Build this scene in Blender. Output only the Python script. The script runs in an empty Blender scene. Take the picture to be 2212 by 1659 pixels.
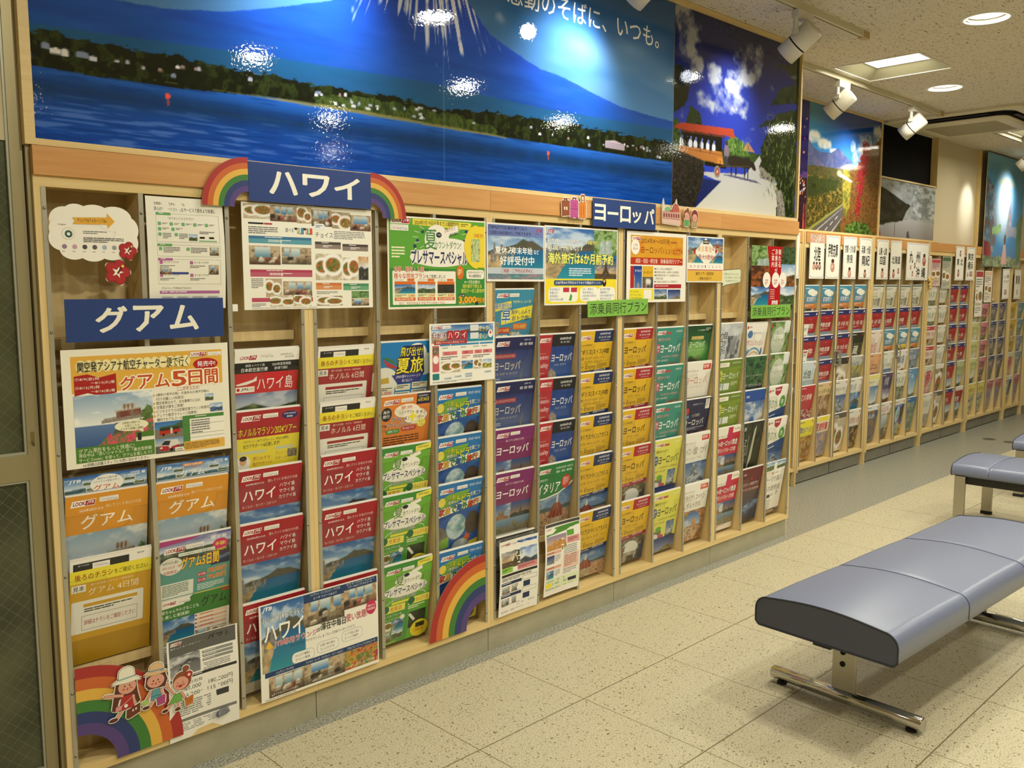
import bpy, bmesh, math, random
import numpy as np
from mathutils import Matrix, Vector
S = bpy.context.scene
COL = S.collection

# ------------------------------------------------------------------ camera
YAW, PITCH, ROLL = 0.7756, 0.1103, -0.0009
cam_data = bpy.data.cameras.new('camera')
cam_data.sensor_width = 36.0
cam_data.lens = 1920.9 / 2212 * 36.0
cam_data.clip_start = 0.05
cam = bpy.data.objects.new('camera', cam_data)
COL.objects.link(cam)
_f = Vector((math.sin(YAW) * math.cos(PITCH), math.cos(YAW) * math.cos(PITCH), -math.sin(PITCH)))
_r = Vector((math.cos(YAW), -math.sin(YAW), 0))
_u = _r.cross(_f)
_r2 = _r * math.cos(ROLL) + _u * math.sin(ROLL)
_u2 = -_r * math.sin(ROLL) + _u * math.cos(ROLL)
M = Matrix((_r2, _u2, -_f)).transposed().to_4x4()
M.translation = Vector((-0.7033, -2.3627, 1.3771))
cam.matrix_world = M
S.camera = cam

# ------------------------------------------------------------------ world, exposure
W = bpy.data.worlds.new('world'); S.world = W
W.use_nodes = True
W.node_tree.nodes['Background'].inputs[0].default_value = (0.9, 0.85, 0.7, 1)
W.node_tree.nodes['Background'].inputs[1].default_value = 0.05
S.view_settings.view_transform = 'Standard'
S.view_settings.look = 'None'
S.view_settings.gamma = 1.0
S.view_settings.use_curve_mapping = False
S.view_settings.exposure = 0.30
try:
    S.cycles.max_bounces = 6
    S.cycles.diffuse_bounces = 3
    S.cycles.glossy_bounces = 3
    S.cycles.transparent_max_bounces = 16
    S.cycles.sample_clamp_indirect = 4.0
    S.cycles.caustics_reflective = False
    S.cycles.caustics_refractive = False
except Exception:
    pass

LAMP = (1.0, 0.955, 0.80)       # warm white of the ceiling lamps
SPOTC = (0.90, 0.95, 1.0)      # neutral white of the track spots
DOWN_W, SQUARE_W, SPOT_W = 14.0, 5.0, 24.0   # lamp powers
# ------------------------------------------------------------------ helpers
def lin(h):
    if not isinstance(h, str):
        return tuple(h)[:3]
    h = h.lstrip('#')
    if len(h) == 3: h = ''.join(q * 2 for q in h)
    v = [int(h[i:i + 2], 16) / 255 for i in (0, 2, 4)]
    return tuple(q / 12.92 if q <= 0.04045 else ((q + 0.055) / 1.055) ** 2.4 for q in v)
def srgb(h):
    h = h.lstrip('#')
    if len(h) == 3: h = ''.join(q * 2 for q in h)
    return np.array([int(h[i:i + 2], 16) / 255 for i in (0, 2, 4)])

def mat(name, col='#888', rough=0.5, metal=0.0, spec=0.5, coat=0.0, emit=None, es=0.0):
    m = bpy.data.materials.new(name); m.use_nodes = True
    b = m.node_tree.nodes['Principled BSDF']
    b.inputs['Base Color'].default_value = (*lin(col), 1)
    b.inputs['Roughness'].default_value = rough
    b.inputs['Metallic'].default_value = metal
    b.inputs['Specular IOR Level'].default_value = spec
    b.inputs['Coat Weight'].default_value = coat
    if emit:
        b.inputs['Emission Color'].default_value = (*lin(emit), 1)
        b.inputs['Emission Strength'].default_value = es
    return m
def N(m, kind, **kw):
    n = m.node_tree.nodes.new(kind)
    for k, v in kw.items():
        if k in n.inputs: n.inputs[k].default_value = v
        else: setattr(n, k, v)
    return n
def LK(m, a, ao, b, bi):
    m.node_tree.links.new(a.outputs[ao], b.inputs[bi])
def PB(m): return m.node_tree.nodes['Principled BSDF']
def ramp(m, stops, interp='LINEAR'):
    r = N(m, 'ShaderNodeValToRGB'); e = r.color_ramp; e.interpolation = interp
    while len(e.elements) < len(stops): e.elements.new(0.5)
    for el, (p, c) in zip(e.elements, stops):
        el.position = p; el.color = (*lin(c), 1)
    return r
def bump(m, tex, out, strength, dist=0.002):
    b = N(m, 'ShaderNodeBump'); b.inputs['Strength'].default_value = strength; b.inputs['Distance'].default_value = dist
    LK(m, tex, out, b, 'Height'); LK(m, b, 'Normal', PB(m), 'Normal'); return b

def wood(name, c1, c2, axis=0, rough=0.42):
    m = mat(name, c1, rough)
    tc = N(m, 'ShaderNodeTexCoord'); mp = N(m, 'ShaderNodeMapping')
    sc = [40, 40, 40]; sc[axis] = 2.2
    mp.inputs['Scale'].default_value = sc
    LK(m, tc, 'Object', mp, 'Vector')
    n = N(m, 'ShaderNodeTexNoise', Scale=1.6, Detail=4.0, Roughness=0.6); LK(m, mp, 'Vector', n, 'Vector')
    r = ramp(m, [(0.3, c2), (0.65, c1)]); LK(m, n, 'Fac', r, 'Fac')
    LK(m, r, 'Color', PB(m), 'Base Color')
    return m

MAT = {}
MAT['maple'] = wood('light_maple', '#e2c98f', '#d9bc7e', 2)
MAT['maple_h'] = wood('light_maple_rail', '#e2c98f', '#d8ba7a', 0)
MAT['inner'] = wood('rack_inner_board', '#e4cb96', '#dabe84', 2, 0.5)
MAT['band'] = wood('orange_beech', '#d09a5c', '#c48a4c', 0, 0.38)
MAT['alu'] = mat('satin_aluminium', '#b9b7a9', 0.34, 0.75)
MAT['screw'] = mat('screw_steel', '#8f8d86', 0.25, 1.0)
MAT['chrome'] = mat('chrome', '#c9c7c0', 0.09, 1.0)
MAT['brushed'] = mat('worn_steel_plate', '#b4b0a2', 0.3, 0.9)
MAT['black'] = mat('black_steel', '#15130f', 0.5)
MAT['dark'] = mat('dark_gap', '#0b0907', 0.9)
MAT['rubber'] = mat('black_rubber', '#1a1917', 0.7)
MAT['kick'] = mat('kick_laminate', '#a9a48a', 0.45)
MAT['kick_grey'] = mat('grey_kick_laminate', '#7e7a6b', 0.5)
MAT['white_enamel'] = mat('white_enamel', '#d8d4c6', 0.38)
MAT['cream'] = mat('cream_plastic', '#cfc7a8', 0.45)
MAT['wallpaper'] = mat('cream_wallpaper', '#cfc1a0', 0.85)
MAT['beam'] = mat('door_bronze_aluminium', '#a09572', 0.42, 0.55)
MAT['bead'] = mat('door_glazing_bead', '#a9aa97', 0.4, 0.4)
for k in ('kick', 'kick_grey'):
    m = MAT[k]; tc = N(m, 'ShaderNodeTexCoord'); n = N(m, 'ShaderNodeTexNoise', Scale=9.0, Detail=6.0, Roughness=0.7)
    LK(m, tc, 'Object', n, 'Vector')
    c = PB(m).inputs['Base Color'].default_value
    r = ramp(m, [(0.3, tuple(q * 0.86 for q in c[:3])), (0.7, tuple(q * 1.08 for q in c[:3]))])
    LK(m, n, 'Fac', r, 'Fac'); LK(m, r, 'Color', PB(m), 'Base Color')

def print_mat(name, rough, coat=0.0, wrinkle=0.0):
    m = mat(name, '#fff', rough, coat=coat)
    a = N(m, 'ShaderNodeAttribute'); a.attribute_name = 'Col'
    LK(m, a, 'Color', PB(m), 'Base Color')
    if coat: PB(m).inputs['Coat Roughness'].default_value = 0.06
    if wrinkle:
        tc = N(m, 'ShaderNodeTexCoord'); n = N(m, 'ShaderNodeTexNoise', Scale=95.0, Detail=2.0, Roughness=0.5)
        LK(m, tc, 'Object', n, 'Vector'); bump(m, n, 'Fac', wrinkle, 0.0016)
    return m
MAT['paper'] = print_mat('printed_paper', 0.45)
MAT['laminate'] = print_mat('laminated_print', 0.3)
MAT['gloss'] = print_mat('gloss_photo_print', 0.025, 0.0, 0.12)
MAT['vinyl'] = print_mat('matt_vinyl_board', 0.4)
MAT['pages'] = mat('page_edges', '#efece2', 0.7)

def acrylic(name, fac, tint):
    m = bpy.data.materials.new(name); m.use_nodes = True
    nt = m.node_tree; nt.nodes.clear()
    out = nt.nodes.new('ShaderNodeOutputMaterial'); mx = nt.nodes.new('ShaderNodeMixShader')
    tr = nt.nodes.new('ShaderNodeBsdfTransparent'); gl = nt.nodes.new('ShaderNodeBsdfGlossy')
    tr.inputs[0].default_value = (*tint, 1); gl.inputs['Roughness'].default_value = 0.06
    gl.inputs['Color'].default_value = (1, 1, 1, 1)
    lw = nt.nodes.new('ShaderNodeLayerWeight'); lw.inputs['Blend'].default_value = 0.5
    pw = nt.nodes.new('ShaderNodeMath'); pw.operation = 'POWER'; pw.inputs[1].default_value = 4.0
    mu = nt.nodes.new('ShaderNodeMath'); mu.operation = 'MULTIPLY_ADD'; mu.inputs[1].default_value = 0.3 * fac; mu.inputs[2].default_value = 0.02 * fac
    nt.links.new(lw.outputs['Facing'], pw.inputs[0]); nt.links.new(pw.outputs[0], mu.inputs[0]); nt.links.new(mu.outputs[0], mx.inputs[0])
    nt.links.new(tr.outputs[0], mx.inputs[1]); nt.links.new(gl.outputs[0], mx.inputs[2])
    nt.links.new(mx.outputs[0], out.inputs[0])
    return m
MAT['acrylic'] = acrylic('clear_acrylic', 0.45, (0.985, 0.985, 0.98))
MAT['acrylic_edge'] = acrylic('acrylic_cut_edge', 1.0, (0.72, 0.72, 0.64))

class MB:
    """collects boxes, prisms and tubes and links them as one mesh object"""
    def __init__(s): s.v = []; s.f = []; s.m = []; s.sm = []
    def add(s, vs, fs, mi=0, smooth=False):
        o = len(s.v); s.v += [tuple(q) for q in vs]
        for f in fs: s.f.append([i + o for i in f]); s.m.append(mi); s.sm.append(smooth)
        return s
    def box(s, x0, x1, y0, y1, z0, z1, mi=0):
        vs = [(x0, y0, z0), (x1, y0, z0), (x1, y1, z0), (x0, y1, z0), (x0, y0, z1), (x1, y0, z1), (x1, y1, z1), (x0, y1, z1)]
        return s.add(vs, [(0, 3, 2, 1), (4, 5, 6, 7), (0, 1, 5, 4), (1, 2, 6, 5), (2, 3, 7, 6), (3, 0, 4, 7)], mi)
    def cyl(s, a, b, r, n=20, r2=None, mi=0, caps=True, smooth=True):
        a = Vector(a); b = Vector(b); d = (b - a).normalized()
        t = Vector((0, 0, 1)) if abs(d.z) < 0.9 else Vector((1, 0, 0))
        p = d.cross(t).normalized(); q = d.cross(p); r2 = r if r2 is None else r2
        vs = []
        for c, rr in ((a, r), (b, r2)):
            for i in range(n):
                an = 2 * math.pi * i / n; vs.append(c + p * (math.cos(an) * rr) + q * (math.sin(an) * rr))
        s.add(vs, [(i, (i + 1) % n, n + (i + 1) % n, n + i) for i in range(n)], mi, smooth)
        if caps: s.add(vs, [tuple(range(n - 1, -1, -1)), tuple(range(n, 2 * n))], mi)
        return s
    def tube(s, pts, r, n=8, mi=0):
        for a, b in zip(pts, pts[1:]): s.cyl(a, b, r, n, mi=mi)
        return s
    def lathe(s, prof, c=(0, 0, 0), n=28, mi=0, axis=None):
        """prof: list of (r, h); axis: optional unit vector"""
        d = Vector(axis or (0, 0, 1)).normalized(); t = Vector((1, 0, 0)) if abs(d.x) < 0.9 else Vector((0, 1, 0))
        p = d.cross(t).normalized(); q = d.cross(p); c = Vector(c); vs = []
        for r, h in prof:
            for i in range(n):
                an = 2 * math.pi * i / n; vs.append(c + d * h + p * (math.cos(an) * r) + q * (math.sin(an) * r))
        fs = []
        for k in range(len(prof) - 1):
            fs += [(k * n + i, k * n + (i + 1) % n, (k + 1) * n + (i + 1) % n, (k + 1) * n + i) for i in range(n)]
        return s.add(vs, fs, mi, True)
    def build(s, name, mats, parent=None, loc=(0, 0, 0), bevel=0):
        me = bpy.data.meshes.new(name); me.from_pydata(s.v, [], s.f)
        for mm in (mats if isinstance(mats, (list, tuple)) else [mats]): me.materials.append(mm)
        me.polygons.foreach_set('material_index', s.m); me.polygons.foreach_set('use_smooth', s.sm)
        me.update()
        bm = bmesh.new(); bm.from_mesh(me); bmesh.ops.recalc_face_normals(bm, faces=bm.faces)
        if bevel:
            bmesh.ops.remove_doubles(bm, verts=bm.verts, dist=1e-5)
            es = [e for e in bm.edges if len(e.link_faces) == 2 and e.calc_face_angle(0) > 0.6]
            bmesh.ops.bevel(bm, geom=es, offset=bevel, segments=2, affect='EDGES', profile=0.5)
        bm.to_mesh(me); bm.free()
        o = bpy.data.objects.new(name, me); COL.objects.link(o); o.location = loc
        if parent: o.parent = parent
        return o
def tag(o, label, cat, group=None):
    o['label'] = label; o['category'] = cat
    if group: o['group'] = group
    return o
def thing(name, label, cat, loc=(0, 0, 0), rz=0, group=None):
    o = bpy.data.objects.new(name, None); COL.objects.link(o); o.location = loc; o.rotation_euler = (0, 0, rz)
    o.empty_display_size = 0.05
    return tag(o, label, cat, group)
def struct(o): o['kind'] = 'structure'; return o
def dup(root, loc, label=None, group=None, rz=None):
    r = root.copy(); COL.objects.link(r); r.location = loc
    if rz is not None: r.rotation_euler = (0, 0, rz)
    if label: r['label'] = label
    if group: r['group'] = group
    for ch in list(root.children):
        c = ch.copy(); COL.objects.link(c); c.parent = r
        for g in list(ch.children):
            d = g.copy(); COL.objects.link(d); d.parent = c
    return r
# ------------------------------------------------------------------ printed matter: flat coloured shapes, lettering and picture grids
_txt = {}
def text_mesh(s, b=0.0):
    k = (s, round(b, 3))
    if k in _txt: return _txt[k]
    c = bpy.data.curves.new('t', 'FONT'); c.body = s; c.resolution_u = 2; c.offset = b; c.space_line = 1.0
    o = bpy.data.objects.new('t', c); TC.objects.link(o)
    TVL.update()
    me = bpy.data.meshes.new_from_object(o.evaluated_get(TVL.depsgraph))
    n = len(me.vertices); co = np.zeros(n * 3); me.vertices.foreach_get('co', co)
    r = (co.reshape(-1, 3)[:, :2].copy(), [tuple(p.vertices) for p in me.polygons])
    bpy.data.objects.remove(o); bpy.data.meshes.remove(me); bpy.data.curves.remove(c)
    _txt[k] = r
    return r
_ts = bpy.data.scenes.new('lettering'); TC = _ts.collection; TVL = _ts.view_layers[0]

class Art:
    EPS = 0.00013
    def __init__(s, w, h, bg='fff', th=0.0006, edge=None, holes=False):
        s.w, s.h, s.th = w, h, th; s.pr = []; s.bb = []
        s.edge = edge or bg; s.rn = random.Random(int(w * 7 + h))
        if bg: s.r(0, 0, w, h, bg)
    def put(s, v, f, c, per=False, bump=0):
        v = np.asarray(v, float)
        if not len(v): return s
        b = (v[:, 0].min() + .01, v[:, 1].min() + .01, v[:, 0].max() - .01, v[:, 1].max() - .01)
        L = 0
        for q, l in s.bb:
            if l >= L and q[0] < b[2] and b[0] < q[2] and q[1] < b[3] and b[1] < q[3]: L = l + 1
        L += bump
        s.bb.append((b, L)); s.pr.append((v, f, c, per, L)); return s
    def r(s, x, y, w, h, c): return s.put([(x, y), (x, y + h), (x + w, y + h), (x + w, y)], [(0, 1, 2, 3)], c)
    def p(s, pts, c): return s.put(pts, [tuple(range(len(pts)))], c)
    def e(s, x, y, rx, ry, c, n=28, a0=0, a1=360):
        full = a1 - a0 >= 360
        pts = [(x + rx * math.cos(math.radians(a0 + (a1 - a0) * i / (n if full else n - 1))), y + ry * math.sin(math.radians(a0 + (a1 - a0) * i / (n if full else n - 1)))) for i in range(n)]
        if not full: pts.append((x, y))
        return s.p(pts, c)
    def ring(s, x, y, r0, r1, c, a0=0, a1=360, n=40):
        v = []; f = []
        for i in range(n + 1):
            a = math.radians(a0 + (a1 - a0) * i / n)
            v += [(x + r0 * math.cos(a), y + r0 * math.sin(a)), (x + r1 * math.cos(a), y + r1 * math.sin(a))]
            if i: f.append((2 * i - 2, 2 * i - 1, 2 * i + 1, 2 * i))
        return s.put(v, f, c)
    def rr(s, x, y, w, h, q, c):
        pts = []
        for cx, cy, a in ((x + w - q, y + h - q, 0), (x + q, y + h - q, 90), (x + q, y + q, 180), (x + w - q, y + q, 270)):
            pts += [(cx + q * math.cos(math.radians(a + t)), cy + q * math.sin(math.radians(a + t))) for t in (0, 30, 60, 90)]
        return s.p(pts, c)
    def ln(s, pts, w, c):
        v = []; f = []
        for (ax, ay), (bx, by) in zip(pts, pts[1:]):
            d = math.hypot(bx - ax, by - ay) or 1; nx, ny = -(by - ay) / d * w / 2, (bx - ax) / d * w / 2
            o = len(v); v += [(ax + nx, ay + ny), (ax - nx, ay - ny), (bx - nx, by - ny), (bx + nx, by + ny)]; f.append((o, o + 1, o + 2, o + 3))
        return s.put(v, f, c)
    def halo(s, pts, w, c):
        """the same outline grown by w, for cut-out borders"""
        s.ln(list(pts) + [pts[0]], 2 * w, c); return s.p(pts, c)
    def t(s, x, y, w, h, st, c, b=0.0, ol=None, ow=0.05, sk=0.0, rot=0.0):
        """lettering st fitted into the box x, y, w, h (h = 0: natural height; w = 0: natural width)"""
        co, f = text_mesh(st, 0.0)
        if not len(co): return s
        mn = co.min(0); mx = co.max(0); d = np.maximum(mx - mn, 1e-4)
        if h == 0: h = w * d[1] / d[0]
        if w == 0: w = h * d[0] / d[1]
        q = (co - mn) / d; X0_ = q[:, 0] * w + sk * q[:, 1] * h; Y0_ = h - q[:, 1] * h; ex, ey = w / d[0], h / d[1]
        for bb, cc in ([(b * .55 + ow * .8, ol)] if ol else []) + [(b * .55, c)]:
            nc = 1 if bb < .006 else 2 if bb < .012 else 4 if bb < .025 else 8
            ds = {1: [(0, 0)], 2: [(-.8, -.5), (.8, .5)]}.get(nc) or [(math.cos(t * 2 * math.pi / nc + .4), math.sin(t * 2 * math.pi / nc + .4)) for t in range(nc)]
            XX = []; FF = []
            for k, (ax, ay) in enumerate(ds):
                X = X0_ + ax * bb * ex; Y = Y0_ + ay * bb * ey
                if rot:
                    ca, sa = math.cos(math.radians(rot)), math.sin(math.radians(rot)); X, Y = X * ca - Y * sa, X * sa + Y * ca
                XX.append(np.stack([x + X, y + Y, np.full(len(X), k * .12)], 1)); FF += [tuple(i + k * len(X) for i in g) for g in f]
            s.put(np.concatenate(XX), FF, cc)
        return s
    def tv(s, x, y, w, h, st, c, b=0.0):
        n = len(st)
        for i, ch in enumerate(st): s.t(x, y + h * i / n, w, h / n * .88, ch, c, b)
        return s
    def lines(s, x, y, w, h, n, c, fill=0.9):
        ph = h / n; v = []; f = []
        for i in range(n):
            cx = x; end = x + w * (fill if i < n - 1 else fill * .6)
            while cx < end - 1:
                L = min(s.rn.uniform(3, 12) * w / 60, end - cx); o = len(v)
                yy = y + i * ph; v += [(cx, yy), (cx, yy + ph * .5), (cx + L, yy + ph * .5), (cx + L, yy)]; f.append((o, o + 1, o + 2, o + 3)); cx += L + w / 70
        return s.put(v, f, c)
    def pic(s, x, y, w, h, fn, nx=46, ny=40, **kw):
        c = Cv(0, 1, 0, 1, nx, ny); fn(c, **kw); return s.canvas(x, y, w, h, c)
    def canvas(s, x, y, w, h, c):
        ny, nx = c.X.shape
        u = (c.X - c.X[0, 0]) / (c.X[0, -1] - c.X[0, 0]); v = (c.Y - c.Y[0, 0]) / (c.Y[-1, 0] - c.Y[0, 0])
        vs = np.stack([x + u.ravel() * w, y + (1 - v.ravel()) * h], 1)
        i = np.arange(nx * ny).reshape(ny, nx)
        f = np.stack([i[:-1, :-1], i[:-1, 1:], i[1:, 1:], i[1:, :-1]], -1).reshape(-1, 4)
        a = np.clip(c.c.reshape(-1, 3), 0, 1); a = np.where(a <= 0.04045, a / 12.92, ((a + 0.055) / 1.055) ** 2.4)
        return s.put(vs, f, a, True)
    def mesh(s, name, mt, solid=None):
        V = []; Fv = []; Fn = []; C = []; o = 0
        def push(v3, fs, col):
            nonlocal o
            V.append(v3); C.append(col)
            if isinstance(fs, np.ndarray): Fv.append((fs + o).ravel()); Fn.append(np.full(len(fs), fs.shape[1]))
            else:
                for q in fs: Fv.append(np.array(q) + o); Fn.append(np.array([len(q)]))
            o += len(v3)
        for v, f, c, per, L in s.pr:
            v3 = np.stack([v[:, 0] / 1000, np.zeros(len(v)) - (L + (v[:, 2] if v.shape[1] > 2 else 0)) * s.EPS, -v[:, 1] / 1000], 1)
            push(v3, f, c if per else np.tile(lin(c), (len(v), 1)))
        # body of the sheet or board: back and edges of its outline
        for pts in (solid or [[(0, 0), (0, s.h), (s.w, s.h), (s.w, 0)]]):
            n = len(pts); P = np.array(pts, float) / 1000
            v3 = np.concatenate([np.stack([P[:, 0], np.zeros(n), -P[:, 1]], 1), np.stack([P[:, 0], np.full(n, s.th), -P[:, 1]], 1)])
            push(v3, [(i, (i + 1) % n, n + (i + 1) % n, n + i) for i in range(n)] + [tuple(range(n, 2 * n))], np.tile(lin(s.edge), (2 * n, 1)))
        V = np.concatenate(V); C = np.concatenate(C); fv = np.concatenate(Fv).astype(np.int32); fn = np.concatenate(Fn).astype(np.int32)
        me = bpy.data.meshes.new(name); me.vertices.add(len(V)); me.vertices.foreach_set('co', V.ravel().astype(np.float32))
        me.loops.add(len(fv)); me.loops.foreach_set('vertex_index', fv)
        me.polygons.add(len(fn)); st = np.concatenate([[0], np.cumsum(fn)[:-1]]).astype(np.int32)
        me.polygons.foreach_set('loop_start', st); me.polygons.foreach_set('loop_total', fn)
        me.update(calc_edges=True); me.validate()
        at = me.color_attributes.new('Col', 'FLOAT_COLOR', 'POINT')
        at.data.foreach_set('color', np.concatenate([C, np.ones((len(C), 1))], 1).ravel().astype(np.float32))
        me.materials.append(MAT[mt]); return me
    def obj(s, name, mt='laminate', loc=(0, 0, 0), parent=None, solid=None, tilt=0.0):
        o = bpy.data.objects.new(name, s.mesh(name, mt, solid)); COL.objects.link(o); o.location = loc
        o.rotation_euler = (0, tilt, 0)
        if parent: o.parent = parent
        return o
def bend(me, fy, nz=10, nx=1, w=0.21, h=0.297):
    bm = bmesh.new(); bm.from_mesh(me)
    for i in range(1, nz): bmesh.ops.bisect_plane(bm, geom=bm.verts[:] + bm.edges[:] + bm.faces[:], plane_co=(0, 0, -h * i / nz), plane_no=(0, 0, 1))
    for i in range(1, nx): bmesh.ops.bisect_plane(bm, geom=bm.verts[:] + bm.edges[:] + bm.faces[:], plane_co=(w * i / nx, 0, 0), plane_no=(1, 0, 0))
    for v in bm.verts: v.co.y += fy(v.co.x / w, -v.co.z / h)
    bm.to_mesh(me); bm.free()

# ---- picture canvas: colours on a grid, drawn with silhouettes and noise
class Cv:
    def __init__(s, x0, x1, y0, y1, nx, ny):
        s.X, s.Y = np.meshgrid(np.linspace(x0, x1, nx), np.linspace(y0, y1, ny)); s.c = np.zeros((ny, nx, 3))
        s.dx = (x1 - x0) / (nx - 1); s.dy = (y1 - y0) / (ny - 1)
    def n(s, seed, fx, fy=None, o=3):
        fy = fy or fx; rg = np.random.RandomState(seed); out = np.zeros_like(s.X); amp = 1; tot = 0
        u = (s.X - s.X.min()) / (np.ptp(s.X) or 1); v = (s.Y - s.Y.min()) / (np.ptp(s.Y) or 1)
        for k in range(o):
            gx, gy = int(fx * 2 ** k) + 2, int(fy * 2 ** k) + 2; g = rg.rand(gy + 1, gx + 1)
            a = u * (gx - 1); b = v * (gy - 1); i = a.astype(int); j = b.astype(int); a = a - i; b = b - j
            a = a * a * (3 - 2 * a); b = b * b * (3 - 2 * b)
            out += amp * ((g[j, i] * (1 - a) + g[j, i + 1] * a) * (1 - b) + (g[j + 1, i] * (1 - a) + g[j + 1, i + 1] * a) * b); tot += amp; amp *= .55
        return out / tot
    def mix(s, m, col):
        col = srgb(col) if isinstance(col, str) else col
        m = np.clip(m, 0, 1)[..., None]; s.c = s.c * (1 - m) + col * m; return s
    def grad(s, y0, c0, y1, c1, m=None):
        t = np.clip((s.Y - y0) / (y1 - y0), 0, 1)[..., None]; g = srgb(c0) * (1 - t) + srgb(c1) * t
        s.c = g if m is None else s.c * (1 - m[..., None]) + g * m[..., None]; return s
    def poly(s, pts, wob=0.0, seed=0, f=20):
        out = np.zeros_like(s.X); P = list(pts)
        wy = (s.n(seed, f, f) - .5) * wob if wob else 0; wx = (s.n(seed + 9, f, f) - .5) * wob if wob else 0
        for ox in (-.25, .25):
            for oy in (-.25, .25):
                X = s.X + ox * s.dx + wx; Y = s.Y + oy * s.dy + wy; ins = np.zeros(X.shape, bool)
                for (ax, ay), (bx, by) in zip(P, P[1:] + P[:1]):
                    if ay == by: continue
                    ins ^= ((ay > Y) != (by > Y)) & (X < (bx - ax) * (Y - ay) / (by - ay) + ax)
                out += ins * .25
        return out
    def under(s, ridge, lo, **k):
        return s.poly(list(ridge) + [(ridge[-1][0], lo), (ridge[0][0], lo)], **k)
    def ell(s, x, y, rx, ry, soft=.15):
        d = np.sqrt(((s.X - x) / rx) ** 2 + ((s.Y - y) / ry) ** 2); return np.clip((1 - d) / soft + .5, 0, 1)
    def tex(s, m, cols, seed, fx, fy=None, o=4):
        """fill mask m with noise running through cols"""
        n = s.n(seed, fx, fy, o); n = (n - n.min()) / (np.ptp(n) + 1e-6); k = n * (len(cols) - 1); i = np.clip(k.astype(int), 0, len(cols) - 2)
        cc = np.array([srgb(q) for q in cols]); t = (k - i)[..., None]
        s.mix(m, cc[i] * (1 - t) + cc[i + 1] * t); return s
ONE = lambda c: np.ones_like(c.X)
def sky(c, lo='#cfe0ea', hi='#2f68b4', h=.5, cl=.5, seed=1):
    c.grad(h, lo, 1, hi); c.mix(np.clip((c.n(seed, 3, 5, 4) - .5) * 5, 0, 1) * cl, '#f4f4f0'); return c
def p_coast(c, seed=1, dark=0):
    sky(c, '#a9c4dc', '#2a5c9e', .55, .6, seed)
    c.tex(c.under([(0, .5), (.2, .6), (.34, .6), (.5, .66), (.62, .76), (.7, .72), (.8, .73), (1, .6)], .4), ['#3c4240', '#5b5648', '#454f3c'], seed, 8)
    c.grad(.0, '#2f8f9c', .55, '#1d5f93', c.poly([(.1, 0), (1, 0), (1, .56), (.5, .56), (.3, .45), (.22, .25)]))
    c.tex(c.poly([(0, 0), (.14, 0), (.24, .25), (.32, .44), (.4, .5), (0, .45)], .03, seed), ['#d8c49a', '#b79d73', '#7e7458'], seed, 12)
    rg = np.random.RandomState(seed)
    for i in range(14):
        x = rg.uniform(0, .42); w = rg.uniform(.03, .05); h = rg.uniform(.5, .7) - x * .2
        m = c.poly([(x, .3 + x * .3), (x + w, .3 + x * .3), (x + w, h), (x, h)]); c.tex(m, ['#4d4f52', '#8c8a84', '#5f6266'], i + seed, 3, 16)
    if dark: c.c *= 1 - dark
def p_view(c, seed=2, sea=1):
    sky(c, '#e6e8e4', '#8ba7c0', .45, .9, seed)
    if sea: c.grad(0, '#34568a', .42, '#5d7ba8', (c.Y < .42) * 1.0)
    c.mix(c.poly([(.33, .44), (.98, .5), (.98, .58), (.33, .5)]), '#8d8273'); c.tex(c.poly([(.36, .49), (.96, .56), (.96, .6), (.36, .53)]), ['#c9bfae', '#4c4a48'], 3, 30, 2)
    c.tex(c.poly([(.52, .52), (.84, .56), (.84, .68), (.52, .64)]), ['#4c7040', '#7a3b34', '#8c8270'], 5, 14, 6)
    c.mix(c.poly([(.5, .64), (.82, .67), (.82, .7), (.5, .67)]), '#b9ac96'); c.tex(c.poly([(.6, .7), (.76, .71), (.76, .78), (.6, .77)]), ['#cdb9a0', '#8d7a68'], 4, 10, 3)
    for x in (.62, .67, .72): c.mix(c.poly([(x, .68), (x + .015, .68), (x + .015, .78), (x, .78)]), '#6b4a38')
    c.tex(c.poly([(.45, 0), (.85, 0), (.9, .46), (.5, .43)], .04, 8), ['#3a4230', '#6b5c48', '#55603a'], seed, 12)
    c.tex(c.poly([(.84, .3), (1, .2), (1, .72), (.92, .74), (.84, .58)], .1, 4), ['#3f5a30', '#6f8a44'], 6, 14)
    if sea: c.tex(c.poly([(.25, 0), (1, 0), (1, .5), (.85, .4), (.6, .22), (.4, .2)], .1, 2), ['#a8233a', '#e0566a', '#4c7a3a', '#d24458'], 7, 18)
def p_dome(c, seed=3, up=0, night=0):
    sky(c, '#8fa4b8', '#27508c', .45, .35, seed)
    c.mix(c.under([(0, .56), (.3, .6), (.6, .57), (1, .62)], 0), '#4a5a5e')
    c.tex((c.Y < .5) * 1.0, ['#7c5a44', '#b08060', '#caa780', '#5b4a40', '#93664a'], seed, 26, 30)
    x = .38 if not up else .62
    c.tex(c.poly([(x - .16, 0), (x + .18, 0), (x + .16, .34), (x - .14, .34)]), ['#cbb998', '#8d7a60'], 3, 12, 5)
    m = c.ell(x, .34, .19, .34, .03) * (c.Y > .33); c.tex(m, ['#9c4a34', '#7c3526', '#a8553c'], 5, 10, 6)
    for k in (-.09, 0, .09): c.mix(c.poly([(x + k * 1.25 - .006, .34), (x + k * 1.25 + .006, .34), (x + k * .3 + .004, .66), (x + k * .3 - .004, .66)]) * .8, '#d0bca0')
    c.mix(c.poly([(x - .03, .66), (x + .03, .66), (x + .02, .8), (x, .9), (x - .02, .8)]), '#d9d2c0')
    if night: c.c *= .75
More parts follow.
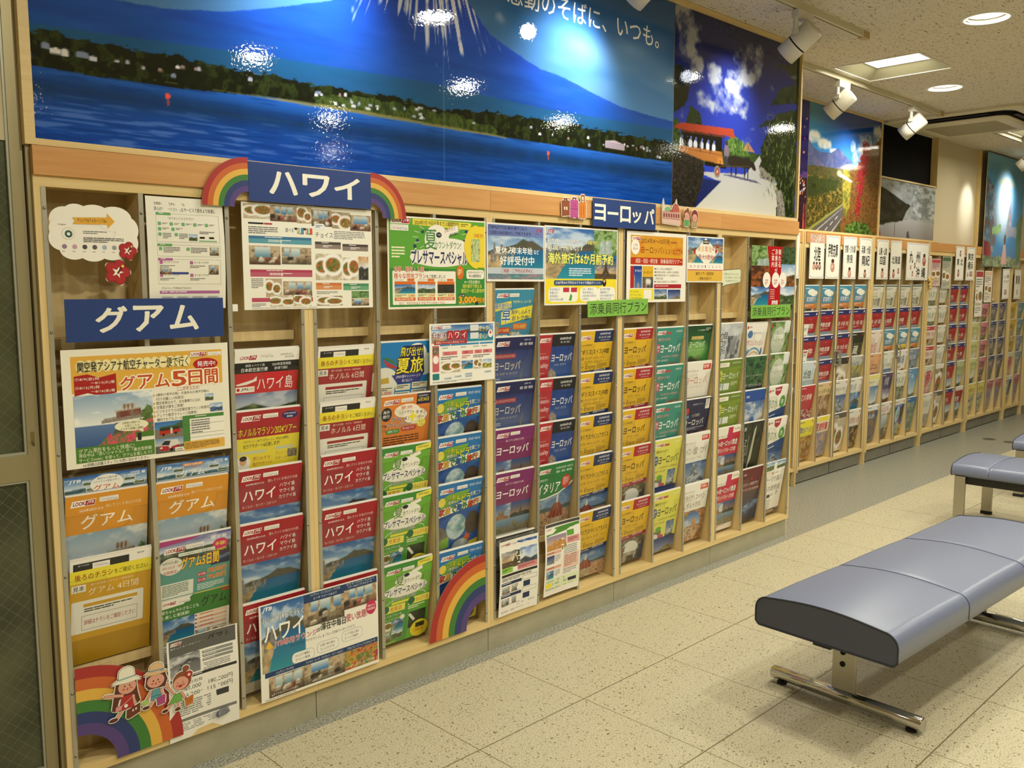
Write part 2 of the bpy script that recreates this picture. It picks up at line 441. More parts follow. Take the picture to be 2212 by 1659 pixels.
def p_mont(c, seed=4):
    c.grad(.2, '#7d8cab', 1, '#27356e')
    c.tex(c.poly([(.25, 0), (.4, .12), (.55, .2), (.6, .3), (.68, .36), (.72, .62), (.76, .36), (.88, .24), (1, .18), (1, 0)], .05, 2), ['#6b6048', '#a08a5c', '#54533c', '#8f7c58'], seed, 16)
    c.mix(c.poly([(.71, .4), (.735, .75), (.76, .4)]), '#8d8668')
def p_collage(c, seed=5):
    h = c.Y > .5
    sky(c, '#9fb0c4', '#3a5a94', .6, .7, seed); L = c.X < .48
    c.tex(c.poly([(.05, .5), (.1, .66), (.16, .62), (.2, .78), (.26, .7), (.28, .88), (.34, .62), (.47, .58), (.47, .5)]), ['#7c5c44', '#a47c58'], seed, 12)
    c.grad(.5, '#c48c50', 1, '#2a4a8c', (h & ~L) * 1.0); c.mix(c.poly([(.68, .52), (.735, .7), (.75, .94), (.765, .7), (.82, .52), (.77, .56), (.73, .56)]), '#4c4438')
    c.mix(c.under([(.48, .58), (.6, .66), (.72, .6), (.86, .66), (1, .62)], .5), '#38403c')
    c.grad(0, '#46627c', .5, '#7c98ac', (~h) * 1.0); c.tex(c.poly([(.0, .12), (.3, .3), (.45, .2), (.6, .42), (.75, .26), (1, .3), (1, 0), (0, 0)], .06, 3) * (~h), ['#5c5648', '#93886c', '#4a5c48'], 6, 16)
def p_eif(c, seed=6):
    sky(c, '#c4a070', '#1c3f78', .25, .5, seed); c.tex((c.Y < .25) * 1.0, ['#3c3428', '#7c6444'], 3, 16)
    c.mix(c.poly([(.28, .15), (.44, .5), (.49, .95), (.51, .95), (.56, .5), (.72, .15), (.6, .15), (.5, .3), (.4, .15)]), '#4a3f30')
def p_arch(c, seed=7):
    c.tex(ONE(c), ['#6d6250', '#93866e', '#4c4a3c', '#7c705a'], seed, 10)
    c.mix(c.ell(.52, .42, .3, .42, .05) * (c.Y > .3), '#dcdcd4'); c.tex(c.poly([(.24, .0), (.8, 0), (.8, .4), (.24, .4)]), ['#c8c4b4', '#8d8672', '#e4e0d0'], 4, 10, 14)
    c.tex(c.poly([(.0, 0), (.3, 0), (.34, .7), (.2, .5), (0, .6)], .12, 5), ['#3c4c2c', '#5c6c40', '#93484c', '#4a6ab0'], 5, 16)
    c.tex(c.poly([(.7, 0), (1, 0), (1, .75), (.8, .5)], .12, 6), ['#4c4434', '#2c3c58', '#7c6c50'], 8, 14); c.tex(c.poly([(.4, 0), (.72, 0), (.66, .25), (.46, .25)], .06), ['#28241c', '#5c5444'], 9, 14)
def p_mtn(c, seed=8):
    sky(c, '#93a8c0', '#3c5c94', .5, .3, seed)
    c.tex(c.poly([(.0, .3), (.3, .55), (.42, .62), (.5, .96), (.58, .9), (.7, .6), (1, .35), (1, 0), (0, 0)]), ['#6c7480', '#d8dce0', '#4c545c', '#a8b0b8'], seed, 9)
    c.tex(c.poly([(0, 0), (1, 0), (1, .25), (.6, .32), (.3, .2), (0, .35)], .06), ['#38442c', '#5c6840', '#2c3424'], 3, 12)
def p_castle(c, seed=9):
    c.grad(0, '#4c78b8', 1, '#1c3c84'); c.tex(c.poly([(0, 0), (.42, 0), (.4, .5), (.3, .62), (.12, .68), (0, .6)]), ['#c8b8a0', '#8c8078', '#e0d4c0'], seed, 6, 12)
    c.tex(c.ell(.68, .06, .1, .16, .1), ['#c8bca8', '#8c8474'], 3, 6); c.mix(c.poly([(.66, .2), (.68, .34), (.7, .2)]), '#c8bca8')
def p_forest(c, seed=10, cols=('#1c3018', '#3c6030', '#8cb070', '#2c4824')):
    c.tex(ONE(c), list(cols), seed, 7)
def p_falls(c, seed=11):
    c.tex(ONE(c), ['#2c4420', '#5c8040', '#a0b880', '#3c5830'], seed, 9); c.tex(c.poly([(.2, 0), (.8, 0), (.75, .6), (.3, .55)], .1), ['#d8e0dc', '#8ca098', '#f0f4f0'], 3, 14, 3)
def p_wave(c, seed=12):
    c.grad(0, '#1c2c50', 1, '#4c3840'); c.mix(np.clip(1 - abs(c.Y - .45 - (c.X - .5) * .3 - (c.n(seed, 5) - .5) * .3) * 7, 0, 1) * .8, '#7ca0c8'); c.mix(c.poly([(.3, .52), (.55, .56), (.42, .5)]), '#d8dce0')
def p_blot(c, seed=1, cols=('#5c5446', '#a8987c', '#3c3a34', '#c8b898'), f=5):
    c.tex(ONE(c), list(cols), seed, f)
def p_land(c, seed=1, a='#7ca0c8', b='#5c7448', hz=.5):
    sky(c, '#dce4e8', a, hz, .5, seed); c.tex(c.under([(0, hz), (.3, hz + .1), (.6, hz - .02), (1, hz + .06)], 0), [b, '#3c4430', b, '#9c9878'], seed, 8)
def p_food(c, seed=1, bg='#d8ccb8'):
    c.tex(ONE(c), [bg, '#b8a888', bg], seed, 4); rg = np.random.RandomState(seed)
    for i in range(2):
        x, y, r = .28 + .45 * i + rg.uniform(-.08, .08), rg.uniform(.35, .65), rg.uniform(.3, .44)
        c.mix(c.ell(x, y, r, r * 1.1, .08), '#f4f0e8'); c.tex(c.ell(x, y, r * .72, r * .7, .2), ['#7c2c1c', '#c86c3c', '#3c6828', '#e0b068'], seed + i, 12)
def p_room(c, seed=1, sea=1):
    c.tex(ONE(c), ['#8c7458', '#c8b494', '#5c4838'], seed, 5, 3)
    rg = np.random.RandomState(seed); nw = rg.randint(1, 4); x = rg.uniform(.04, .2)
    for i in range(nw):
        w = rg.uniform(.16, .75 / nw); lo = rg.uniform(.4, .55); c.grad(lo, rg.choice(['#3c78b0', '#5c8ca0', '#8ca8b0']), .9, '#d4dcd8', c.poly([(x, lo), (x + w, lo + rg.uniform(-.06, .06)), (x + w, .95), (x, .95)])); x += w + rg.uniform(.03, .1)
    pal = [['#4c3828', '#d8ccb4', '#8c4c38', '#e4dccb'], ['#5c5444', '#b8a888', '#3c342c', '#d0c4a8'], ['#6c4838', '#b8605a', '#d8c8b0', '#3c3430']][seed % 3]
    c.grad(0, pal[0], .42, '#9c8668', (c.Y < .42) * 1.0); c.mix((c.n(seed + 3, 10, 4) > .55) * (c.Y < .4) * .35, '#2a2018')
    for k in range(6):
        x, y, w, h = rg.uniform(0, .85), rg.uniform(.02, .3), rg.uniform(.08, .24), rg.uniform(.1, .24); col = srgb(pal[1 + k % 3])
        c.mix(c.poly([(x, y), (x + w, y + .03), (x + w, y + h), (x, y + h - .03)]), col * .75); c.mix(c.poly([(x, y + h - .03), (x + w, y + h), (x + w - .04, y + h + .06), (x + .03, y + h + .04)]), np.clip(col * 1.1, 0, 1))
def p_ramen(c, seed=1): p_food(c, seed, '#3c3430')
def p_fams(c, seed=1):
    c.tex(ONE(c), ['#1c3c7c', '#2c5ca8', '#24488c'], seed, 3)
    c.tex(c.ell(.47, .68, .22, .26, .04), ['#88a8c0', '#c8d8dc', '#5c8c94'], 2, 6, 6); c.tex(c.ell(.84, .7, .17, .24, .04), ['#2c2824', '#5c4c3c'], 3, 5)
    c.tex(c.ell(.06, .5, .22, .24, .04), ['#4c4840', '#8c8878'], 4, 7); c.tex(c.poly([(.1, .44), (.3, .5), (.34, .3), (.16, .26)], .06), ['#7ca83c', '#9cc050'], 4, 5)
    c.tex(c.poly([(.55, .2), (.72, .5), (.8, .44), (.75, .1)], .06), ['#d8742c', '#c8501c'], 5, 6); c.tex(c.ell(.6, .2, .2, .2, .05), ['#c8ccc8', '#6c7c80'], 8, 5); c.tex(c.ell(.2, .1, .18, .16, .05), ['#6c7844', '#a89c6c'], 9, 5)
    c.mix(c.poly([(.72, 0), (1, 0), (1, .34), (.8, .3)]), '#d8c83c'); c.tex(c.ell(.86, .14, .07, .1), ['#28241c', '#d8a080'], 6, 2)
# ------------------------------------------------------------------ brochure covers (A4, millimetres)
RED = '#a61f2b'
def look(a, x, y, w=56):
    h = w * .25
    a.p([(x + h * .3, y), (x + w, y - h * .05), (x + w - h * .3, y + h), (x, y + h * 1.05)], '#fbf8f0')
    a.p([(x + w * .6, y + h * .1), (x + w * .97, y + h * .06), (x + w * .92, y + h * .9), (x + w * .56, y + h * .93)], RED)
    a.t(x + w * .1, y + h * .18, w * .46, h * .62, 'LOOK', RED, .05, sk=.12); a.t(x + w * .62, y + h * .2, w * .26, h * .56, 'JTB', '#fff', .03, sk=.3)
    return a
def mys(a, x, y, w=46):
    h = w * .26; a.r(x, y, w, h, '#f6f2e6'); a.t(x + w * .05, y + h * .12, w * .8, h * .22, 'ダイナミックパッケージ', '#777')
    a.t(x + w * .05, y + h * .48, w * .24, h * .38, 'JTB', '#888', .01); a.t(x + w * .34, y + h * .46, w * .17, h * .44, 'My', '#c05878', .02); a.t(x + w * .52, y + h * .48, w * .42, h * .4, 'STYLE', '#5878b0', .015)
    return a
def jtb(a, x, y, w, c='#fff'): return a.t(x, y, w, w * .5, 'JTB', c, .04, sk=.35)
COV = {}
def cover(f): COV[f.__name__] = f; return f
@cover
def guam():
    a = Art(210, 297, '#dd962c'); look(a, 12, 14, 64); mys(a, 84, 12, 48)
    a.t(34, 38, 60, 8, '2024年4月からの', '#fff', .01); a.t(100, 34, 92, 9, '選んでつくる!私だけの旅', '#f6e2b8', .01)
    a.t(38, 56, 132, 38, 'グアム', '#fbf6ea', .02); a.pic(0, 106, 210, 191, p_view, 60, 56, sea=0); return a
def notice(col, title, amber=0):
    a = Art(210, 297, col); a.r(0, 0, 210, 34, '#f3f0e6'); a.r(8, 10, 142, 24, '#2a2a26'); a.t(20, 14, 50, 4, '選べる日数・ホテル', '#ddd'); a.r(56, 14, 44, 16, '#f3f0e6'); mys(a, 58, 16, 40); a.t(172, 8, 18, 5, '関空発', '#222', .01)
    a.r(0, 30, 210, 36, '#efdf3c'); a.t(12, 40, 96, 18, '後ろのチラシ', '#9c2024', .02); a.t(112, 43, 88, 14, 'をご確認ください', '#3a2a1c', .01)
    a.r(4, 70, 36, 20, '#efece0'); a.t(8, 73, 28, 14, '見本', '#222', .02); a.t(52, 72, 110, 6, '選べる日数・ホテル・航空会社', '#f3ead0')
    a.t(46, 84, 130, 20, title, '#f6ecd4', .005); a.rr(4, 116, 186, 92, 4, '#efece0'); a.r(34, 126, 140, 9, col); a.lines(36, 140, 140, 12, 2, '#333')
    a.ln([(30, 160), (174, 160), (174, 200), (30, 200), (30, 160)], 1, '#777'); a.t(36, 172, 132, 14, '詳細はチラシをご確認ください', '#b04048', .01)
    a.r(0, 226, 210, 71, '#b58a14' if amber else '#861a22'); return a
@cover
def guamnote(): return notice('#d3a123', 'グアム 4日間', 1)
@cover
def honolulu(): return notice('#a12a30', 'ホノルル 6日間')
@cover
def hawaii():
    a = Art(210, 297, '#a62029'); look(a, 8, 16, 62); mys(a, 78, 14, 50); a.r(0, 44, 210, 82, '#a23038'); a.e(106, 66, 44, 34, '#a8202a', a0=-40, a1=170)
    a.t(22, 40, 60, 7, '2024年4月からの', '#fff', .01); a.t(94, 36, 100, 9, '選んでつくる!私だけの旅', '#f3d8d0', .01)
    a.t(16, 62, 104, 34, 'ハワイ', '#fff', .03)
    for i, q in enumerate(('ハワイ島', 'マウイ島', 'カウアイ島')): a.t(134, 54 + i * 19, 52 + 6 * (i == 2), 13, q, '#fff', .01)
    a.t(14, 108, 112, 9, 'ホノルル・カハラ・コオリナ', '#f0d8d0'); a.pic(0, 126, 210, 140, p_coast, 70, 50)
    a.r(0, 262, 210, 35, '#c9c4b4'); a.t(70, 276, 100, 8, '私だけの旅「ルックJTBMySTYLE」は', '#555'); return a
@cover
def hawaiijima():
    a = Art(210, 297, '#f3f0e6'); look(a, 10, 14, 62); mys(a, 78, 12, 48); a.t(146, 14, 44, 6, '2024年7月22日～', '#333', .01); a.t(162, 22, 30, 6, '8月19日出発', '#333', .01)
    a.r(0, 36, 210, 32, '#1a1a18'); a.t(34, 41, 62, 8, '成田→ハワイ島', '#eee', .01); a.t(22, 52, 84, 12, '日本航空直行便', '#fff', .015); a.t(120, 41, 62, 9, '2024年夏季期間', '#eee', .01); a.t(128, 53, 44, 9, '週4便で運航', '#eee', .01)
    a.r(0, 68, 210, 62, '#c8242c'); a.p([(6, 100), (60, 88), (72, 78), (72, 92), (40, 102), (10, 104)], '#f0ece4'); a.t(74, 82, 118, 40, 'ハワイ島', '#fff', .01)
    a.r(6, 108, 60, 17, '#f6f2e8'); a.e(14, 116, 5, 5, '#c8242c'); a.t(22, 111, 26, 10, 'JAL', '#222', .03, sk=.3); a.t(50, 112, 14, 8, 'で行く', '#333')
    a.pic(0, 130, 210, 167, p_land, 60, 50, seed=5, a='#6c7ca8', b='#4c6434', hz=.72); return a
@cover
def marathon():
    a = Art(210, 297, '#a8242c'); look(a, 14, 14, 64); mys(a, 84, 12, 50); a.e(174, 22, 27, 12, '#2a2c66'); a.t(154, 15, 40, 6, '2024年12月8日(日)', '#fff'); a.t(164, 24, 20, 6, '開催!', '#fff', .01)
    a.t(8, 52, 190, 24, 'ホノルルマラソン2024ツアー', '#f2d83c', .03, ol='#6c1418'); a.r(0, 82, 210, 138, '#ead93a')
    a.t(24, 88, 150, 9, 'フルマラソン・10Kラン&ウォークにご参加のお客様を', '#333', .01); a.t(24, 100, 120, 13, '全力でサポート&応援します!', '#222', .02)
    a.r(4, 122, 96, 9, '#c8d0b0'); a.r(130, 118, 60, 9, '#c8d0b0'); a.e(26, 160, 24, 26, '#f0ece0'); a.e(26, 152, 11, 13, '#d8a888'); a.e(26, 143, 12, 8, '#2a1c14'); a.p([(10, 184), (18, 168), (34, 168), (42, 184)], '#e8e8e4')
    a.t(58, 142, 56, 12, '野口みずき', '#c03848', .01); a.t(58, 158, 62, 13, '強力サポート!!', '#c03848', .01); a.t(132, 134, 46, 11, 'ランニング', '#c03848', .01); a.t(132, 150, 46, 11, 'サポーター', '#c03848', .01); a.pic(172, 130, 32, 26, p_blot, 12, 12, seed=4)
    a.lines(54, 178, 96, 18, 3, '#8c5c34'); a.r(0, 196, 210, 34, '#2c2a5a'); a.t(16, 200, 170, 10, '10Kラン&ウォークやカラカウア メリーマイルなど', '#fff', .01); a.t(50, 214, 116, 9, '気軽に参加できる種目もあります!', '#fff', .01)
    a.pic(0, 230, 210, 67, p_blot, 30, 14, seed=6, cols=('#5c6458', '#c8c8c0', '#3c443c')); return a
@cover
def natsutabi():
    a = Art(210, 297, '#1c7cc0'); a.e(150, 42, 44, 36, '#f2f0e4'); a.e(20, 130, 60, 46, '#e8e8dc'); a.e(180, 80, 60, 40, '#dce4e4'); a.pic(0, 196, 210, 101, p_coast, 50, 30, dark=.35)
    a.p([(12, 56), (70, 84), (74, 92), (30, 82)], '#b8383c'); a.p([(10, 52), (72, 78), (66, 70), (30, 50)], '#3c7c3c')
    a.p([(92, 14), (176, 12), (190, 108), (64, 112)], '#1c2458'); a.t(82, 18, 92, 32, '飛び出せ!', '#f4e430', .03, ol='#181c40'); a.t(70, 54, 112, 54, '夏旅', '#f4e430', .03, ol='#181c40'); a.p([(52, 112), (190, 108), (170, 140), (80, 144)], '#2a3488')
    a.t(70, 114, 104, 11, 'JTBの夏キャンペーンで', '#fff', .01); a.t(96, 128, 44, 10, '旅に出よう!', '#fff', .01); a.p([(2, 122), (40, 118), (44, 138), (4, 140)], '#c8a83c')
    for x, y, w in ((2, 150, 66), (72, 146, 62), (140, 142, 66), (72, 172, 62), (140, 168, 66)): a.r(x, y, w, 21 if x > 40 else 46, '#ece6cc'); a.lines(x + 5, y + 4, w - 8, 12, 2, '#444')
    a.t(12, 166, 44, 14, '5,000', '#c83038', .02); return a
@cover
def campaign():
    a = Art(210, 297, '#dd8236'); look(a, 12, 14, 66); mys(a, 84, 12, 50); a.r(150, 0, 60, 38, '#262044'); a.t(156, 5, 44, 7, '2024年6月7日～', '#eee'); a.t(156, 15, 46, 14, '6月30日', '#f2e03c', .02)
    a.e(26, 62, 22, 24, '#2a2420'); a.t(12, 48, 28, 12, '海外', '#fff', .02); a.t(12, 63, 28, 12, '旅行', '#fff', .02)
    a.e(112, 56, 54, 24, '#f6ecd6'); a.e(150, 78, 50, 28, '#f6ecd6'); a.t(84, 38, 50, 12, '夏旅', '#d05a48', .01); a.t(80, 54, 62, 13, 'レイトサマー', '#2a2018', .02, ol='#fff'); a.t(46, 74, 76, 17, 'グルメ!', '#2a2018', .03, ol='#fff'); a.t(28, 94, 104, 17, 'アクティビティ!', '#2a2018', .03, ol='#fff')
    a.r(132, 62, 10, 34, '#ece03c'); a.r(120, 74, 34, 10, '#ece03c'); a.t(150, 58, 46, 15, 'キャン', '#2a2018', .02); a.t(156, 76, 46, 15, 'ペーン', '#2a2018', .02); a.t(4, 98, 26, 12, 'JTB', '#2a2018', .01); a.t(6, 112, 22, 10, 'なら', '#2a2018')
    a.rr(28, 116, 58, 16, 8, '#4c8c3c'); a.t(36, 119, 42, 9, '体験をプラス', '#fff'); a.rr(92, 110, 64, 16, 8, '#b83c34'); a.t(98, 113, 50, 9, '思い出をプラス', '#fff'); a.e(176, 104, 18, 15, '#f2e870'); a.t(164, 96, 24, 9, 'ついて', '#333', .01); a.t(168, 107, 18, 8, 'くる!', '#333', .01)
    a.lines(20, 142, 168, 34, 4, '#5c3418'); a.r(0, 182, 210, 14, '#f3e8d4'); a.lines(8, 187, 190, 5, 1, '#333')
    for i, x in enumerate((2, 66, 134)): a.pic(x, 204, 62, 93, p_land, 22, 22, seed=i + 2, a='#6ca8b8', b='#3c6c54'); a.e(x + 48, 212, 12, 7, '#2a4a3c')
    return a
@cover
def presummer():
    a = Art(210, 297, '#6fae3c'); a.r(0, 0, 210, 26, '#3f8c38'); a.r(0, 150, 120, 147, '#4c9440'); a.r(120, 132, 90, 165, '#63a83c'); a.p([(144, 8), (210, 0), (210, 20), (144, 28)], '#f0e45a'); a.t(152, 8, 50, 9, '2024年7月19日出発まで', '#443c1c', .01)
    look(a, 12, 18, 60); mys(a, 80, 18, 50); a.e(110, 66, 58, 26, '#f4f2e4'); a.e(102, 100, 92, 26, '#f4f2e4'); a.t(54, 44, 36, 40, '夏', '#5c8c3c', .02); a.e(100, 48, 12, 7, '#1c2430'); a.t(92, 62, 84, 17, 'カウントダウン!', '#4c6c34', .01); a.p([(120, 36), (164, 24), (168, 38), (124, 50)], '#f4f2e4'); a.t(126, 30, 36, 9, 'JTBで行く', '#b8383c', .01, rot=-14)
    a.t(14, 88, 178, 28, 'プレサマースペシャル', '#28284c', .04, ol='#fff', ow=.08); a.t(44, 122, 104, 14, 'あなたはどっち派?!', '#2a3020', .02, ol='#fff'); a.ln([(20, 146), (36, 136), (52, 132)], 1.6, '#fff'); a.ln([(166, 122), (184, 126), (192, 138)], 1.6, '#fff')
    a.r(44, 140, 106, 9, '#e8e04c'); a.r(0, 152, 104, 26, '#f0e868'); a.e(20, 162, 16, 14, '#2c6c40'); a.t(40, 156, 50, 18, '充実派', '#c8642c', .02); a.r(116, 140, 94, 26, '#f0e868'); a.e(130, 152, 15, 14, '#2c6c40'); a.t(150, 144, 54, 17, 'のんびり派', '#c8642c', .02)
    a.t(8, 184, 84, 10, 'おトクなプランを', '#eef0d0', .01); a.t(8, 198, 84, 10, 'ぜ～んぶつけてもOK!', '#e8ec80', .01); a.lines(118, 172, 84, 14, 2, '#eef0d0')
    for i, (x, y) in enumerate(((2, 212), (54, 208), (2, 250), (54, 246))): a.pic(x, y, 48, 36, (p_food, p_coast, p_room, p_land)[i], 22, 18, seed=i + 3)
    a.e(96, 204, 10, 9, '#f0ecdc'); a.pic(124, 196, 76, 62, p_blot, 18, 16, seed=9, cols=('#1c2418', '#3c4830', '#28301c')); a.p([(130, 200), (154, 228), (146, 234), (122, 206)], '#e8e8dc')
    a.e(176, 268, 40, 32, '#ecd93c'); a.pic(158, 246, 40, 18, p_blot, 10, 8, seed=2, cols=('#2c2c20', '#5c5430')); a.t(150, 268, 44, 11, 'CHECK', '#c83830', .02); a.t(30, 288, 44, 7, '10,000円引', '#f0e868', .01); return a
@cover
def kazoku():
    a = Art(210, 297, '#2a74b4'); a.pic(0, 112, 210, 185, p_fams, 56, 50, seed=4); look(a, 8, 18, 66); mys(a, 86, 14, 50); a.t(144, 14, 58, 10, '7月20日～8月31日', '#e8f0f4', .01); a.p([(0, 60), (50, 40), (150, 34), (130, 66), (20, 92)], '#78a83c'); a.e(20, 66, 17, 17, '#ecdc5c')
    a.t(40, 46, 54, 17, 'この夏は', '#dce84c', .02, ol='#28401c'); a.t(50, 66, 40, 13, '世界の', '#f4f4e0', .02, ol='#28401c'); a.t(92, 48, 62, 30, 'トビラ', '#f0e83c', .03, ol='#2c5c1c'); a.t(156, 46, 50, 16, 'を開こう!', '#f0f4e8', .02, ol='#1c3c6c')
    a.p([(0, 92), (210, 70), (210, 96), (0, 124)], '#f2efdf')
    for i, (ch, cc) in enumerate(zip('家族で海外旅行', ('#c84c28', '#d8a828', '#3c8c3c', '#2864a8', '#3c8c3c', '#c84c28', '#d8742c'))): a.t(10 + i * 27, 90 - i * 2.4, 25, 27, ch, cc, .05, ol='#28324c', ow=.03)
    a.t(130, 284, 60, 8, '親も子も学べる旅へ', '#28241c', .03); return a
@cover
def hayatoku():
    a = Art(210, 297, '#3c8cac'); look(a, 14, 14, 62); mys(a, 80, 14, 50); a.p([(0, 56), (92, 42), (96, 66), (0, 84)], '#ecdc50'); a.t(10, 50, 82, 22, '海外旅行は', '#1c5c90', .03, ol='#fff'); a.t(100, 40, 96, 11, '予約が早いと、もっと得!', '#f0ec80', .01)
    a.p([(44, 84), (206, 60), (206, 108), (50, 132)], '#ecdc40'); a.t(50, 78, 44, 48, '早', '#1c64a0', .03, ol='#fff'); a.t(98, 76, 100, 17, '期申し込みで', '#1c4c7c', .02); a.t(104, 98, 92, 20, 'おトク旅!', '#1c4c7c', .03)
    a.rr(22, 142, 80, 22, 6, '#c8402c'); a.t(28, 146, 66, 13, 'ハワイ 150日前', '#f4e87c', .02); a.rr(112, 128, 74, 24, 6, '#d8742c'); a.t(118, 133, 60, 13, 'グアム 120日前', '#f4e87c', .02)
    a.pic(0, 120, 40, 70, p_forest, 14, 14, seed=3, cols=('#4c7c98', '#c8a880', '#3c6c88')); a.pic(36, 170, 52, 46, p_food, 20, 18, seed=7); a.pic(100, 160, 52, 50, p_room, 18, 16, seed=6); a.t(134, 168, 62, 14, '大満喫クルーズ', '#f0f4f4', .01); a.e(180, 214, 34, 26, '#c83c40'); a.t(2, 190, 40, 22, '食1回', '#d84860', .03, ol='#fff'); return a
@cover
def business():
    a = Art(210, 297, '#262a5e'); a.pic(0, 52, 210, 245, p_mont, 44, 50); a.r(0, 0, 210, 46, '#1f2252'); look(a, 8, 16, 68); a.t(150, 8, 34, 7, '2024年4～10月', '#dde', .01); a.t(128, 22, 70, 11, '成田・羽田・関空発', '#f0f0f0', .02)
    a.r(6, 62, 108, 19, '#9c2c38'); a.t(10, 66, 100, 12, 'ビジネスクラスで行く', '#f0e0e0', .01); a.t(8, 92, 134, 34, 'ヨーロッパ', '#e8dcc0', .005); a.t(0, 134, 130, 10, 'アメリカ・カナダ・オーストラリア', '#d8ccb0'); a.lines(0, 156, 50, 22, 3, '#c8ccd8'); a.lines(0, 186, 50, 26, 3, '#c8ccd8'); return a
@cover
def purple():
    a = Art(210, 297, '#7c2868'); a.r(0, 42, 210, 84, '#823064'); look(a, 10, 16, 66); mys(a, 82, 14, 50); a.t(60, 42, 96, 9, '選んでつくる!私だけの旅', '#ecd8e4', .01); a.t(18, 68, 168, 34, 'ヨーロッパ', '#fff', .03); a.pic(0, 126, 210, 126, p_collage, 60, 44)
    a.r(0, 248, 210, 49, '#c9c6ba'); a.t(44, 256, 140, 9, '私だけの旅「ルックJTBMySTYLE」は', '#666'); a.lines(44, 272, 90, 18, 3, '#888'); a.pic(0, 248, 36, 49, p_blot, 8, 8); return a
@cover
def quality():
    a = Art(210, 297, '#1e3f86'); a.pic(72, 60, 138, 237, p_castle, 36, 50); a.r(0, 0, 76, 297, '#b22a34'); a.r(76, 0, 134, 48, '#1c1c20'); look(a, 6, 14, 64); a.t(120, 12, 66, 11, '2024年4月10月', '#eee', .02); a.t(126, 28, 54, 8, '成田・羽田・関空発', '#ddd')
    a.t(4, 72, 44, 6, 'JTBからの', '#e8c8c8'); a.t(4, 84, 62, 14, '添乗員同行', '#f0dcdc', .01); a.t(2, 112, 66, 24, 'Quality', '#f4e4e4', .0); a.lines(4, 152, 56, 14, 2, '#d8a0a0'); a.t(84, 78, 118, 33, 'ヨーロッパ', '#fff', .02); a.t(106, 118, 66, 9, 'トルコ・エジプト', '#dde4f0'); return a
@cover
def italia():
    a = Art(210, 297, '#28783c'); a.pic(0, 104, 210, 193, p_dome, 60, 56, up=1); a.p([(0, 0), (210, 0), (210, 84), (180, 106), (130, 126), (60, 138), (0, 140)], '#28783c'); a.p([(210, 84), (180, 106), (130, 126), (60, 138), (0, 140), (0, 145), (60, 143), (132, 131), (184, 110), (210, 90)], '#f0f0e4')
    look(a, 6, 18, 66); a.t(100, 14, 100, 10, '2024年6月30日～8月31日', '#e8f0e4', .01); a.t(104, 30, 92, 10, '成田・羽田・関空発', '#e8f0e4', .02); a.t(8, 56, 50, 10, '添乗員同行', '#dcecd8'); a.t(6, 76, 130, 44, 'イタリア', '#fff', .02); a.e(170, 84, 27, 30, '#c43c30'); a.lines(152, 66, 36, 34, 5, '#f0d0c8'); return a
def yellow(l1, subs, hdr, strip, pic, **kw):
    a = Art(210, 297, '#e0b428'); a.pic(0, 178, 210, 119, pic, 54, 40, **kw); look(a, 6, 20, 64); a.r(90, 0, 120, 48, hdr); a.t(122, 8, 66, 10, '2024年4月10月', '#eee', .02); a.t(116, 24, 76, 8, '成田・羽田・関空・名古屋発', '#eee', .01); a.t(128, 38, 60, 4, '添乗員同行', '#ccc')
    a.t(4, 54, 76, 8, 'あんしんの添乗員同行', '#5c4814'); a.t(*l1[0], l1[1], '#2a2210', .035)
    for b, q in subs: a.t(*b, q, '#3a3014', .02)
    a.ln([(0, 138), (200, 128)], .8, '#8c6c14'); a.t(54, 140, 64, 24, 'Enjoy', '#4a3c10', .0); a.lines(4, 146, 44, 12, 3, '#6c5418'); a.lines(126, 138, 70, 22, 4, '#8c7020')
    a.p([(0, 170), (210, 160), (210, 178), (0, 188)], strip); a.t(6, 173, 84, 7, '成田発・羽田発から出発保証', '#e8e8e8', rot=-2.6); a.t(110, 165, 76, 9, '早期割引90日前', '#f0f0f0', .01, rot=-2.6); return a
@cover
def igirisu(): return yellow(((4, 76, 190, 26), 'イギリス|スイス|中欧'), [((20, 108, 150, 12), '北欧・オランダ・ベルギー・ドイツ'), ((44, 124, 108, 11), 'クロアチア・スロベニア')], '#22305c', '#22305c', p_land, seed=3, a='#4c88b8', b='#3c7c34', hz=.35)
@cover
def spain(): return yellow(((2, 78, 194, 26), 'イタリア|スペイン|フランス'), [((12, 112, 170, 13), 'ポルトガル・ギリシャ・エジプト・トルコ')], '#22305c', '#22305c', p_dome)
@cover
def egypt(): return yellow(((24, 76, 150, 32), 'ヨーロッパ'), [((52, 116, 84, 11), 'エジプト・トルコ')], '#a8222c', '#9c2430', p_arch)
def kansai(bg, num, tc, price):
    a = Art(210, 297, bg); look(a, 8, 14, 66); a.r(78, 20, 36, 10, '#b84850'); a.t(150, 12, 44, 11, '2024年6月10月', '#f4f4e4', .01); a.t(22, 46, 92, 14, '関空から行く', tc, .02); a.e(24, 96, 20, 24, num[1]); a.t(12, 82, 24, 12, num[0], '#fff', .02); a.t(12, 98, 24, 10, 'から', '#fff'); a.t(48, 76, 146, 40, 'ヨーロッパ', '#fff' if bg == '#3f8c7c' else '#33401c', .03)
    a.t(60, 128, 136, 10, '人気の都市をめぐる添乗員同行', '#e8a8b0' if bg == '#3f8c7c' else '#6c7434', .01); a.t(6, 146, 108, 11, price, '#e8ecd8' if bg == '#3f8c7c' else '#8c7c24', .01)
    return a
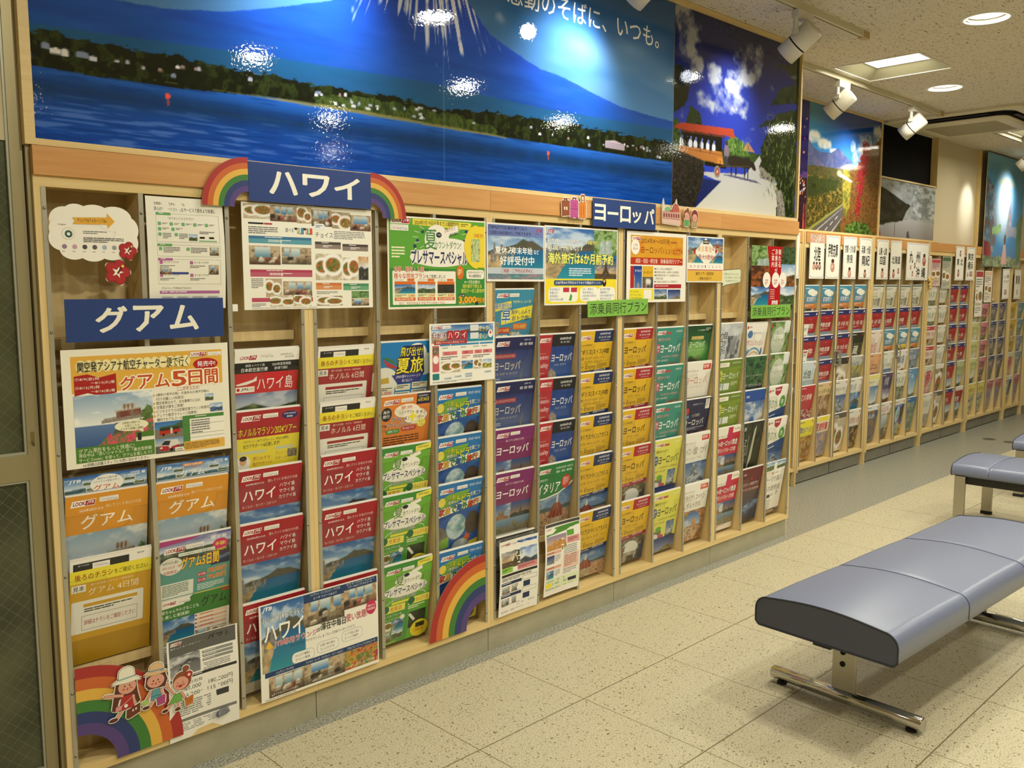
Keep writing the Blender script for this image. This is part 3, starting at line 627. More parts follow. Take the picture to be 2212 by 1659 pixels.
@cover
def teal():
    a = kansai('#3f8c7c', ('6月', '#c85868'), '#e8a0a8', '29,900円～339,900円'); a.pic(0, 200, 66, 97, p_eif, 22, 26, seed=4); a.pic(52, 206, 60, 50, p_castle, 20, 18); a.pic(114, 164, 76, 46, p_blot, 22, 16, seed=3, cols=('#4c4438', '#a08c6c', '#2c3848')); a.e(152, 238, 34, 16, '#c8505c'); a.pic(110, 250, 90, 47, p_blot, 18, 12, seed=8, cols=('#28304c', '#7c8498', '#3c3c44')); return a
@cover
def lime():
    a = kansai('#dcd95c', ('4月', '#2c4c84'), '#3c4414', '298,900円～398,900円'); a.pic(130, 150, 60, 92, p_mtn, 20, 26); a.pic(0, 190, 96, 70, p_arch, 26, 20, seed=3); a.e(72, 180, 22, 12, '#5ca83c'); a.e(96, 220, 22, 10, '#b84868'); a.pic(40, 226, 170, 71, p_mont, 40, 24, seed=8); a.pic(0, 262, 46, 35, p_eif, 14, 12); return a
@cover
def pyramid():
    a = Art(210, 297, '#2c6434'); c = Cv(0, 1, 0, 1, 46, 60); c.grad(.3, '#3c8c3c', 1, '#1c4428'); c.mix(c.ell(.45, .62, .4, .14, .6) * .7, '#a0d070'); c.tex(c.poly([(0, 0), (1, 0), (1, .3), (.6, .36), (.3, .3), (0, .4)]), ['#c8a868', '#8c7444', '#d8bc80'], 3, 8); c.tex(c.poly([(.3, .2), (.58, .52), (.9, .18)]), ['#8c6c44', '#5c4428'], 4, 14); c.tex(c.poly([(0, .4), (.3, .52), (.55, .44), (.5, .36), (0, .32)]), ['#28301c', '#4c5430'], 5, 8); a.canvas(0, 0, 210, 297, c)
    a.t(88, 18, 66, 8, 'ワールド添乗員同行', '#cfe0c4'); a.r(46, 50, 100, 16, '#c8b468'); a.t(36, 74, 126, 32, 'ヨーロッパ', '#f0f4e8', .01); a.t(24, 112, 140, 9, '中近東・アフリカ・トルコ・エジプト', '#d8e4cc'); a.r(150, 8, 54, 26, '#1c3420'); a.lines(154, 12, 46, 16, 2, '#b8c8b0'); return a
@cover
def snapshot():
    a = Art(210, 297, '#eeeade'); a.t(14, 34, 90, 13, 'スナップショット', '#7c4438', .02); a.r(140, 10, 64, 28, '#d04838'); a.t(146, 14, 40, 16, '直行便', '#fff', .02); a.t(10, 68, 176, 38, 'ヨーロッパ', '#c8703c', .0); a.t(20, 114, 140, 8, 'ドイツ・オーストリア・チェコ・ハンガリー', '#c88c64')
    a.pic(0, 170, 210, 127, p_blot, 40, 30, seed=6, cols=('#4c4c2c', '#7c7440', '#38381c')); a.e(106, 244, 34, 44, '#b07840'); a.e(106, 222, 20, 20, '#c08c54'); a.r(0, 186, 66, 44, '#e8e0c8'); a.lines(4, 192, 56, 24, 3, '#b05038'); return a
@cover
def totteoki():
    a = Art(210, 297, '#2b2c48'); a.pic(0, 150, 210, 147, p_blot, 44, 32, seed=3, cols=('#22243c', '#3c3444', '#c09060', '#22243c')); a.e(22, 56, 14, 16, '#c83844'); a.r(166, 6, 34, 48, '#ece8d8'); a.lines(170, 10, 26, 36, 6, '#888'); a.t(60, 22, 84, 8, '添乗員同行プレミアム', '#c8c8d8'); a.r(8, 76, 32, 16, '#5c94b8'); a.t(66, 72, 60, 15, 'とっておきの', '#e8e8e8'); a.t(8, 98, 160, 32, 'ヨーロッパ', '#fff', .01); a.lines(12, 138, 180, 14, 2, '#a8a8b8'); a.lines(12, 164, 70, 10, 1, '#d8d8e0'); return a
@cover
def swiss():
    a = Art(210, 297, '#efece2'); a.t(12, 38, 84, 12, 'スナップショット', '#5c3c58', .02); a.r(144, 12, 60, 26, '#c83c34'); a.t(150, 16, 40, 14, '直行便', '#fff', .02); a.t(8, 66, 190, 38, 'スイス・北欧・カナダ', '#4a4438', .0); a.t(10, 116, 150, 12, 'ドロミテ・ピレネー・チロル', '#6c6454'); a.pic(0, 142, 210, 155, p_mtn, 48, 40); a.lines(12, 288, 120, 5, 1, '#e8e8e0'); return a
@cover
def italy2():
    a = Art(210, 297, '#efece2'); a.t(12, 34, 84, 12, 'スナップショット', '#8c4438', .02); a.r(140, 12, 64, 26, '#d05838'); a.t(146, 16, 44, 14, '大集合', '#fff', .02); a.t(8, 58, 180, 30, 'イタリア・スペイン', '#4a4438', .0); a.t(40, 94, 120, 30, 'ポルトガル', '#4a4438', .0)
    c = Cv(0, 1, 0, 1, 54, 50); c.tex(ONE(c), ['#9c6c48', '#c89468', '#7c5438', '#a87c54'], 4, 10); c.grad(.45, '#c8d4dc', 1, '#2c5ca4', c.ell(.52, .5, .34, .46, .03)); c.tex(c.ell(.52, .5, .34, .46, .03) * (c.Y < .5), ['#c0a078', '#8c6c50', '#e0c8a0', '#6c4c38'], 6, 16); c.tex(c.ell(.6, .56, .09, .16, .1), ['#b8764c', '#d8b488'], 3, 5); c.tex(c.ell(.3, .6, .1, .1) * (c.Y > .5), ['#dce4ec', '#7c94b8'], 3, 6); a.canvas(0, 138, 210, 159, c); a.e(12, 156, 12, 10, '#d8503c'); a.e(38, 160, 12, 10, '#3c8c4c'); a.r(0, 262, 60, 33, '#e8e8d0'); a.lines(10, 268, 44, 18, 3, '#5c7c5c'); return a
@cover
def urouko():
    a = Art(210, 297, '#ece9e0'); a.pic(0, 0, 210, 297, p_land, 44, 56, seed=12, a='#b8bcc0', b='#4c4c50', hz=.25); a.tv(50, 44, 26, 110, '目から', '#28282a', .02); a.tv(20, 44, 26, 120, 'ウロコ', '#28282a', .02); a.t(154, 16, 48, 7, 'ワールドツアー', '#444'); a.pic(84, 62, 110, 235, p_blot, 24, 44, seed=5, cols=('#7c8084', '#c8ccc8', '#4c5054', '#989c9c')); a.p([(140, 240), (170, 200), (180, 297), (130, 297)], '#a8382c'); a.r(112, 80, 52, 70, '#8c9094'); return a
@cover
def olive():
    a = Art(210, 297, '#7c9434'); a.p([(0, 0), (210, 0), (210, 34), (0, 44)], '#6c8430'); a.r(8, 12, 84, 22, '#f0eedc'); a.t(12, 16, 56, 13, 'ランドクルーズ', '#a83c38', .02); a.t(116, 12, 80, 8, '2024年4月10月', '#f0f0d8'); a.e(24, 80, 22, 30, '#c8d04c'); a.t(10, 70, 28, 16, '添乗員', '#5c6c1c', .01); a.t(48, 64, 142, 34, 'ヨーロッパ', '#fff', .01)
    a.r(8, 118, 50, 34, '#e0e8e4'); a.r(66, 118, 52, 34, '#e8ece4'); a.lines(130, 114, 66, 20, 3, '#d8e0b0'); a.lines(10, 122, 44, 24, 3, '#5c78a8'); a.ln([(0, 282), (60, 296), (118, 232), (196, 216), (196, 262)], 7, '#e8e8dc'); a.pic(40, 220, 60, 62, p_mont, 18, 18); a.e(36, 210, 14, 12, '#8c6438'); a.pic(140, 230, 56, 67, p_forest, 18, 18); a.e(126, 262, 16, 16, '#c89c54'); return a
@cover
def pink():
    a = Art(210, 297, '#c22c44'); a.p([(0, 0), (210, 0), (210, 30), (0, 38)], '#ecead8'); a.r(96, 0, 44, 60, '#c22c58'); a.r(8, 32, 84, 22, '#f0eee0'); a.t(12, 36, 72, 14, 'ランドクルーズ', '#4c3c3c', .02); a.t(150, 8, 50, 9, '2024年', '#3c3c50', .01); a.t(16, 74, 40, 16, '周遊', '#fff'); a.t(44, 66, 150, 30, 'ヨーロッパ周遊', '#fff', .03, ol='#8c1c34'); a.t(8, 106, 180, 24, '豪華ランドクルーズの旅', '#fff', .02); a.pic(0, 144, 210, 124, p_collage, 50, 40, seed=9); a.r(0, 268, 210, 29, '#ece4d8'); a.lines(8, 272, 150, 10, 2, '#c84858'); return a
@cover
def world():
    a = Art(210, 297, '#eeebe2'); a.e(22, 22, 8, 8, '#c83c38'); a.t(36, 16, 24, 9, '旅物語', '#333'); a.e(52, 58, 24, 20, '#4c7cb4'); a.t(84, 48, 76, 11, '旅行好きのための', '#4c6c9c'); a.t(14, 88, 176, 30, '世界コレクション', '#c8484c', .02, ol='#fff'); a.ring(110, 210, 74, 82, '#4c90b8', 190, 350); a.ring(110, 220, 66, 72, '#d8a848', 190, 350)
    c = Cv(0, 1, 0, 1, 40, 30); c.c[:] = srgb('#eeebe2'); c.tex(c.poly([(.0, 0), (.1, .4), (.2, .2), (.3, .6), (.42, .3), (.5, .9), (.58, .3), (.7, .7), (.82, .2), (.9, .4), (1, 0)], .05), ['#c8584c', '#d8a050', '#4c90a0', '#78a850'], 3, 8); a.canvas(10, 190, 190, 107, c); a.p([(14, 170), (54, 132), (60, 140), (34, 176)], '#5c84b0'); a.e(180, 150, 8, 20, '#5c78b0'); return a
@cover
def whitehorse():
    a = Art(210, 297, '#22342a'); a.pic(0, 0, 210, 150, p_forest, 44, 30, seed=7, cols=('#14241a', '#2c4c34', '#4c7c44', '#182c20')); a.t(20, 96, 170, 9, '夏のカナダ・ユーコンの大自然を訪ねる', '#c8d8c8'); a.t(6, 144, 196, 18, 'カナダ・ホワイトホースへ', '#f0f4f0', .01); a.pic(0, 172, 210, 125, p_land, 44, 26, seed=4, a='#5c8098', b='#2c4430', hz=.4); a.r(8, 186, 84, 50, '#c8d4d4'); a.r(110, 176, 70, 90, '#d4dcd4'); a.lines(12, 192, 74, 38, 6, '#567'); a.lines(114, 182, 60, 76, 9, '#567'); return a
@cover
def santorini():
    a = Art(210, 297, '#2c5294'); c = Cv(0, 1, 0, 1, 44, 56); sky(c, '#a8c0dc', '#24488c', .4, .7, 4); c.tex(c.under([(0, .4), (.4, .5), (.7, .42), (1, .5)], 0, wob=.08), ['#e8e8e8', '#8c9cb8', '#c8a890', '#dce0e4'], 5, 10); c.mix(c.ell(.52, .4, .13, .12), '#3c6cb4'); a.canvas(0, 0, 210, 297, c); a.r(0, 0, 210, 60, '#2850a0'); a.t(24, 26, 30, 12, '旅物語', '#fff', .01); a.t(84, 76, 60, 8, 'ハイライト', '#dde'); a.t(30, 96, 150, 30, 'ヨーロッパ', '#fff', .005); return a
@cover
def africa():
    a = Art(210, 297, '#2a2c22'); a.pic(0, 0, 210, 297, p_forest, 40, 56, seed=15, cols=('#1a1c14', '#38402c', '#1e2018', '#5c6440')); a.t(20, 22, 20, 20, '旅', '#fff'); a.tv(40, 90, 22, 130, 'アフリカ', '#d8dccc'); a.tv(70, 70, 12, 110, 'とっておきの旅', '#c8ccb8'); a.p([(120, 40), (138, 20), (128, 200), (96, 260)], '#b8b8a0'); return a
@cover
def emirates():
    a = Art(210, 297, '#651f28'); a.pic(0, 130, 210, 167, p_wave, 44, 40); a.t(24, 26, 26, 10, '旅物語', '#eee', .01); a.e(110, 58, 5, 8, '#c83c38'); a.t(34, 78, 150, 18, 'エミレーツ航空で行く', '#f0e4e0', .005); a.t(30, 108, 160, 16, 'ワンランク上の空の旅', '#f0e4e0', .0); a.p([(80, 270), (150, 262), (150, 297), (84, 297)], '#241820'); return a
@cover
def premium():
    a = Art(210, 297, '#e8e8e0'); a.pic(0, 0, 210, 297, p_falls, 44, 56, seed=6); a.e(104, 100, 70, 74, '#c4ccb8'); a.e(20, 20, 8, 8, '#c83c38'); a.t(30, 14, 26, 10, '旅物語', '#333', .02); a.r(150, 0, 60, 60, '#dfe4dc'); a.t(54, 66, 100, 26, '旅物語', '#f6f6f0', .03); a.t(40, 102, 130, 24, 'プレミアム', '#f6f6f0', .02); return a
@cover
def water():
    a = Art(210, 297, '#efece2'); a.e(22, 24, 8, 8, '#c83c38'); a.t(34, 18, 26, 10, '旅物語', '#333', .02); a.p([(72, 8), (144, 4), (136, 40), (108, 54), (80, 42)], '#a83038'); a.t(84, 16, 46, 10, '特集', '#fff', .02); a.t(14, 66, 110, 60, '旅の水', '#5c8c4c', .0); a.e(168, 90, 30, 34, '#5ca04c'); a.t(156, 76, 24, 26, '旅', '#fff', .02); a.p([(0, 150), (210, 116), (210, 190), (150, 216), (0, 240)], '#2c4c84'); a.ln([(20, 170), (110, 156)], 5, '#e8ecf0'); a.pic(0, 190, 210, 107, p_mtn, 44, 28, seed=14); return a
@cover
def theme():
    a = Art(210, 297, '#efece2'); a.pic(0, 0, 210, 48, p_land, 30, 12, seed=6, a='#4c88b8'); a.r(90, 4, 30, 40, '#efece2'); a.p([(0, 60), (80, 44), (210, 40), (210, 270), (80, 282), (0, 290)], '#efece2'); a.e(84, 64, 6, 7, '#c83c38'); a.t(96, 60, 54, 8, '人気特集号', '#666'); a.t(20, 84, 170, 30, 'テーマで選ぶ', '#55504a', .0); a.t(24, 134, 162, 32, '私の旅物語', '#55504a', .0); a.r(60, 186, 34, 18, '#2a2824'); a.lines(104, 186, 26, 14, 2, '#777'); a.lines(150, 174, 26, 24, 3, '#777')
    for i in range(6): a.lines(50 + 6 * (i % 2), 216 + i * 9, 100, 7, 1, '#999')
    a.pic(0, 272, 210, 25, p_blot, 26, 8, seed=5, cols=('#6c7440', '#4c4c70', '#c8a878', '#3c3428')); return a
@cover
def darkflyer():
    a = Art(210, 297, '#33322e'); a.pic(4, 6, 202, 130, p_blot, 30, 20, seed=7, cols=('#2c2c2a', '#8c8c86', '#484844')); a.lines(10, 146, 180, 130, 14, '#8c8c86'); return a
# ---- covers of the alcove racks
def gen(back, pic=None, top=None, title='', tc='#222', ty=60, th=34, tw=160, tx=18, py=140, bo=.02, **kw):
    a = Art(210, 297, back)
    if pic: a.pic(0, py, 210, 297 - py, pic, 24, 22, **kw)
    if top: a.r(0, 0, 210, 34, top)
    a.lines(16, 14, 120, 10, 1, '#555' if back.lower().startswith(('#e', '#d', '#f')) and not top else '#ddd'); a.p([(184, 10), (198, 8), (194, 24), (180, 26)], '#b83c3c' if not top else '#e8e8f0')
    if title: a.t(tx, ty, tw, th, title, tc, bo)
    return a
def redb(title, seed, w=150):
    a = gen('#a3262c', p_land, '#262c66', title, '#f4ece4', 84, 34, w, 22, 150, seed=seed, a='#7c90a8', b='#6c5c4c'); a.t(70, 48, 60, 8, 'エースJTB', '#e88c88'); a.lines(24, 126, 140, 14, 2, '#e0b0a8'); return a
def kazo(seed=1, band='#d07c3c'):
    a = Art(210, 297, '#4c90b0'); a.e(110, 44, 50, 22, '#f0efe2'); a.e(150, 54, 50, 20, '#f0efe2'); a.t(6, 62, 30, 40, '夏', '#ecdc4c', .04, ol='#3c6c3c'); a.t(56, 76, 130, 36, '家族旅行', '#e8f0f4', .03, ol='#2c4c84'); a.lines(20, 16, 120, 9, 1, '#e8f0f4'); a.r(0, 124, 210, 34, band); a.lines(10, 132, 180, 16, 2, '#f4e0c8')
    a.pic(0, 158, 210, 139, p_forest, 24, 20, seed=seed, cols=('#3c6c7c', '#5c7444', '#2c3c2c', '#6c90a0')); a.e(104, 214, 20, 44, '#2a2018'); a.e(110, 190, 12, 14, '#d8c0a0'); a.e(102, 240, 14, 24, '#e0d4b8'); a.r(150, 160, 40, 30, '#d8908c'); return a
def shun(seed):
    a = Art(210, 297, '#3c5c54'); a.r(10, 10, 196, 164, '#ddd9c6'); a.lines(24, 24, 130, 16, 2, '#777'); a.t(26, 96, 150, 62, '旬の宿', '#8c8c78', .03, ol='#5c5c4c', ow=.03); a.ln([(24, 84), (120, 84), (140, 130), (160, 60), (200, 56)], 2, '#6c6c5c'); a.pic(0, 178, 210, 119, p_blot, 24, 16, seed=seed, cols=('#3c3830', '#8c8070', '#28241e', '#6c5c4c')); return a
DOM = {
 'kazoku': lambda: kazo(2), 'kazoku_y': lambda: kazo(5, '#e0c83c'), 'shun': lambda: shun(3), 'shun2': lambda: shun(8),
 'hokuriku': lambda: redb('北陸', 3), 'ise': lambda: redb('伊勢志摩', 6, 164), 'kyoto': lambda: redb('京都・びわ湖・奈良', 9, 176), 'hyogo': lambda: redb('兵庫・大阪・南紀', 11, 176), 'sanin': lambda: redb('山陽・山陰・四国', 13, 176), 'hokkaido': lambda: redb('北海道', 15, 140), 'okinawa': lambda: redb('沖縄', 17, 110), 'kyushu': lambda: redb('九州', 19, 110), 'tohoku': lambda: redb('東北', 21, 100), 'tokyo': lambda: redb('東京・横浜', 23),
 'hokuriku_w': lambda: gen('#ccd8da', p_land, None, '北陸', '#28303c', 60, 56, 110, 50, 130, seed=31, a='#9cb0bc', b='#6c7468'),
 'otokawa': lambda: gen('#b83038', p_blot, None, '乙川青春', '#f8e8e0', 60, 44, 150, 30, 170, .02, seed=4, cols=('#b83038', '#8c2028', '#e8d8c8', '#3c2824')),
 'toku': lambda: gen('#eadc3c', p_blot, None, '得旅セレクション', '#3c5cae', 50, 44, 180, 14, 120, .04, seed=9, cols=('#5c7ca8', '#d8a848', '#7c4c34', '#b8c060'), f=7),
 'tan': lambda: gen('#d8bc8c', p_blot, None, 'ちょっと贅沢な旅', '#6c7c3c', 44, 30, 180, 14, 90, .02, seed=12, cols=('#c89c74', '#7c5c38', '#d8bc9c', '#8c4838')),
 'natsu': lambda: gen('#e8dcc8', p_blot, '#ecd83c', '夏旅特集', '#c83838', 44, 60, 170, 16, 116, .05, seed=14, cols=('#a88c9c', '#d8a888', '#6c7ca0', '#c8d0a0'), f=7),
 'food': lambda: gen('#32302a', p_food, None, '食', '#e8e4d8', 110, 100, 84, 70, 50, .0, seed=6, bg='#c8bca4'),
 'kura': lambda: gen('#2c2a20', p_forest, None, '蔵', '#f0ece0', 100, 70, 80, 66, 80, .02, seed=13, cols=('#2c2a1c', '#54543a', '#3c3c28')),
 'pale': lambda: gen('#b8bcb4', p_blot, None, '大人の旅', '#3c4c6c', 40, 30, 120, 30, 70, .01, seed=16, cols=('#7c8488', '#c8b858', '#5c6470', '#a8acac')),
 'arch': lambda: gen('#dfdcd0', p_mtn, None, 'ゆとりの旅', '#6c6c6c', 52, 26, 130, 40, 110, .0, seed=7),
 'mono': lambda: gen('#5c544c', p_food, None, '水曜旅', '#d8d0c4', 20, 20, 80, 14, 40, .01, seed=21, bg='#e4dccc'),
 'seaw': lambda: gen('#e2dfd4', p_coast, None, '海と宿', '#5c84a0', 40, 50, 100, 24, 110, .0, seed=5),
 'orangedk': lambda: gen('#e6e0d4', p_forest, None, '特選旅館の旅', '#c87c74', 60, 46, 190, 10, 130, .02, seed=23, cols=('#4c4c44', '#3c3c36', '#c89448', '#54544a')),
 'peach': lambda: gen('#dca87c', p_blot, None, 'ムロコレ', '#5c3c2c', 80, 44, 170, 20, 150, .02, seed=25, cols=('#54607c', '#d8a078', '#4c4454')),
 'redpink': lambda: gen('#e8d8cc', p_blot, None, '美食の宿', '#c05050', 90, 90, 120, 24, 200, .01, seed=26, cols=('#e8d0c0', '#a86848', '#c89878')),
 'carbl': lambda: gen('#e0dfd2', p_land, None, 'フリープラン', '#3c5494', 96, 28, 170, 20, 140, .03, seed=27, a='#3c5c9c', b='#5c6c8c', hz=.3),
 'skyw': lambda: gen('#e4e0c8', p_land, '#e8dc78', '四国の空へ', '#888', 46, 20, 140, 14, 90, .0, seed=28, a='#5c84b0', b='#8c7c58', hz=.3),
 'plum': lambda: gen('#4c4468', p_land, None, '秋の旅', '#e8e4e0', 30, 70, 70, 80, 130, .01, seed=29, a='#6c5c84', b='#a85838'),
 'navy': lambda: gen('#dfe2e0', p_forest, None, '個人旅行', '#d8e4f0', 70, 34, 110, 50, 40, .02, seed=30, cols=('#28406c', '#4c6484', '#a87844', '#3c4c44')),
 'house': lambda: gen('#e2ddd2', p_room, None, 'ふるさと宿', '#c85c6c', 30, 44, 140, 14, 90, .02, seed=31),
 'navyw': lambda: gen('#e4e4dc', p_food, None, '沖縄の島', '#28447c', 40, 70, 150, 14, 130, .03, seed=32),
 'wgreen': lambda: gen('#dfe0d2', p_forest, None, '大人旅', '#6c8c6c', 50, 50, 150, 24, 130, .0, seed=33, cols=('#6c7464', '#a8b098', '#4c5440', '#8c7c60')),
 'toys': lambda: gen('#dcd9cc', p_fams, None, '夏の思い出', '#e0d8c8', 40, 20, 120, 30, 40, .01, seed=35),
 'bluegr': lambda: gen('#7c90a0', p_blot, None, '黒部の旅', '#dce4e8', 50, 40, 130, 30, 90, .0, seed=36, cols=('#6c8498', '#a0b0bc', '#54606c', '#8c6458')),
 'skyb': lambda: gen('#5c94c0', p_land, None, '空と山', '#e8f0f4', 36, 36, 90, 30, 60, .0, seed=37, a='#5c98c8', b='#8ca0a8', hz=.3),
 'greenp': lambda: gen('#3c6ca0', p_forest, None, '湖めぐり', '#e4e04c', 40, 44, 150, 30, 70, .02, seed=38, cols=('#5c7c6c', '#a8a880', '#4c7484', '#8c7c58')),
 'wbrown': lambda: gen('#dcdacb', p_blot, None, '温泉宿', '#9c9480', 60, 50, 150, 24, 150, .0, seed=39, cols=('#5c4428', '#a87840', '#3c3020', '#c89850')),
 'redw': lambda: gen('#e0d4c8', p_forest, '#b84444', '夏のわくわく', '#b83c40', 46, 40, 180, 14, 110, .03, seed=40, cols=('#5c7440', '#c8c8a8', '#8c4440', '#3c4c2c')),
 'redgr': lambda: gen('#c8ccb8', p_forest, None, '花', '#b83848', 40, 90, 120, 60, 60, .04, seed=41, cols=('#5c7440', '#c85868', '#e0dcd0', '#3c5430')),
 'white': lambda: gen('#dfddd0', p_blot, None, '北の旅', '#8c8c94', 60, 60, 120, 40, 180, .0, seed=42, cols=('#b8b8b0', '#8c8c88', '#d0d0c4')),
 'dfood': lambda: gen('#5c5040', p_food, '#ddd9cc', '', '#fff', seed=44, py=34, bg='#4c4030'),
 'gray': lambda: gen('#b8c08c', p_land, None, '自然の宿', '#4c6c3c', 50, 40, 150, 24, 130, .01, seed=45, a='#8c9ca0', b='#5c6c5c'),
 'redt': lambda: gen('#9c2c34', p_land, '#dcd8d0', '東京', '#fff', 90, 50, 110, 40, 150, .02, seed=46, a='#6c7c98', b='#8c7468'),
 'palegreen': lambda: gen('#c8cc8c', p_land, None, '九州の宿', '#6c7444', 30, 40, 160, 20, 90, .01, seed=47, a='#b8b878', b='#4c6078'),
 'pinkgreen': lambda: gen('#c87c84', p_forest, None, '花旅', '#3c2c28', 40, 60, 120, 60, 120, .03, seed=48, cols=('#a8b84c', '#3c4428', '#d8a8a0', '#c89890')),
 'lemon': lambda: gen('#dcd074', p_blot, None, 'お得旅', '#a87c28', 40, 44, 140, 30, 110, .02, seed=49, cols=('#4c6478', '#e0d890', '#7c8c94', '#2c3440')),
 'nvgrey': lambda: gen('#6c6c74', p_blot, '#2c3468', '関東', '#d8b8a8', 60, 40, 100, 50, 110, .01, seed=50, cols=('#5c6470', '#8c8484', '#444c58', '#a88c78')),
 'redpk': lambda: gen('#b87078', p_blot, None, '夏の旅', '#5c2c50', 40, 40, 140, 30, 90, .01, seed=51, cols=('#c86450', '#5c7ca8', '#d89c94', '#4c5c90')),
 'mustard': lambda: gen('#c8a83c', p_blot, None, '箱根', '#5c4c1c', 50, 50, 110, 50, 110, .01, seed=52, cols=('#8c7c4c', '#c8b060', '#5c5c44')),
 'tealb': lambda: gen('#5c8c94', p_blot, None, '海の旅', '#dce8e4', 50, 40, 120, 40, 120, .01, seed=53, cols=('#5c8490', '#a09880', '#3c5c6c')),
}
# ------------------------------------------------------------------ the room
H = 2.62
DOWN = [(3.915, -0.83), (5.32, -0.14), (2.07, -0.95), (1.82, -2.2), (3.13, -1.95), (4.48, -2.35), (3.1, -3.42), (5.94, -1.3), (0.35, -1.5), (0.3, -3.3), (7.2, -1.5), (8.6, -0.75), (4.05, -4.85), (-1.2, -2.0)]
SQUARE = [(4.56, -0.125), (7.62, -0.125), (6.3, -2.6), (1.2, -4.4)]
HD, HS = 0.08, 0.235
def ceiling():
    hs = [(x - HD, x + HD, y - HD, y + HD) for x, y in DOWN] + [(x - HS, x + HS, y - HS, y + HS) for x, y in SQUARE]
    xs = sorted({-3.2, 12.2} | {q for h in hs for q in h[:2]}); ys = sorted({-6.2, 0.8} | {q for h in hs for q in h[2:]})
    b = MB()
    for x0, x1 in zip(xs, xs[1:]):
        for y0, y1 in zip(ys, ys[1:]):
            cx, cy = (x0 + x1) / 2, (y0 + y1) / 2
            if not any(h[0] < cx < h[1] and h[2] < cy < h[3] for h in hs): b.add([(x0, y0, H), (x0, y1, H), (x1, y1, H), (x1, y0, H)], [(0, 1, 2, 3)])
    m = mat('fissured_ceiling_tile', '#d6cdb9', 0.9); tc = N(m, 'ShaderNodeTexCoord')
    mp = N(m, 'ShaderNodeMapping'); mp.inputs['Scale'].default_value = (24, 72, 30); LK(m, tc, 'Object', mp, 'Vector')
    n = N(m, 'ShaderNodeTexNoise', Scale=1.5, Detail=2.0, Roughness=0.5, Distortion=1.4); LK(m, mp, 'Vector', n, 'Vector')
    r = ramp(m, [(0.35, '#7c7058'), (0.40, '#d6cdb9')]); LK(m, n, 'Fac', r, 'Fac'); LK(m, r, 'Color', PB(m), 'Base Color'); bump(m, n, 'Fac', 0.25, 0.003)
    o = b.build('ceiling', m); struct(o)
    return o
ceiling()

def floor_mats():
    m = mat('beige_terrazzo_tile', '#c4bb9c', 0.36, spec=0.3); tc = N(m, 'ShaderNodeTexCoord')
    n1 = N(m, 'ShaderNodeTexNoise', Scale=230.0, Detail=2.0, Roughness=0.6); LK(m, tc, 'Object', n1, 'Vector')
    n2 = N(m, 'ShaderNodeTexNoise', Scale=120.0, Detail=1.5, Roughness=0.5, Distortion=1.0); LK(m, tc, 'Object', n2, 'Vector')
    n3 = N(m, 'ShaderNodeTexNoise', Scale=48.0, Detail=3.0); LK(m, tc, 'Object', n3, 'Vector')
    r1 = ramp(m, [(0.34, '#aaa082'), (0.52, '#c6bd9e'), (0.68, '#dbd3b8')]); LK(m, n1, 'Fac', r1, 'Fac')
    r2 = ramp(m, [(0.33, '#000'), (0.37, '#fff')]); LK(m, n2, 'Fac', r2, 'Fac')
    mx = N(m, 'ShaderNodeMix', data_type='RGBA'); LK(m, r2, 'Color', mx, 'Factor'); mx.inputs['A'].default_value = (*lin('#6f6548'), 1); LK(m, r1, 'Color', mx, 'B')
    sp = N(m, 'ShaderNodeSeparateXYZ'); LK(m, tc, 'Object', sp, 'Vector')
    def grid(out, pitch, off, w):
        a = N(m, 'ShaderNodeMath', operation='ADD'); a.inputs[1].default_value = -off + pitch * 40; LK(m, sp, out, a, 0)
        d = N(m, 'ShaderNodeMath', operation='DIVIDE'); d.inputs[1].default_value = pitch; LK(m, a, 0, d, 0)
        f = N(m, 'ShaderNodeMath', operation='FRACT'); LK(m, d, 0, f, 0)
        l = N(m, 'ShaderNodeMath', operation='LESS_THAN'); l.inputs[1].default_value = w / pitch; LK(m, f, 0, l, 0); return l
    gx = grid('X', 0.472, 0.988, 0.0032); gy = grid('Y', 0.4755, -0.0245, 0.0045)
    mm = N(m, 'ShaderNodeMath', operation='MAXIMUM'); LK(m, gx, 0, mm, 0); LK(m, gy, 0, mm, 1)
    m2 = N(m, 'ShaderNodeMix', data_type='RGBA'); LK(m, mm, 0, m2, 'Factor'); LK(m, mx, 'Result', m2, 'A'); m2.inputs['B'].default_value = (*lin('#7c7156'), 1)
    LK(m, m2, 'Result', PB(m), 'Base Color')
    g = mat('grey_granite', '#8d8c80', 0.32, spec=0.4); tc = N(g, 'ShaderNodeTexCoord')
    n1 = N(g, 'ShaderNodeTexNoise', Scale=150.0, Detail=3.0, Roughness=0.7); LK(g, tc, 'Object', n1, 'Vector')
    r = ramp(g, [(0.36, '#4c4a44'), (0.46, '#8e8d80'), (0.6, '#a8a798'), (0.7, '#cfcdbc')]); LK(g, n1, 'Fac', r, 'Fac'); LK(g, r, 'Color', PB(g), 'Base Color')
    return m, g
FB, FG = floor_mats()
struct(MB().box(-3.2, 12.2, -6.2, -0.045, -0.08, 0).build('floor', FB))
struct(MB().box(-3.2, 12.2, -0.045, 0.8, -0.08, 0).build('floor', FG))
def wall(name, *bx, m='wallpaper'):
    b = MB()
    for q in bx: b.box(*q)
    return struct(b.build(name, MAT[m]))
wall('wall_front', (-3.2, -0.82, 0.05, 0.2, 0, H), (-0.82, 3.75, 0.03, 0.2, 1.722, H), (0, 3.75, 0.112, 0.2, 0, 1.722))
wall('wall_return', (3.752, 3.79, 0.03, 0.8, 0, H))
wall('wall_alcove', (3.79, 6.17, 0.63, 0.8, 1.72, H), (6.17, 7.305, 0.63, 0.8, 1.72, 2.2), (6.17, 7.305, 0.7, 0.8, 2.2, H), (7.305, 12.2, 0.63, 0.8, 1.72, H), (3.79, 12.2, 0.69, 0.8, 0, 1.72))
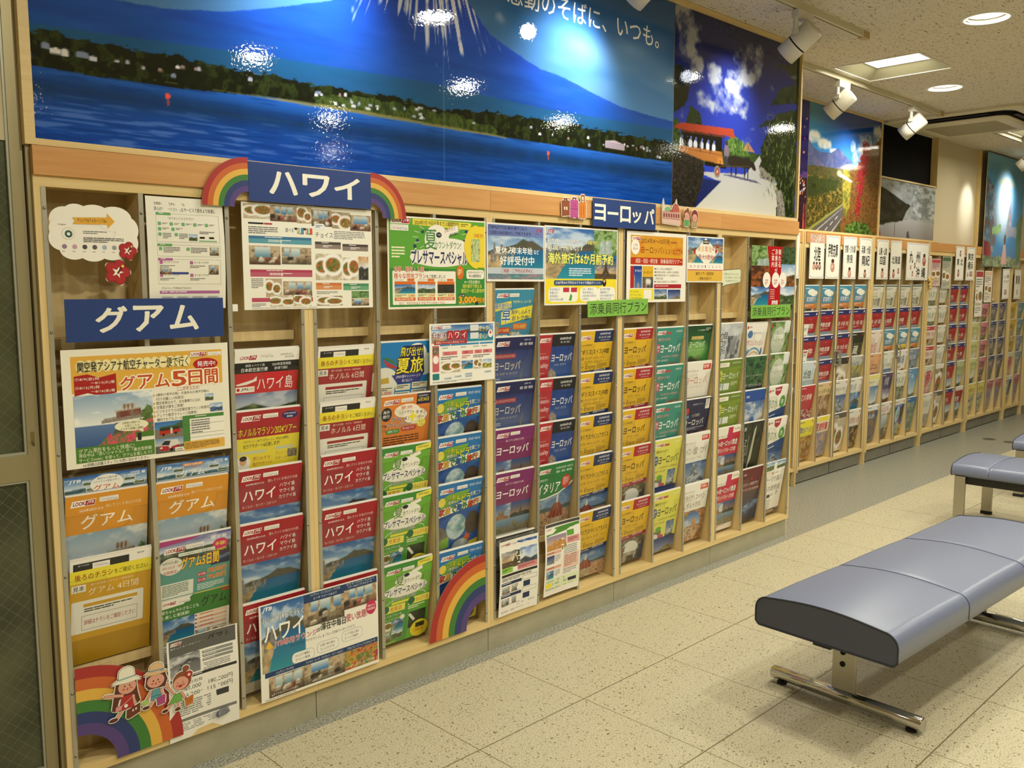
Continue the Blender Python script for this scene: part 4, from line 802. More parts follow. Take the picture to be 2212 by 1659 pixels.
wall('wall_end', (9.875, 10.1, 0.1, 0.69, 0, H)); wall('baseboard_end', (9.862, 9.875, 0.09, 0.69, 0, 0.09), m='kick_grey')
wall('wall_left', (-3.3, -3.2, -6.2, 0.2, 0, H)); wall('wall_back', (-3.2, 12.2, -6.3, -6.2, 0, H)); wall('wall_right', (12.2, 12.3, -6.2, 0.8, 0, H))
# dark upper window over the alcove
w1 = struct(MB().box(6.17, 7.305, 0.672, 0.69, 2.2, H).build('window_1', mat('dark_window_glass', '#030302', 0.7, spec=0.1)))
MB().box(7.292, 7.305, 0.615, 0.672, 2.2, H).box(6.17, 7.305, 0.615, 0.672, 2.2, 2.212).build('window_frame', MAT['maple'], w1)
# wooden picture trims
def trim(name, *bx):
    b = MB()
    for q in bx: b.box(*q)
    return struct(b.build(name, MAT['maple_h']))
trim('trim_1', (-0.012, 3.747, 0.0, 0.03, 1.715, 1.7305), (-0.012, 0.012, 0.0, 0.03, 1.7305, H - .002), (3.735, 3.75, 0.0, 0.03, 1.7305, H - .002), (0.012, 3.735, 0.0, 0.03, 2.597, H - .002))
trim('trim_2', (3.8, 7.31, 0.585, 0.63, 1.738, 1.752), (6.166, 6.178, 0.612, 0.63, 1.752, H - .002), (3.8, 6.166, 0.612, 0.63, 2.606, H - .002), (8.29, 8.32, 0.60, 0.63, 1.74, H - .002))

# ---- aluminium door with wired glass
wg = mat('wired_glass', '#4b5038', 0.22, spec=0.6)
tc = N(wg, 'ShaderNodeTexCoord'); last = None
for ax in (1, -1):
    mp = N(wg, 'ShaderNodeMapping'); mp.inputs['Rotation'].default_value = (0, math.radians(45 * ax), 0); LK(wg, tc, 'Object', mp, 'Vector')
    sp = N(wg, 'ShaderNodeSeparateXYZ'); LK(wg, mp, 'Vector', sp, 'Vector')
    a = N(wg, 'ShaderNodeMath', operation='MULTIPLY'); a.inputs[1].default_value = 1 / 0.024; LK(wg, sp, 'X', a, 0)
    f = N(wg, 'ShaderNodeMath', operation='FRACT'); LK(wg, a, 0, f, 0)
    l = N(wg, 'ShaderNodeMath', operation='LESS_THAN'); l.inputs[1].default_value = 0.045; LK(wg, f, 0, l, 0)
    if last:
        mm = N(wg, 'ShaderNodeMath', operation='MAXIMUM'); LK(wg, last, 0, mm, 0); LK(wg, l, 0, mm, 1); last = mm
    else: last = l
nz = N(wg, 'ShaderNodeTexNoise', Scale=5.0, Detail=2.0); LK(wg, tc, 'Object', nz, 'Vector'); rz = ramp(wg, [(.3, '#2f341f'), (.7, '#555a3f')]); LK(wg, nz, 'Fac', rz, 'Fac')
mx = N(wg, 'ShaderNodeMix', data_type='RGBA'); LK(wg, last, 0, mx, 'Factor'); LK(wg, rz, 'Color', mx, 'A'); mx.inputs['B'].default_value = (*lin('#5f634a'), 1); LK(wg, mx, 'Result', PB(wg), 'Base Color')
d1 = struct(MB().box(-0.0405, -0.0125, 0.024, 0.05, 0.0, 2.4).box(-0.82, -0.79, 0.024, 0.05, 0, 2.4).box(-0.79, -0.0405, 0.024, 0.05, 0.898, 0.962).box(-0.79, -0.0405, 0.024, 0.05, 2.34, 2.4).box(-0.79, -0.0405, 0.024, 0.05, 0, 0.14).build('door_1', MAT['beam']))
for z0, z1 in ((0.14, 0.898), (0.962, 2.34)):
    MB().box(-0.79, -0.046, 0.036, 0.042, z0 + .006, z1 - .006).build('pane', wg, d1)
    MB().box(-0.0465, -0.0405, 0.027, 0.045, z0, z1).box(-0.79, -0.0465, 0.027, 0.045, z0, z0 + .007).box(-0.79, -0.0465, 0.027, 0.045, z1 - .006, z1).build('bead', MAT['bead'], d1)
j = struct(MB().box(-0.0095, -0.0005, 0.012, 0.06, 0.0, 2.5).box(-0.0125, -0.0095, 0.034, 0.05, 0, 2.5).build('door_frame_1', MAT['beam']))
hk = MB().box(-0.032, -0.024, 0.0215, 0.024, 0.985, 1.018)
hk.tube([(-0.028, 0.022, 0.992), (-0.028, 0.014, 0.984), (-0.031, 0.011, 0.986), (-0.034, 0.012, 0.996)], 0.0022, 8)
tag(hk.build('adhesive_hook', acrylic('clear_hook', 1.6, (0.85, 0.85, 0.78))), 'small clear plastic hook stuck on the bronze door stile', 'hook')

# ------------------------------------------------------------------ brochure racks
ROWS = [1.54, 1.365, 1.188, 1.015, 0.842, 0.674, 0.434]
LEAN = 0.155
def front_y(T, z): return 0.004 + (T - z) * math.tan(LEAN)
def acrylic_mesh(w, hh):
    """clear pocket front with a finger notch, lying in its own plane (x, -z), 2 mm thick"""
    pts = [(0, 0), (0.5 * w, 0)] + [(0.62 * w - 0.04 * math.cos(a), 0.014 + 0.036 * math.sin(a)) for a in [i * math.pi / 10 for i in range(11)]] + [(0.62 * w + 0.04, 0), (w, 0), (w, hh), (0, hh)]
    pts.pop(1); pts.insert(1, (0.62 * w - 0.04, 0))
    n = len(pts); b = MB()
    vs = [(x, 0, -z) for x, z in pts] + [(x, 0.002, -z) for x, z in pts]
    b.add(vs, [tuple(range(n)), tuple(range(2 * n - 1, n - 1, -1))]); b.add(vs, [(i, (i + 1) % n, n + (i + 1) % n, n + i) for i in range(n)], 1)
    return b
ACR = {}
def pockets(t, cols, cw, zo, yo=0.0, rows=ROWS):
    for x in cols:
        for k, T in enumerate(rows):
            T = T + zo; bz = T - 0.297 if k < 6 else 0.128 + zo
            if k < 6:
                b = MB().box(x - .004, x + cw + .004, 0.062, 0.1, bz - 0.012, bz).box(x - .004, x + cw + .004, 0.05, 0.062, bz - 0.028, bz)
                b.build('ledge', MAT['inner'], t)
            hh = round(T - 0.052 - bz, 3); key = (cw, hh)
            if key in ACR: o = bpy.data.objects.new('acrylic_front', ACR[key]); COL.objects.link(o); o.parent = t
            else: o = acrylic_mesh(cw, hh).build('acrylic_front', [MAT['acrylic'], MAT['acrylic_edge']], t); ACR[key] = o.data
            z0 = T - 0.052; o.location = (x, front_y(T, z0) - 0.004, z0); o.rotation_euler = (LEAN, 0, 0)
SCREW = None
def screws(strip, x, zs):
    global SCREW
    for z in zs:
        if SCREW is None: s = MB().lathe([(0, 0.0022), (0.0016, 0.0021), (0.0034, 0.0012), (0.004, 0)], n=12, axis=(0, -1, 0)).build('screw', MAT['screw'], strip); SCREW = s.data
        else: s = bpy.data.objects.new('screw', SCREW); COL.objects.link(s); s.parent = strip
        s.location = (x, -0.002, z)
def front_unit(label, loc):
    t = thing('brochure_rack', label, 'rack', loc, group='light wood brochure racks along the front wall'); Wd = 0.75
    for x0, x1 in ((0.0, 0.016), (0.734, 0.7494)): MB().box(x0, x1, 0, 0.1, 0.1245, 1.617).build('post', MAT['maple'], t)
    MB().box(0, .7494, 0, 0.1, 1.617, 1.6435).build('top_rail', MAT['maple_h'], t)
    MB().box(0, .7494, -0.008, 0.03, 1.6435, 1.713).build('header_band', MAT['band'], t, bevel=0.001)
    MB().box(0, .7494, 0, 0.1, 0.0985, 0.1245).build('bottom_rail', MAT['maple_h'], t)
    MB().box(0.001, .7484, 0.0145, 0.1, 0.0, 0.0985).build('kick_plate', MAT['kick'], t)
    MB().box(0, .7494, 0.1, 0.108, 0.1245, 1.617).build('back_board', MAT['inner'], t)
    for x in (0.256, 0.4945): MB().box(x - .005, x + .005, 0.003, 0.1, 0.1245, 1.617).build('partition', MAT['inner'], t)
    for x0, x1 in ((.016, .027), (.2495, .2625), (.488, .501), (.723, .734)):
        s = MB().box(x0, x1, -0.002, 0.002, 0.1245, 1.617).build('aluminium_strip', MAT['alu'], t); screws(s, (x0 + x1) / 2, (1.565, 1.262, 0.955, 0.64, 0.33, 0.16))
    pockets(t, (.0285, .2635, .502), .2205, 0.0)
    return t
R1 = front_unit('light wood rack with the blue Guam sign across its pockets', (0, 0, 0))
for i, lb in enumerate(['light wood rack with the green countdown poster on its top', 'light wood rack below the blue Europe header sign and suitcase cut-out', 'light wood rack behind the orange tour poster and the New Year poster', 'light wood rack at the end with the escorted tour ribbon poster']):
    dup(R1, (0.75 * (i + 1), 0, 0), lb)

YD = 0.57; X0 = [3.87, 4.94, 6.01, 7.10, 8.19, 9.28]; ZD = 0.008
def half_unit(label, loc, handle=True):
    t = thing('brochure_rack', label, 'rack', loc, group='light wood brochure racks in the alcove'); Wd = 0.504
    MB().box(0, 0.007, 0, 0.1, 0.128, 1.63).build('post', MAT['maple'], t); MB().box(0.481, Wd, 0, 0.1, 0.128, 1.63).build('post', MAT['maple'], t)
    MB().box(0, Wd, 0, 0.1, 1.63, 1.662).build('top_rail', MAT['maple_h'], t); MB().box(0, Wd, -0.006, 0.04, 1.662, 1.734).build('header_band', MAT['band'], t)
    MB().box(0, Wd, 0, 0.1, 0.104, 0.132).build('bottom_rail', MAT['maple_h'], t); MB().box(0.004, Wd - .004, 0.022, 0.1, 0.008, 0.104).build('kick_plate', MAT['kick_grey'], t); MB().box(0.02, Wd - .02, 0.04, 0.1, 0.0, 0.008).build('foot', MAT['dark'], t)
    MB().box(0, Wd, 0.1, 0.108, 0.128, 1.63).build('back_board', MAT['inner'], t); MB().box(0.242, 0.250, 0.003, 0.1, 0.128, 1.63).build('partition', MAT['inner'], t)
    for x0, x1 in ((0.0, .010), (.2405, .2515), (.471, .481)): MB().box(x0, x1, -0.002, 0.002, 0.132, 1.63).build('aluminium_strip', MAT['alu'], t)
    pockets(t, (.012, .253), .2175, ZD)
    return t
def handle(t, x, z=0.855):
    b = MB().tube([(x, 0, z + .05), (x, -0.032, z + .05), (x, -0.032, z - .05), (x, 0, z - .05)], 0.005, 10)
    b.box(x - .012, x + .012, -0.002, 0.001, z - .062, z + .062)
    b.build('handle', MAT['alu'], t)
ordn = ['first', 'second', 'third', 'fourth', 'fifth', 'sixth', 'seventh', 'eighth', 'ninth', 'tenth', 'eleventh', 'twelfth', 'thirteenth', 'fourteenth', 'fifteenth', 'sixteenth', 'seventeenth', 'eighteenth', 'nineteenth', 'twentieth']
H1 = half_unit('light wood alcove rack, partly hidden behind the end of the front racks', (X0[0] + .51, YD, 0))
halves = [H1]; DS = ['under the Hokuriku sign', 'under the Kyoto and Nara signs', 'under the Sanin and Hokkaido signs', 'under the large Kyushu and Okinawa sign', 'with two leaflets hung near its top', 'under the Tohoku and Tokyo signs', 'under the picture banner with two tall leaflets', 'under the tilted tall white card', 'at the far end of the alcove']
k = 0
for b in range(1, 6):
    for hx in (0, .51):
        if b == 5 and hx: continue
        halves.append(dup(H1, (X0[b] + hx, YD, 0), 'light wood alcove rack ' + DS[k])); k += 1
for i, x in ((1, .492), (2, .006), (3, .492), (5, .492), (7, .492), (9, .03)): handle(halves[i], x)
# slotted steel uprights between the alcove bays
def upright(x, label):
    t = thing('slotted_upright', label, 'upright', (x, YD, 0), group='slotted uprights between the alcove racks')
    MB().box(-0.021, -0.007, -0.006, 0.1, 0.0, 1.736).box(0.007, 0.021, -0.006, 0.1, 0.09, 1.736).build('post', MAT['maple'], t)
    b = MB().box(-0.007, 0.007, 0.004, 0.02, 0.02, 1.736); b.build('channel', MAT['cream'], t)
    b = MB()
    for i in range(66): b.box(-0.003, 0.003, 0.0028, 0.0045, 0.06 + i * 0.0254, 0.06 + i * 0.0254 + 0.015)
    b.build('slot_row', MAT['dark'], t)
    return t
U = [X0[1] - .03]
u1 = upright(4.905, 'slotted upright nearest the front racks, left of the Hokuriku sign')
for x, lb in ((5.986, 'slotted upright between the Nanki sign and the Sanin sign'), (7.078, 'slotted upright right of the large Kyushu sign'), (8.166, 'slotted upright right of the Tokyo sign'), (9.256, 'slotted upright right of the tilted tall card'), (9.83, 'slotted upright at the far end beside the cream wall')): dup(u1, (x, YD, 0), lb)
# ------------------------------------------------------------------ brochures
DESC = dict(guam=('orange Guam brochure', 1), guamnote=('amber Guam sample folder with yellow notice strip', 1), honolulu=('dark red Honolulu sample folder with yellow notice strip', 1), hawaii=('red Hawaii brochure', 1), hawaiijima=('black and red island brochure with aircraft', 1), marathon=('yellow and red marathon brochure', 1),
 natsutabi=('blue summer brochure with yellow lettering', 1), campaign=('orange campaign brochure', 1), presummer=('green summer brochure', 1), kazoku=('blue family brochure', 1), hayatoku=('light blue early-booking brochure', 1), business=('navy brochure with abbey', 1), purple=('purple Europe brochure', 1), quality=('blue and red Europe brochure', 1), italia=('green Italy brochure with dome', 1),
 igirisu=('yellow brochure with navy corner and lake', 1), spain=('yellow brochure with navy corner and dome', 1), egypt=('yellow brochure with red corner', 1), teal=('teal Europe brochure', 1), lime=('lime yellow Europe brochure', 1), pyramid=('green brochure with pyramid', 1), snapshot=('white brochure with animal photo', 1), totteoki=('navy brochure with white tag', 1), swiss=('white brochure with snowy peak', 1), italy2=('white brochure with stone arch', 1), urouko=('grey brochure with vertical title', 1), olive=('olive green Europe brochure', 1), pink=('crimson cruise brochure', 1), world=('white brochure with small globe', 1), whitehorse=('dark green forest brochure', 1), santorini=('blue brochure with white village', 1), africa=('dark brochure with vertical white title', 1), emirates=('maroon brochure with night sea', 1), premium=('pale brochure with waterfall', 1), water=('white and blue brochure with green disc', 1), theme=('white brochure with large grey title', 1), darkflyer=('dark grey brochure', 1))
PAGES = {}
COVM = {}
def page_mesh(th):
    if th not in PAGES:
        b = MB(); n = 5
        for i in range(n):   # stacked copies, each a little lower
            y0 = 0.0007 + (th - .0007) * i / n; y1 = 0.0007 + (th - .0007) * (i + 0.86) / n; dz = (0.0, .004, .001, .005, .003)[i]
            b.box(0.0006, 0.2094, y0, y1, -0.2964, -0.0004 + (dz if i else 0))
        o = b.build('travel_brochure', MAT['pages']); PAGES[th] = o.data; bpy.data.objects.remove(o)
    return PAGES[th]
rnd = random.Random(5)
def brochure(key, art, x, y, T, label, group, th=0.010, parts=True):
    if key not in COVM: COVM[key] = art().mesh('cover', 'paper')
    t = bpy.data.objects.new('travel_brochure', page_mesh(th)); COL.objects.link(t)
    t.location = (x, y + 0.004, T); t.rotation_euler = (LEAN, rnd.uniform(-.006, .006), 0)
    tag(t, label, 'brochure', group)
    c = bpy.data.objects.new('cover', COVM[key]); COL.objects.link(c); c.parent = t
    return t
CX = [0.0295 + 0.75 * u + d for u in range(5) for d in (0, .2355, .4745)]
FRONT = [
 [(4, 'guam'), (5, 'guamnote')], [(4, 'guam')],
 [(2, 'hawaiijima'), (3, 'marathon'), (4, 'hawaii'), (5, 'hawaii'), (6, 'hawaii')], [(2, 'honolulu'), (3, 'honolulu'), (4, 'hawaii'), (5, 'hawaii'), (6, 'hawaii')],
 [(2, 'natsutabi'), (3, 'campaign'), (4, 'presummer'), (5, 'presummer'), (6, 'presummer')], [(3, 'kazoku'), (4, 'kazoku'), (5, 'kazoku'), (6, 'kazoku')],
 [(1, 'hayatoku'), (2, 'business'), (3, 'business'), (4, 'purple'), (5, 'purple'), (6, 'darkflyer')], [(2, 'quality'), (3, 'quality'), (4, 'quality'), (5, 'italia')],
 [(2, 'igirisu'), (3, 'igirisu'), (4, 'spain'), (5, 'spain'), (6, 'spain')], [(2, 'egypt'), (3, 'egypt'), (4, 'egypt'), (5, 'egypt'), (6, 'egypt')],
 [(2, 'teal'), (3, 'teal'), (4, 'teal'), (5, 'lime'), (6, 'lime')], [(2, 'pyramid'), (3, 'snapshot'), (4, 'totteoki'), (5, 'swiss'), (6, 'italy2')],
 [(2, 'urouko'), (3, 'olive'), (4, 'olive'), (5, 'pink'), (6, 'pink')], [(2, 'world'), (3, 'whitehorse'), (4, 'santorini'), (5, 'africa'), (6, 'emirates')],
 [(2, 'premium'), (3, 'premium'), (4, 'water'), (5, 'water'), (6, 'theme')]]
for ci, col in enumerate(FRONT):
    for r, key in col:
        th = {'guamnote': .004, 'honolulu': .004, 'theme': .004, 'campaign': .004}.get(key, .010)
        brochure(key, COV[key], CX[ci] + rnd.uniform(0, .006), 0.0, ROWS[r] + rnd.uniform(-.004, .003), '%s, %s row, %s column of front racks' % (DESC[key][0], ordn[r], ordn[ci]), 'brochures in the front racks', th)
# folded cards and extra leaflets standing in the first two columns
DD = dict(kazoku='blue family travel brochure with cloud', kazoku_y='blue and yellow family travel brochure', shun='grey inn brochure', shun2='grey inn brochure', hokuriku='red Hokuriku brochure', ise='red Ise brochure', kyoto='red Kyoto brochure', hyogo='red Hyogo brochure', sanin='red Sanin brochure', hokkaido='red Hokkaido brochure', okinawa='red Okinawa brochure', kyushu='red Kyushu brochure', tohoku='red Tohoku brochure', tokyo='red Tokyo brochure',
 hokuriku_w='pale Hokuriku brochure', otokawa='scarlet brochure with drawings', toku='bright yellow brochure', tan='tan brochure', natsu='yellow and red summer brochure', food='black gourmet brochure', kura='dark brochure with one white character', pale='grey-blue brochure', arch='white brochure with peak photo', mono='dark brochure with dishes', seaw='white brochure with sea photo', orangedk='white brochure with dark lower half', peach='peach brochure', redpink='white and red brochure', carbl='white and blue brochure', skyw='pale brochure with sky photo', plum='plum brochure', navy='navy photo brochure', house='white brochure with room photo', navyw='white brochure with navy lettering', wgreen='white and green brochure', toys='blue picnic brochure', bluegr='blue-grey brochure', skyb='sky blue brochure', greenp='blue and green brochure', wbrown='white and brown brochure', redw='white brochure with red lettering', redgr='red and green floral brochure', white='plain white brochure', dfood='dark food brochure', gray='grey-green brochure', redt='dark red city brochure', palegreen='pale green brochure', pinkgreen='pink and green brochure', lemon='lemon brochure', nvgrey='navy and grey brochure', redpk='rose brochure', mustard='mustard brochure', tealb='teal-blue brochure')
ALC = ['', 'kazoku hokuriku hokuriku hokuriku_w otokawa toku', 'kazoku ise ise ise tan natsu', 'kazoku kyoto kyoto food arch mono', 'kazoku hyogo kura pale seaw orangedk', 'shun sanin redpink peach skyw navy', 'shun hokkaido kazoku carbl plum house', 'shun okinawa kazoku_y navyw wgreen toys', 'shun kyushu kazoku bluegr skyb greenp',
 'wgreen wgreen redw redw redgr white', 'wbrown wbrown wbrown white dfood mono', 'tohoku tohoku tohoku tohoku tohoku tohoku', 'tokyo tokyo tokyo tokyo gray redt', '- palegreen palegreen palegreen palegreen lemon', '- pinkgreen pinkgreen pinkgreen pinkgreen lemon', '- nvgrey nvgrey nvgrey nvgrey redpk', '- nvgrey nvgrey nvgrey nvgrey redpk', '- mustard mustard mustard redgr toys', '- tealb tealb bluegr bluegr redpk']
ACOL = []
for b in range(1, 6):
    for hx in (0, .51): ACOL += [X0[b] + hx + .013, X0[b] + hx + .254]
for ci, s in enumerate(ALC[1:]):
    for r, key in enumerate(s.split()):
        if key == '-': continue
        brochure('d_' + key, DOM[key], ACOL[ci] + rnd.uniform(0, .004), YD, ROWS[r + 1] + ZD + rnd.uniform(-.003, .003), '%s, %s row, %s column of alcove racks' % (DD[key], ordn[r + 1], ordn[ci]), 'brochures in the alcove racks')
for r, key in enumerate(('white', 'hokuriku', 'hokuriku', 'ise', 'navy')):
    brochure('d_' + key, DOM[key], X0[0] + .51 + .254, YD, ROWS[r + 1] + ZD, '%s, %s row, alcove column half hidden by the end rack' % (DD[key], ordn[r + 1]), 'brochures in the alcove racks')
# ------------------------------------------------------------------ wall pictures
def picture(name, c, x0, x1, z0, z1, y, label, mt='gloss', extra=None, cat='poster'):
    a = Art((x1 - x0) * 1000, (z1 - z0) * 1000, None, th=0.006, edge='#d8d0b8'); a.canvas(0, 0, a.w, a.h, c)
    if extra: extra(a)
    return tag(a.obj(name, mt, (x0, y, z1)), label, cat)
def mural():
    c = Cv(0.013, 2.622, 1.7315, 2.597, 760, 252)
    c.grad(2.0, '#5484b4', 2.6, '#1f4f84')
    c.mix(np.clip((c.n(3, 4, 5) - .5) * 3, 0, 1) * .3, '#b8ccd8')
    hl = [(0.013, 2.085), (0.1, 2.070), (0.165, 2.073), (0.341, 2.100), (0.510, 2.127), (0.623, 2.156), (0.774, 2.204), (0.871, 2.235), (1.0, 2.33), (1.12, 2.47), (1.2, 2.597), (1.36, 2.597), (1.378, 2.42), (1.413, 2.351), (1.522, 2.256), (1.66, 2.213), (1.782, 2.18), (1.898, 2.173), (2.019, 2.149), (2.133, 2.129), (2.267, 2.108), (2.44, 2.1), (2.622, 2.095)]
    hl = [(0.013, 2.115), (0.1, 2.10), (0.165, 2.095), (0.341, 2.10), (0.510, 2.127), (0.623, 2.156), (0.774, 2.204), (0.871, 2.235), (0.95, 2.30), (1.05, 2.42), (1.13, 2.55), (1.15, 2.6), (1.33, 2.6), (1.36, 2.48), (1.413, 2.351), (1.522, 2.256), (1.66, 2.213), (1.782, 2.18), (1.898, 2.173), (2.019, 2.149), (2.133, 2.129), (2.267, 2.108), (2.44, 2.1), (2.622, 2.095)]
    m = c.under(hl, 1.7, wob=.006, seed=4, f=60)
    c.grad(1.98, '#144f9c', 2.3, '#1c46b4', m); c.mix(m * np.clip((c.n(7, 16, 26, 4) - .45) * 2.4, 0, 1) * .35, '#3a5cc8'); c.mix(m * np.clip((.52 - c.n(17, 10, 30, 4)) * 3, 0, 1) * .35, '#123484')
    # snow streaks radiating from the summit
    dx, dz = c.X - 1.24, 2.78 - c.Y; r = np.hypot(dx, dz); an = np.arctan2(dx, dz)
    rg = np.random.RandomState(11); tab = rg.rand(260); ai = np.clip((an + 1.5) / 3 * 259, 0, 258.99); i0 = ai.astype(int); st = tab[i0] * (1 - (ai - i0)) + tab[i0 + 1] * (ai - i0)
    sn = np.clip((st * .75 + c.n(21, 46, 10, 3) * .6 - .25 - np.clip(r - .26, 0, 1) * 2.0) * 6, 0, 1) * m
    c.mix(sn, '#d9dcea'); c.mix((1 - sn) * m * np.clip(.52 - r, 0, .5) * 1.2, '#2a3a5c')
    # forested shore
    tr = [(0.013, 1.983), (0.053, 1.99), (0.075, 2.0), (0.105, 1.975), (0.138, 1.986), (0.205, 1.980), (0.275, 1.981), (0.361, 1.990), (0.451, 1.981), (0.559, 1.981), (0.705, 1.979), (0.831, 1.978), (1.091, 1.988), (1.285, 1.971), (1.498, 1.991), (1.733, 1.997), (1.993, 2.004), (2.284, 2.001), (2.622, 2.0)]
    c.mix(c.under([(0.013, 2.0), (.6, 2.03), (1.2, 2.05), (1.8, 2.04), (2.622, 2.06)], 1.7) * .45 * m, '#1f5a5c')
    f = c.under(tr, 1.7, wob=.03, seed=2, f=90); c.tex(f, ['#0a100a', '#161f10', '#0c130a', '#2c3818', '#0f170b'], 5, 120, 34)
    g = c.under([(0.8, 1.945), (1.0, 1.965), (1.2, 1.96), (1.4, 1.955), (1.55, 1.94)], 1.9, wob=.03, seed=3, f=100); c.tex(g, ['#1a2812', '#4c5c28', '#24341a', '#3c4c20'], 6, 150, 30)
    def houses(lst, seed):
        q = random.Random(seed)
        for x, z, w, h in lst:
            c.mix(c.poly([(x, z), (x + w, z), (x + w, z + h), (x + w * .5, z + h * 1.35), (x, z + h)]), q.choice(['#c4c6d4', '#a4aaba', '#d8d4d4', '#9c7c74', '#7c88a4']))
    q = random.Random(3); L = [(.04, 1.947, .02, .012), (.06, 1.938, .026, .012), (.085, 1.937, .018, .014), (.12, 1.94, .03, .012), (.15, 1.936, .02, .01)]
    for i in range(66):
        x = q.choice([q.uniform(.15, 1.3), q.uniform(1.3, 2.6), q.gauss(.95, .05), q.gauss(1.17, .03), q.gauss(2.4, .08)]); L.append((x, q.uniform(1.925, 1.96), q.uniform(.006, .018), q.uniform(.004, .009)))
    houses(L, 5); c.mix(c.poly([(2.16, 1.935), (2.285, 1.935), (2.285, 1.958), (2.22, 1.97), (2.16, 1.962)]), '#b8a8b4')
    for k in range(3): c.mix(c.poly([(2.165, 1.94 + k * .008), (2.28, 1.94 + k * .008), (2.28, 1.942 + k * .008), (2.165, 1.942 + k * .008)]), '#5c5870')
    # lake
    sh = [(0.013, 1.903), (0.156, 1.899), (0.395, 1.903), (0.673, 1.919), (0.829, 1.916), (1.3, 1.913), (1.612, 1.91), (1.994, 1.914), (2.622, 1.918)]
    w = c.under(sh, 1.6)
    c.grad(1.73, '#0c46a8', 1.9, '#0c4488', w); c.mix(w * np.clip((c.Y - 1.872) / .04, 0, 1) * .8, '#2868cc')
    c.mix(w * np.clip(1 - abs(c.Y - 1.855) / .035, 0, 1) * (.35 + .5 * c.n(8, 60, 3)), '#0a2c48')
    rp = c.n(9, 24, 150, 2); c.mix(w * np.clip((rp - .56) * 8, 0, 1) * np.clip((1.865 - c.Y) * 9, 0, .6) * np.clip(1.5 - c.X, .25, 1), '#6484d0'); c.mix(w * np.clip((.42 - rp) * 7, 0, 1) * .5, '#08347c')
    c.mix(c.poly([(.3, 1.915), (1.6, 1.908), (1.6, 1.913), (.9, 1.924), (.5, 1.915)], .006) * .8, '#8c8450')
    for x in (.347, 1.822): c.mix(c.ell(x, 1.878, .007, .008), '#e8553c'); c.mix(c.ell(x, 1.862, .004, .01) * .7, '#c84c3c')
    c.mix(np.clip(1 - abs(c.X - 1.304) / .0028, 0, 1) * .5, '#8ca8d8')
    def ex(a):
        a.t(1592, 128, 905, 86, '感動のそばに、いつも。', '#e9e6dc', .012)
    picture('mountain_mural', c, 0.013, 2.622, 1.7315, 2.597, 0.014, 'huge blue wall mural of a snow streaked volcano above a lake', extra=ex, cat='mural')
mural()
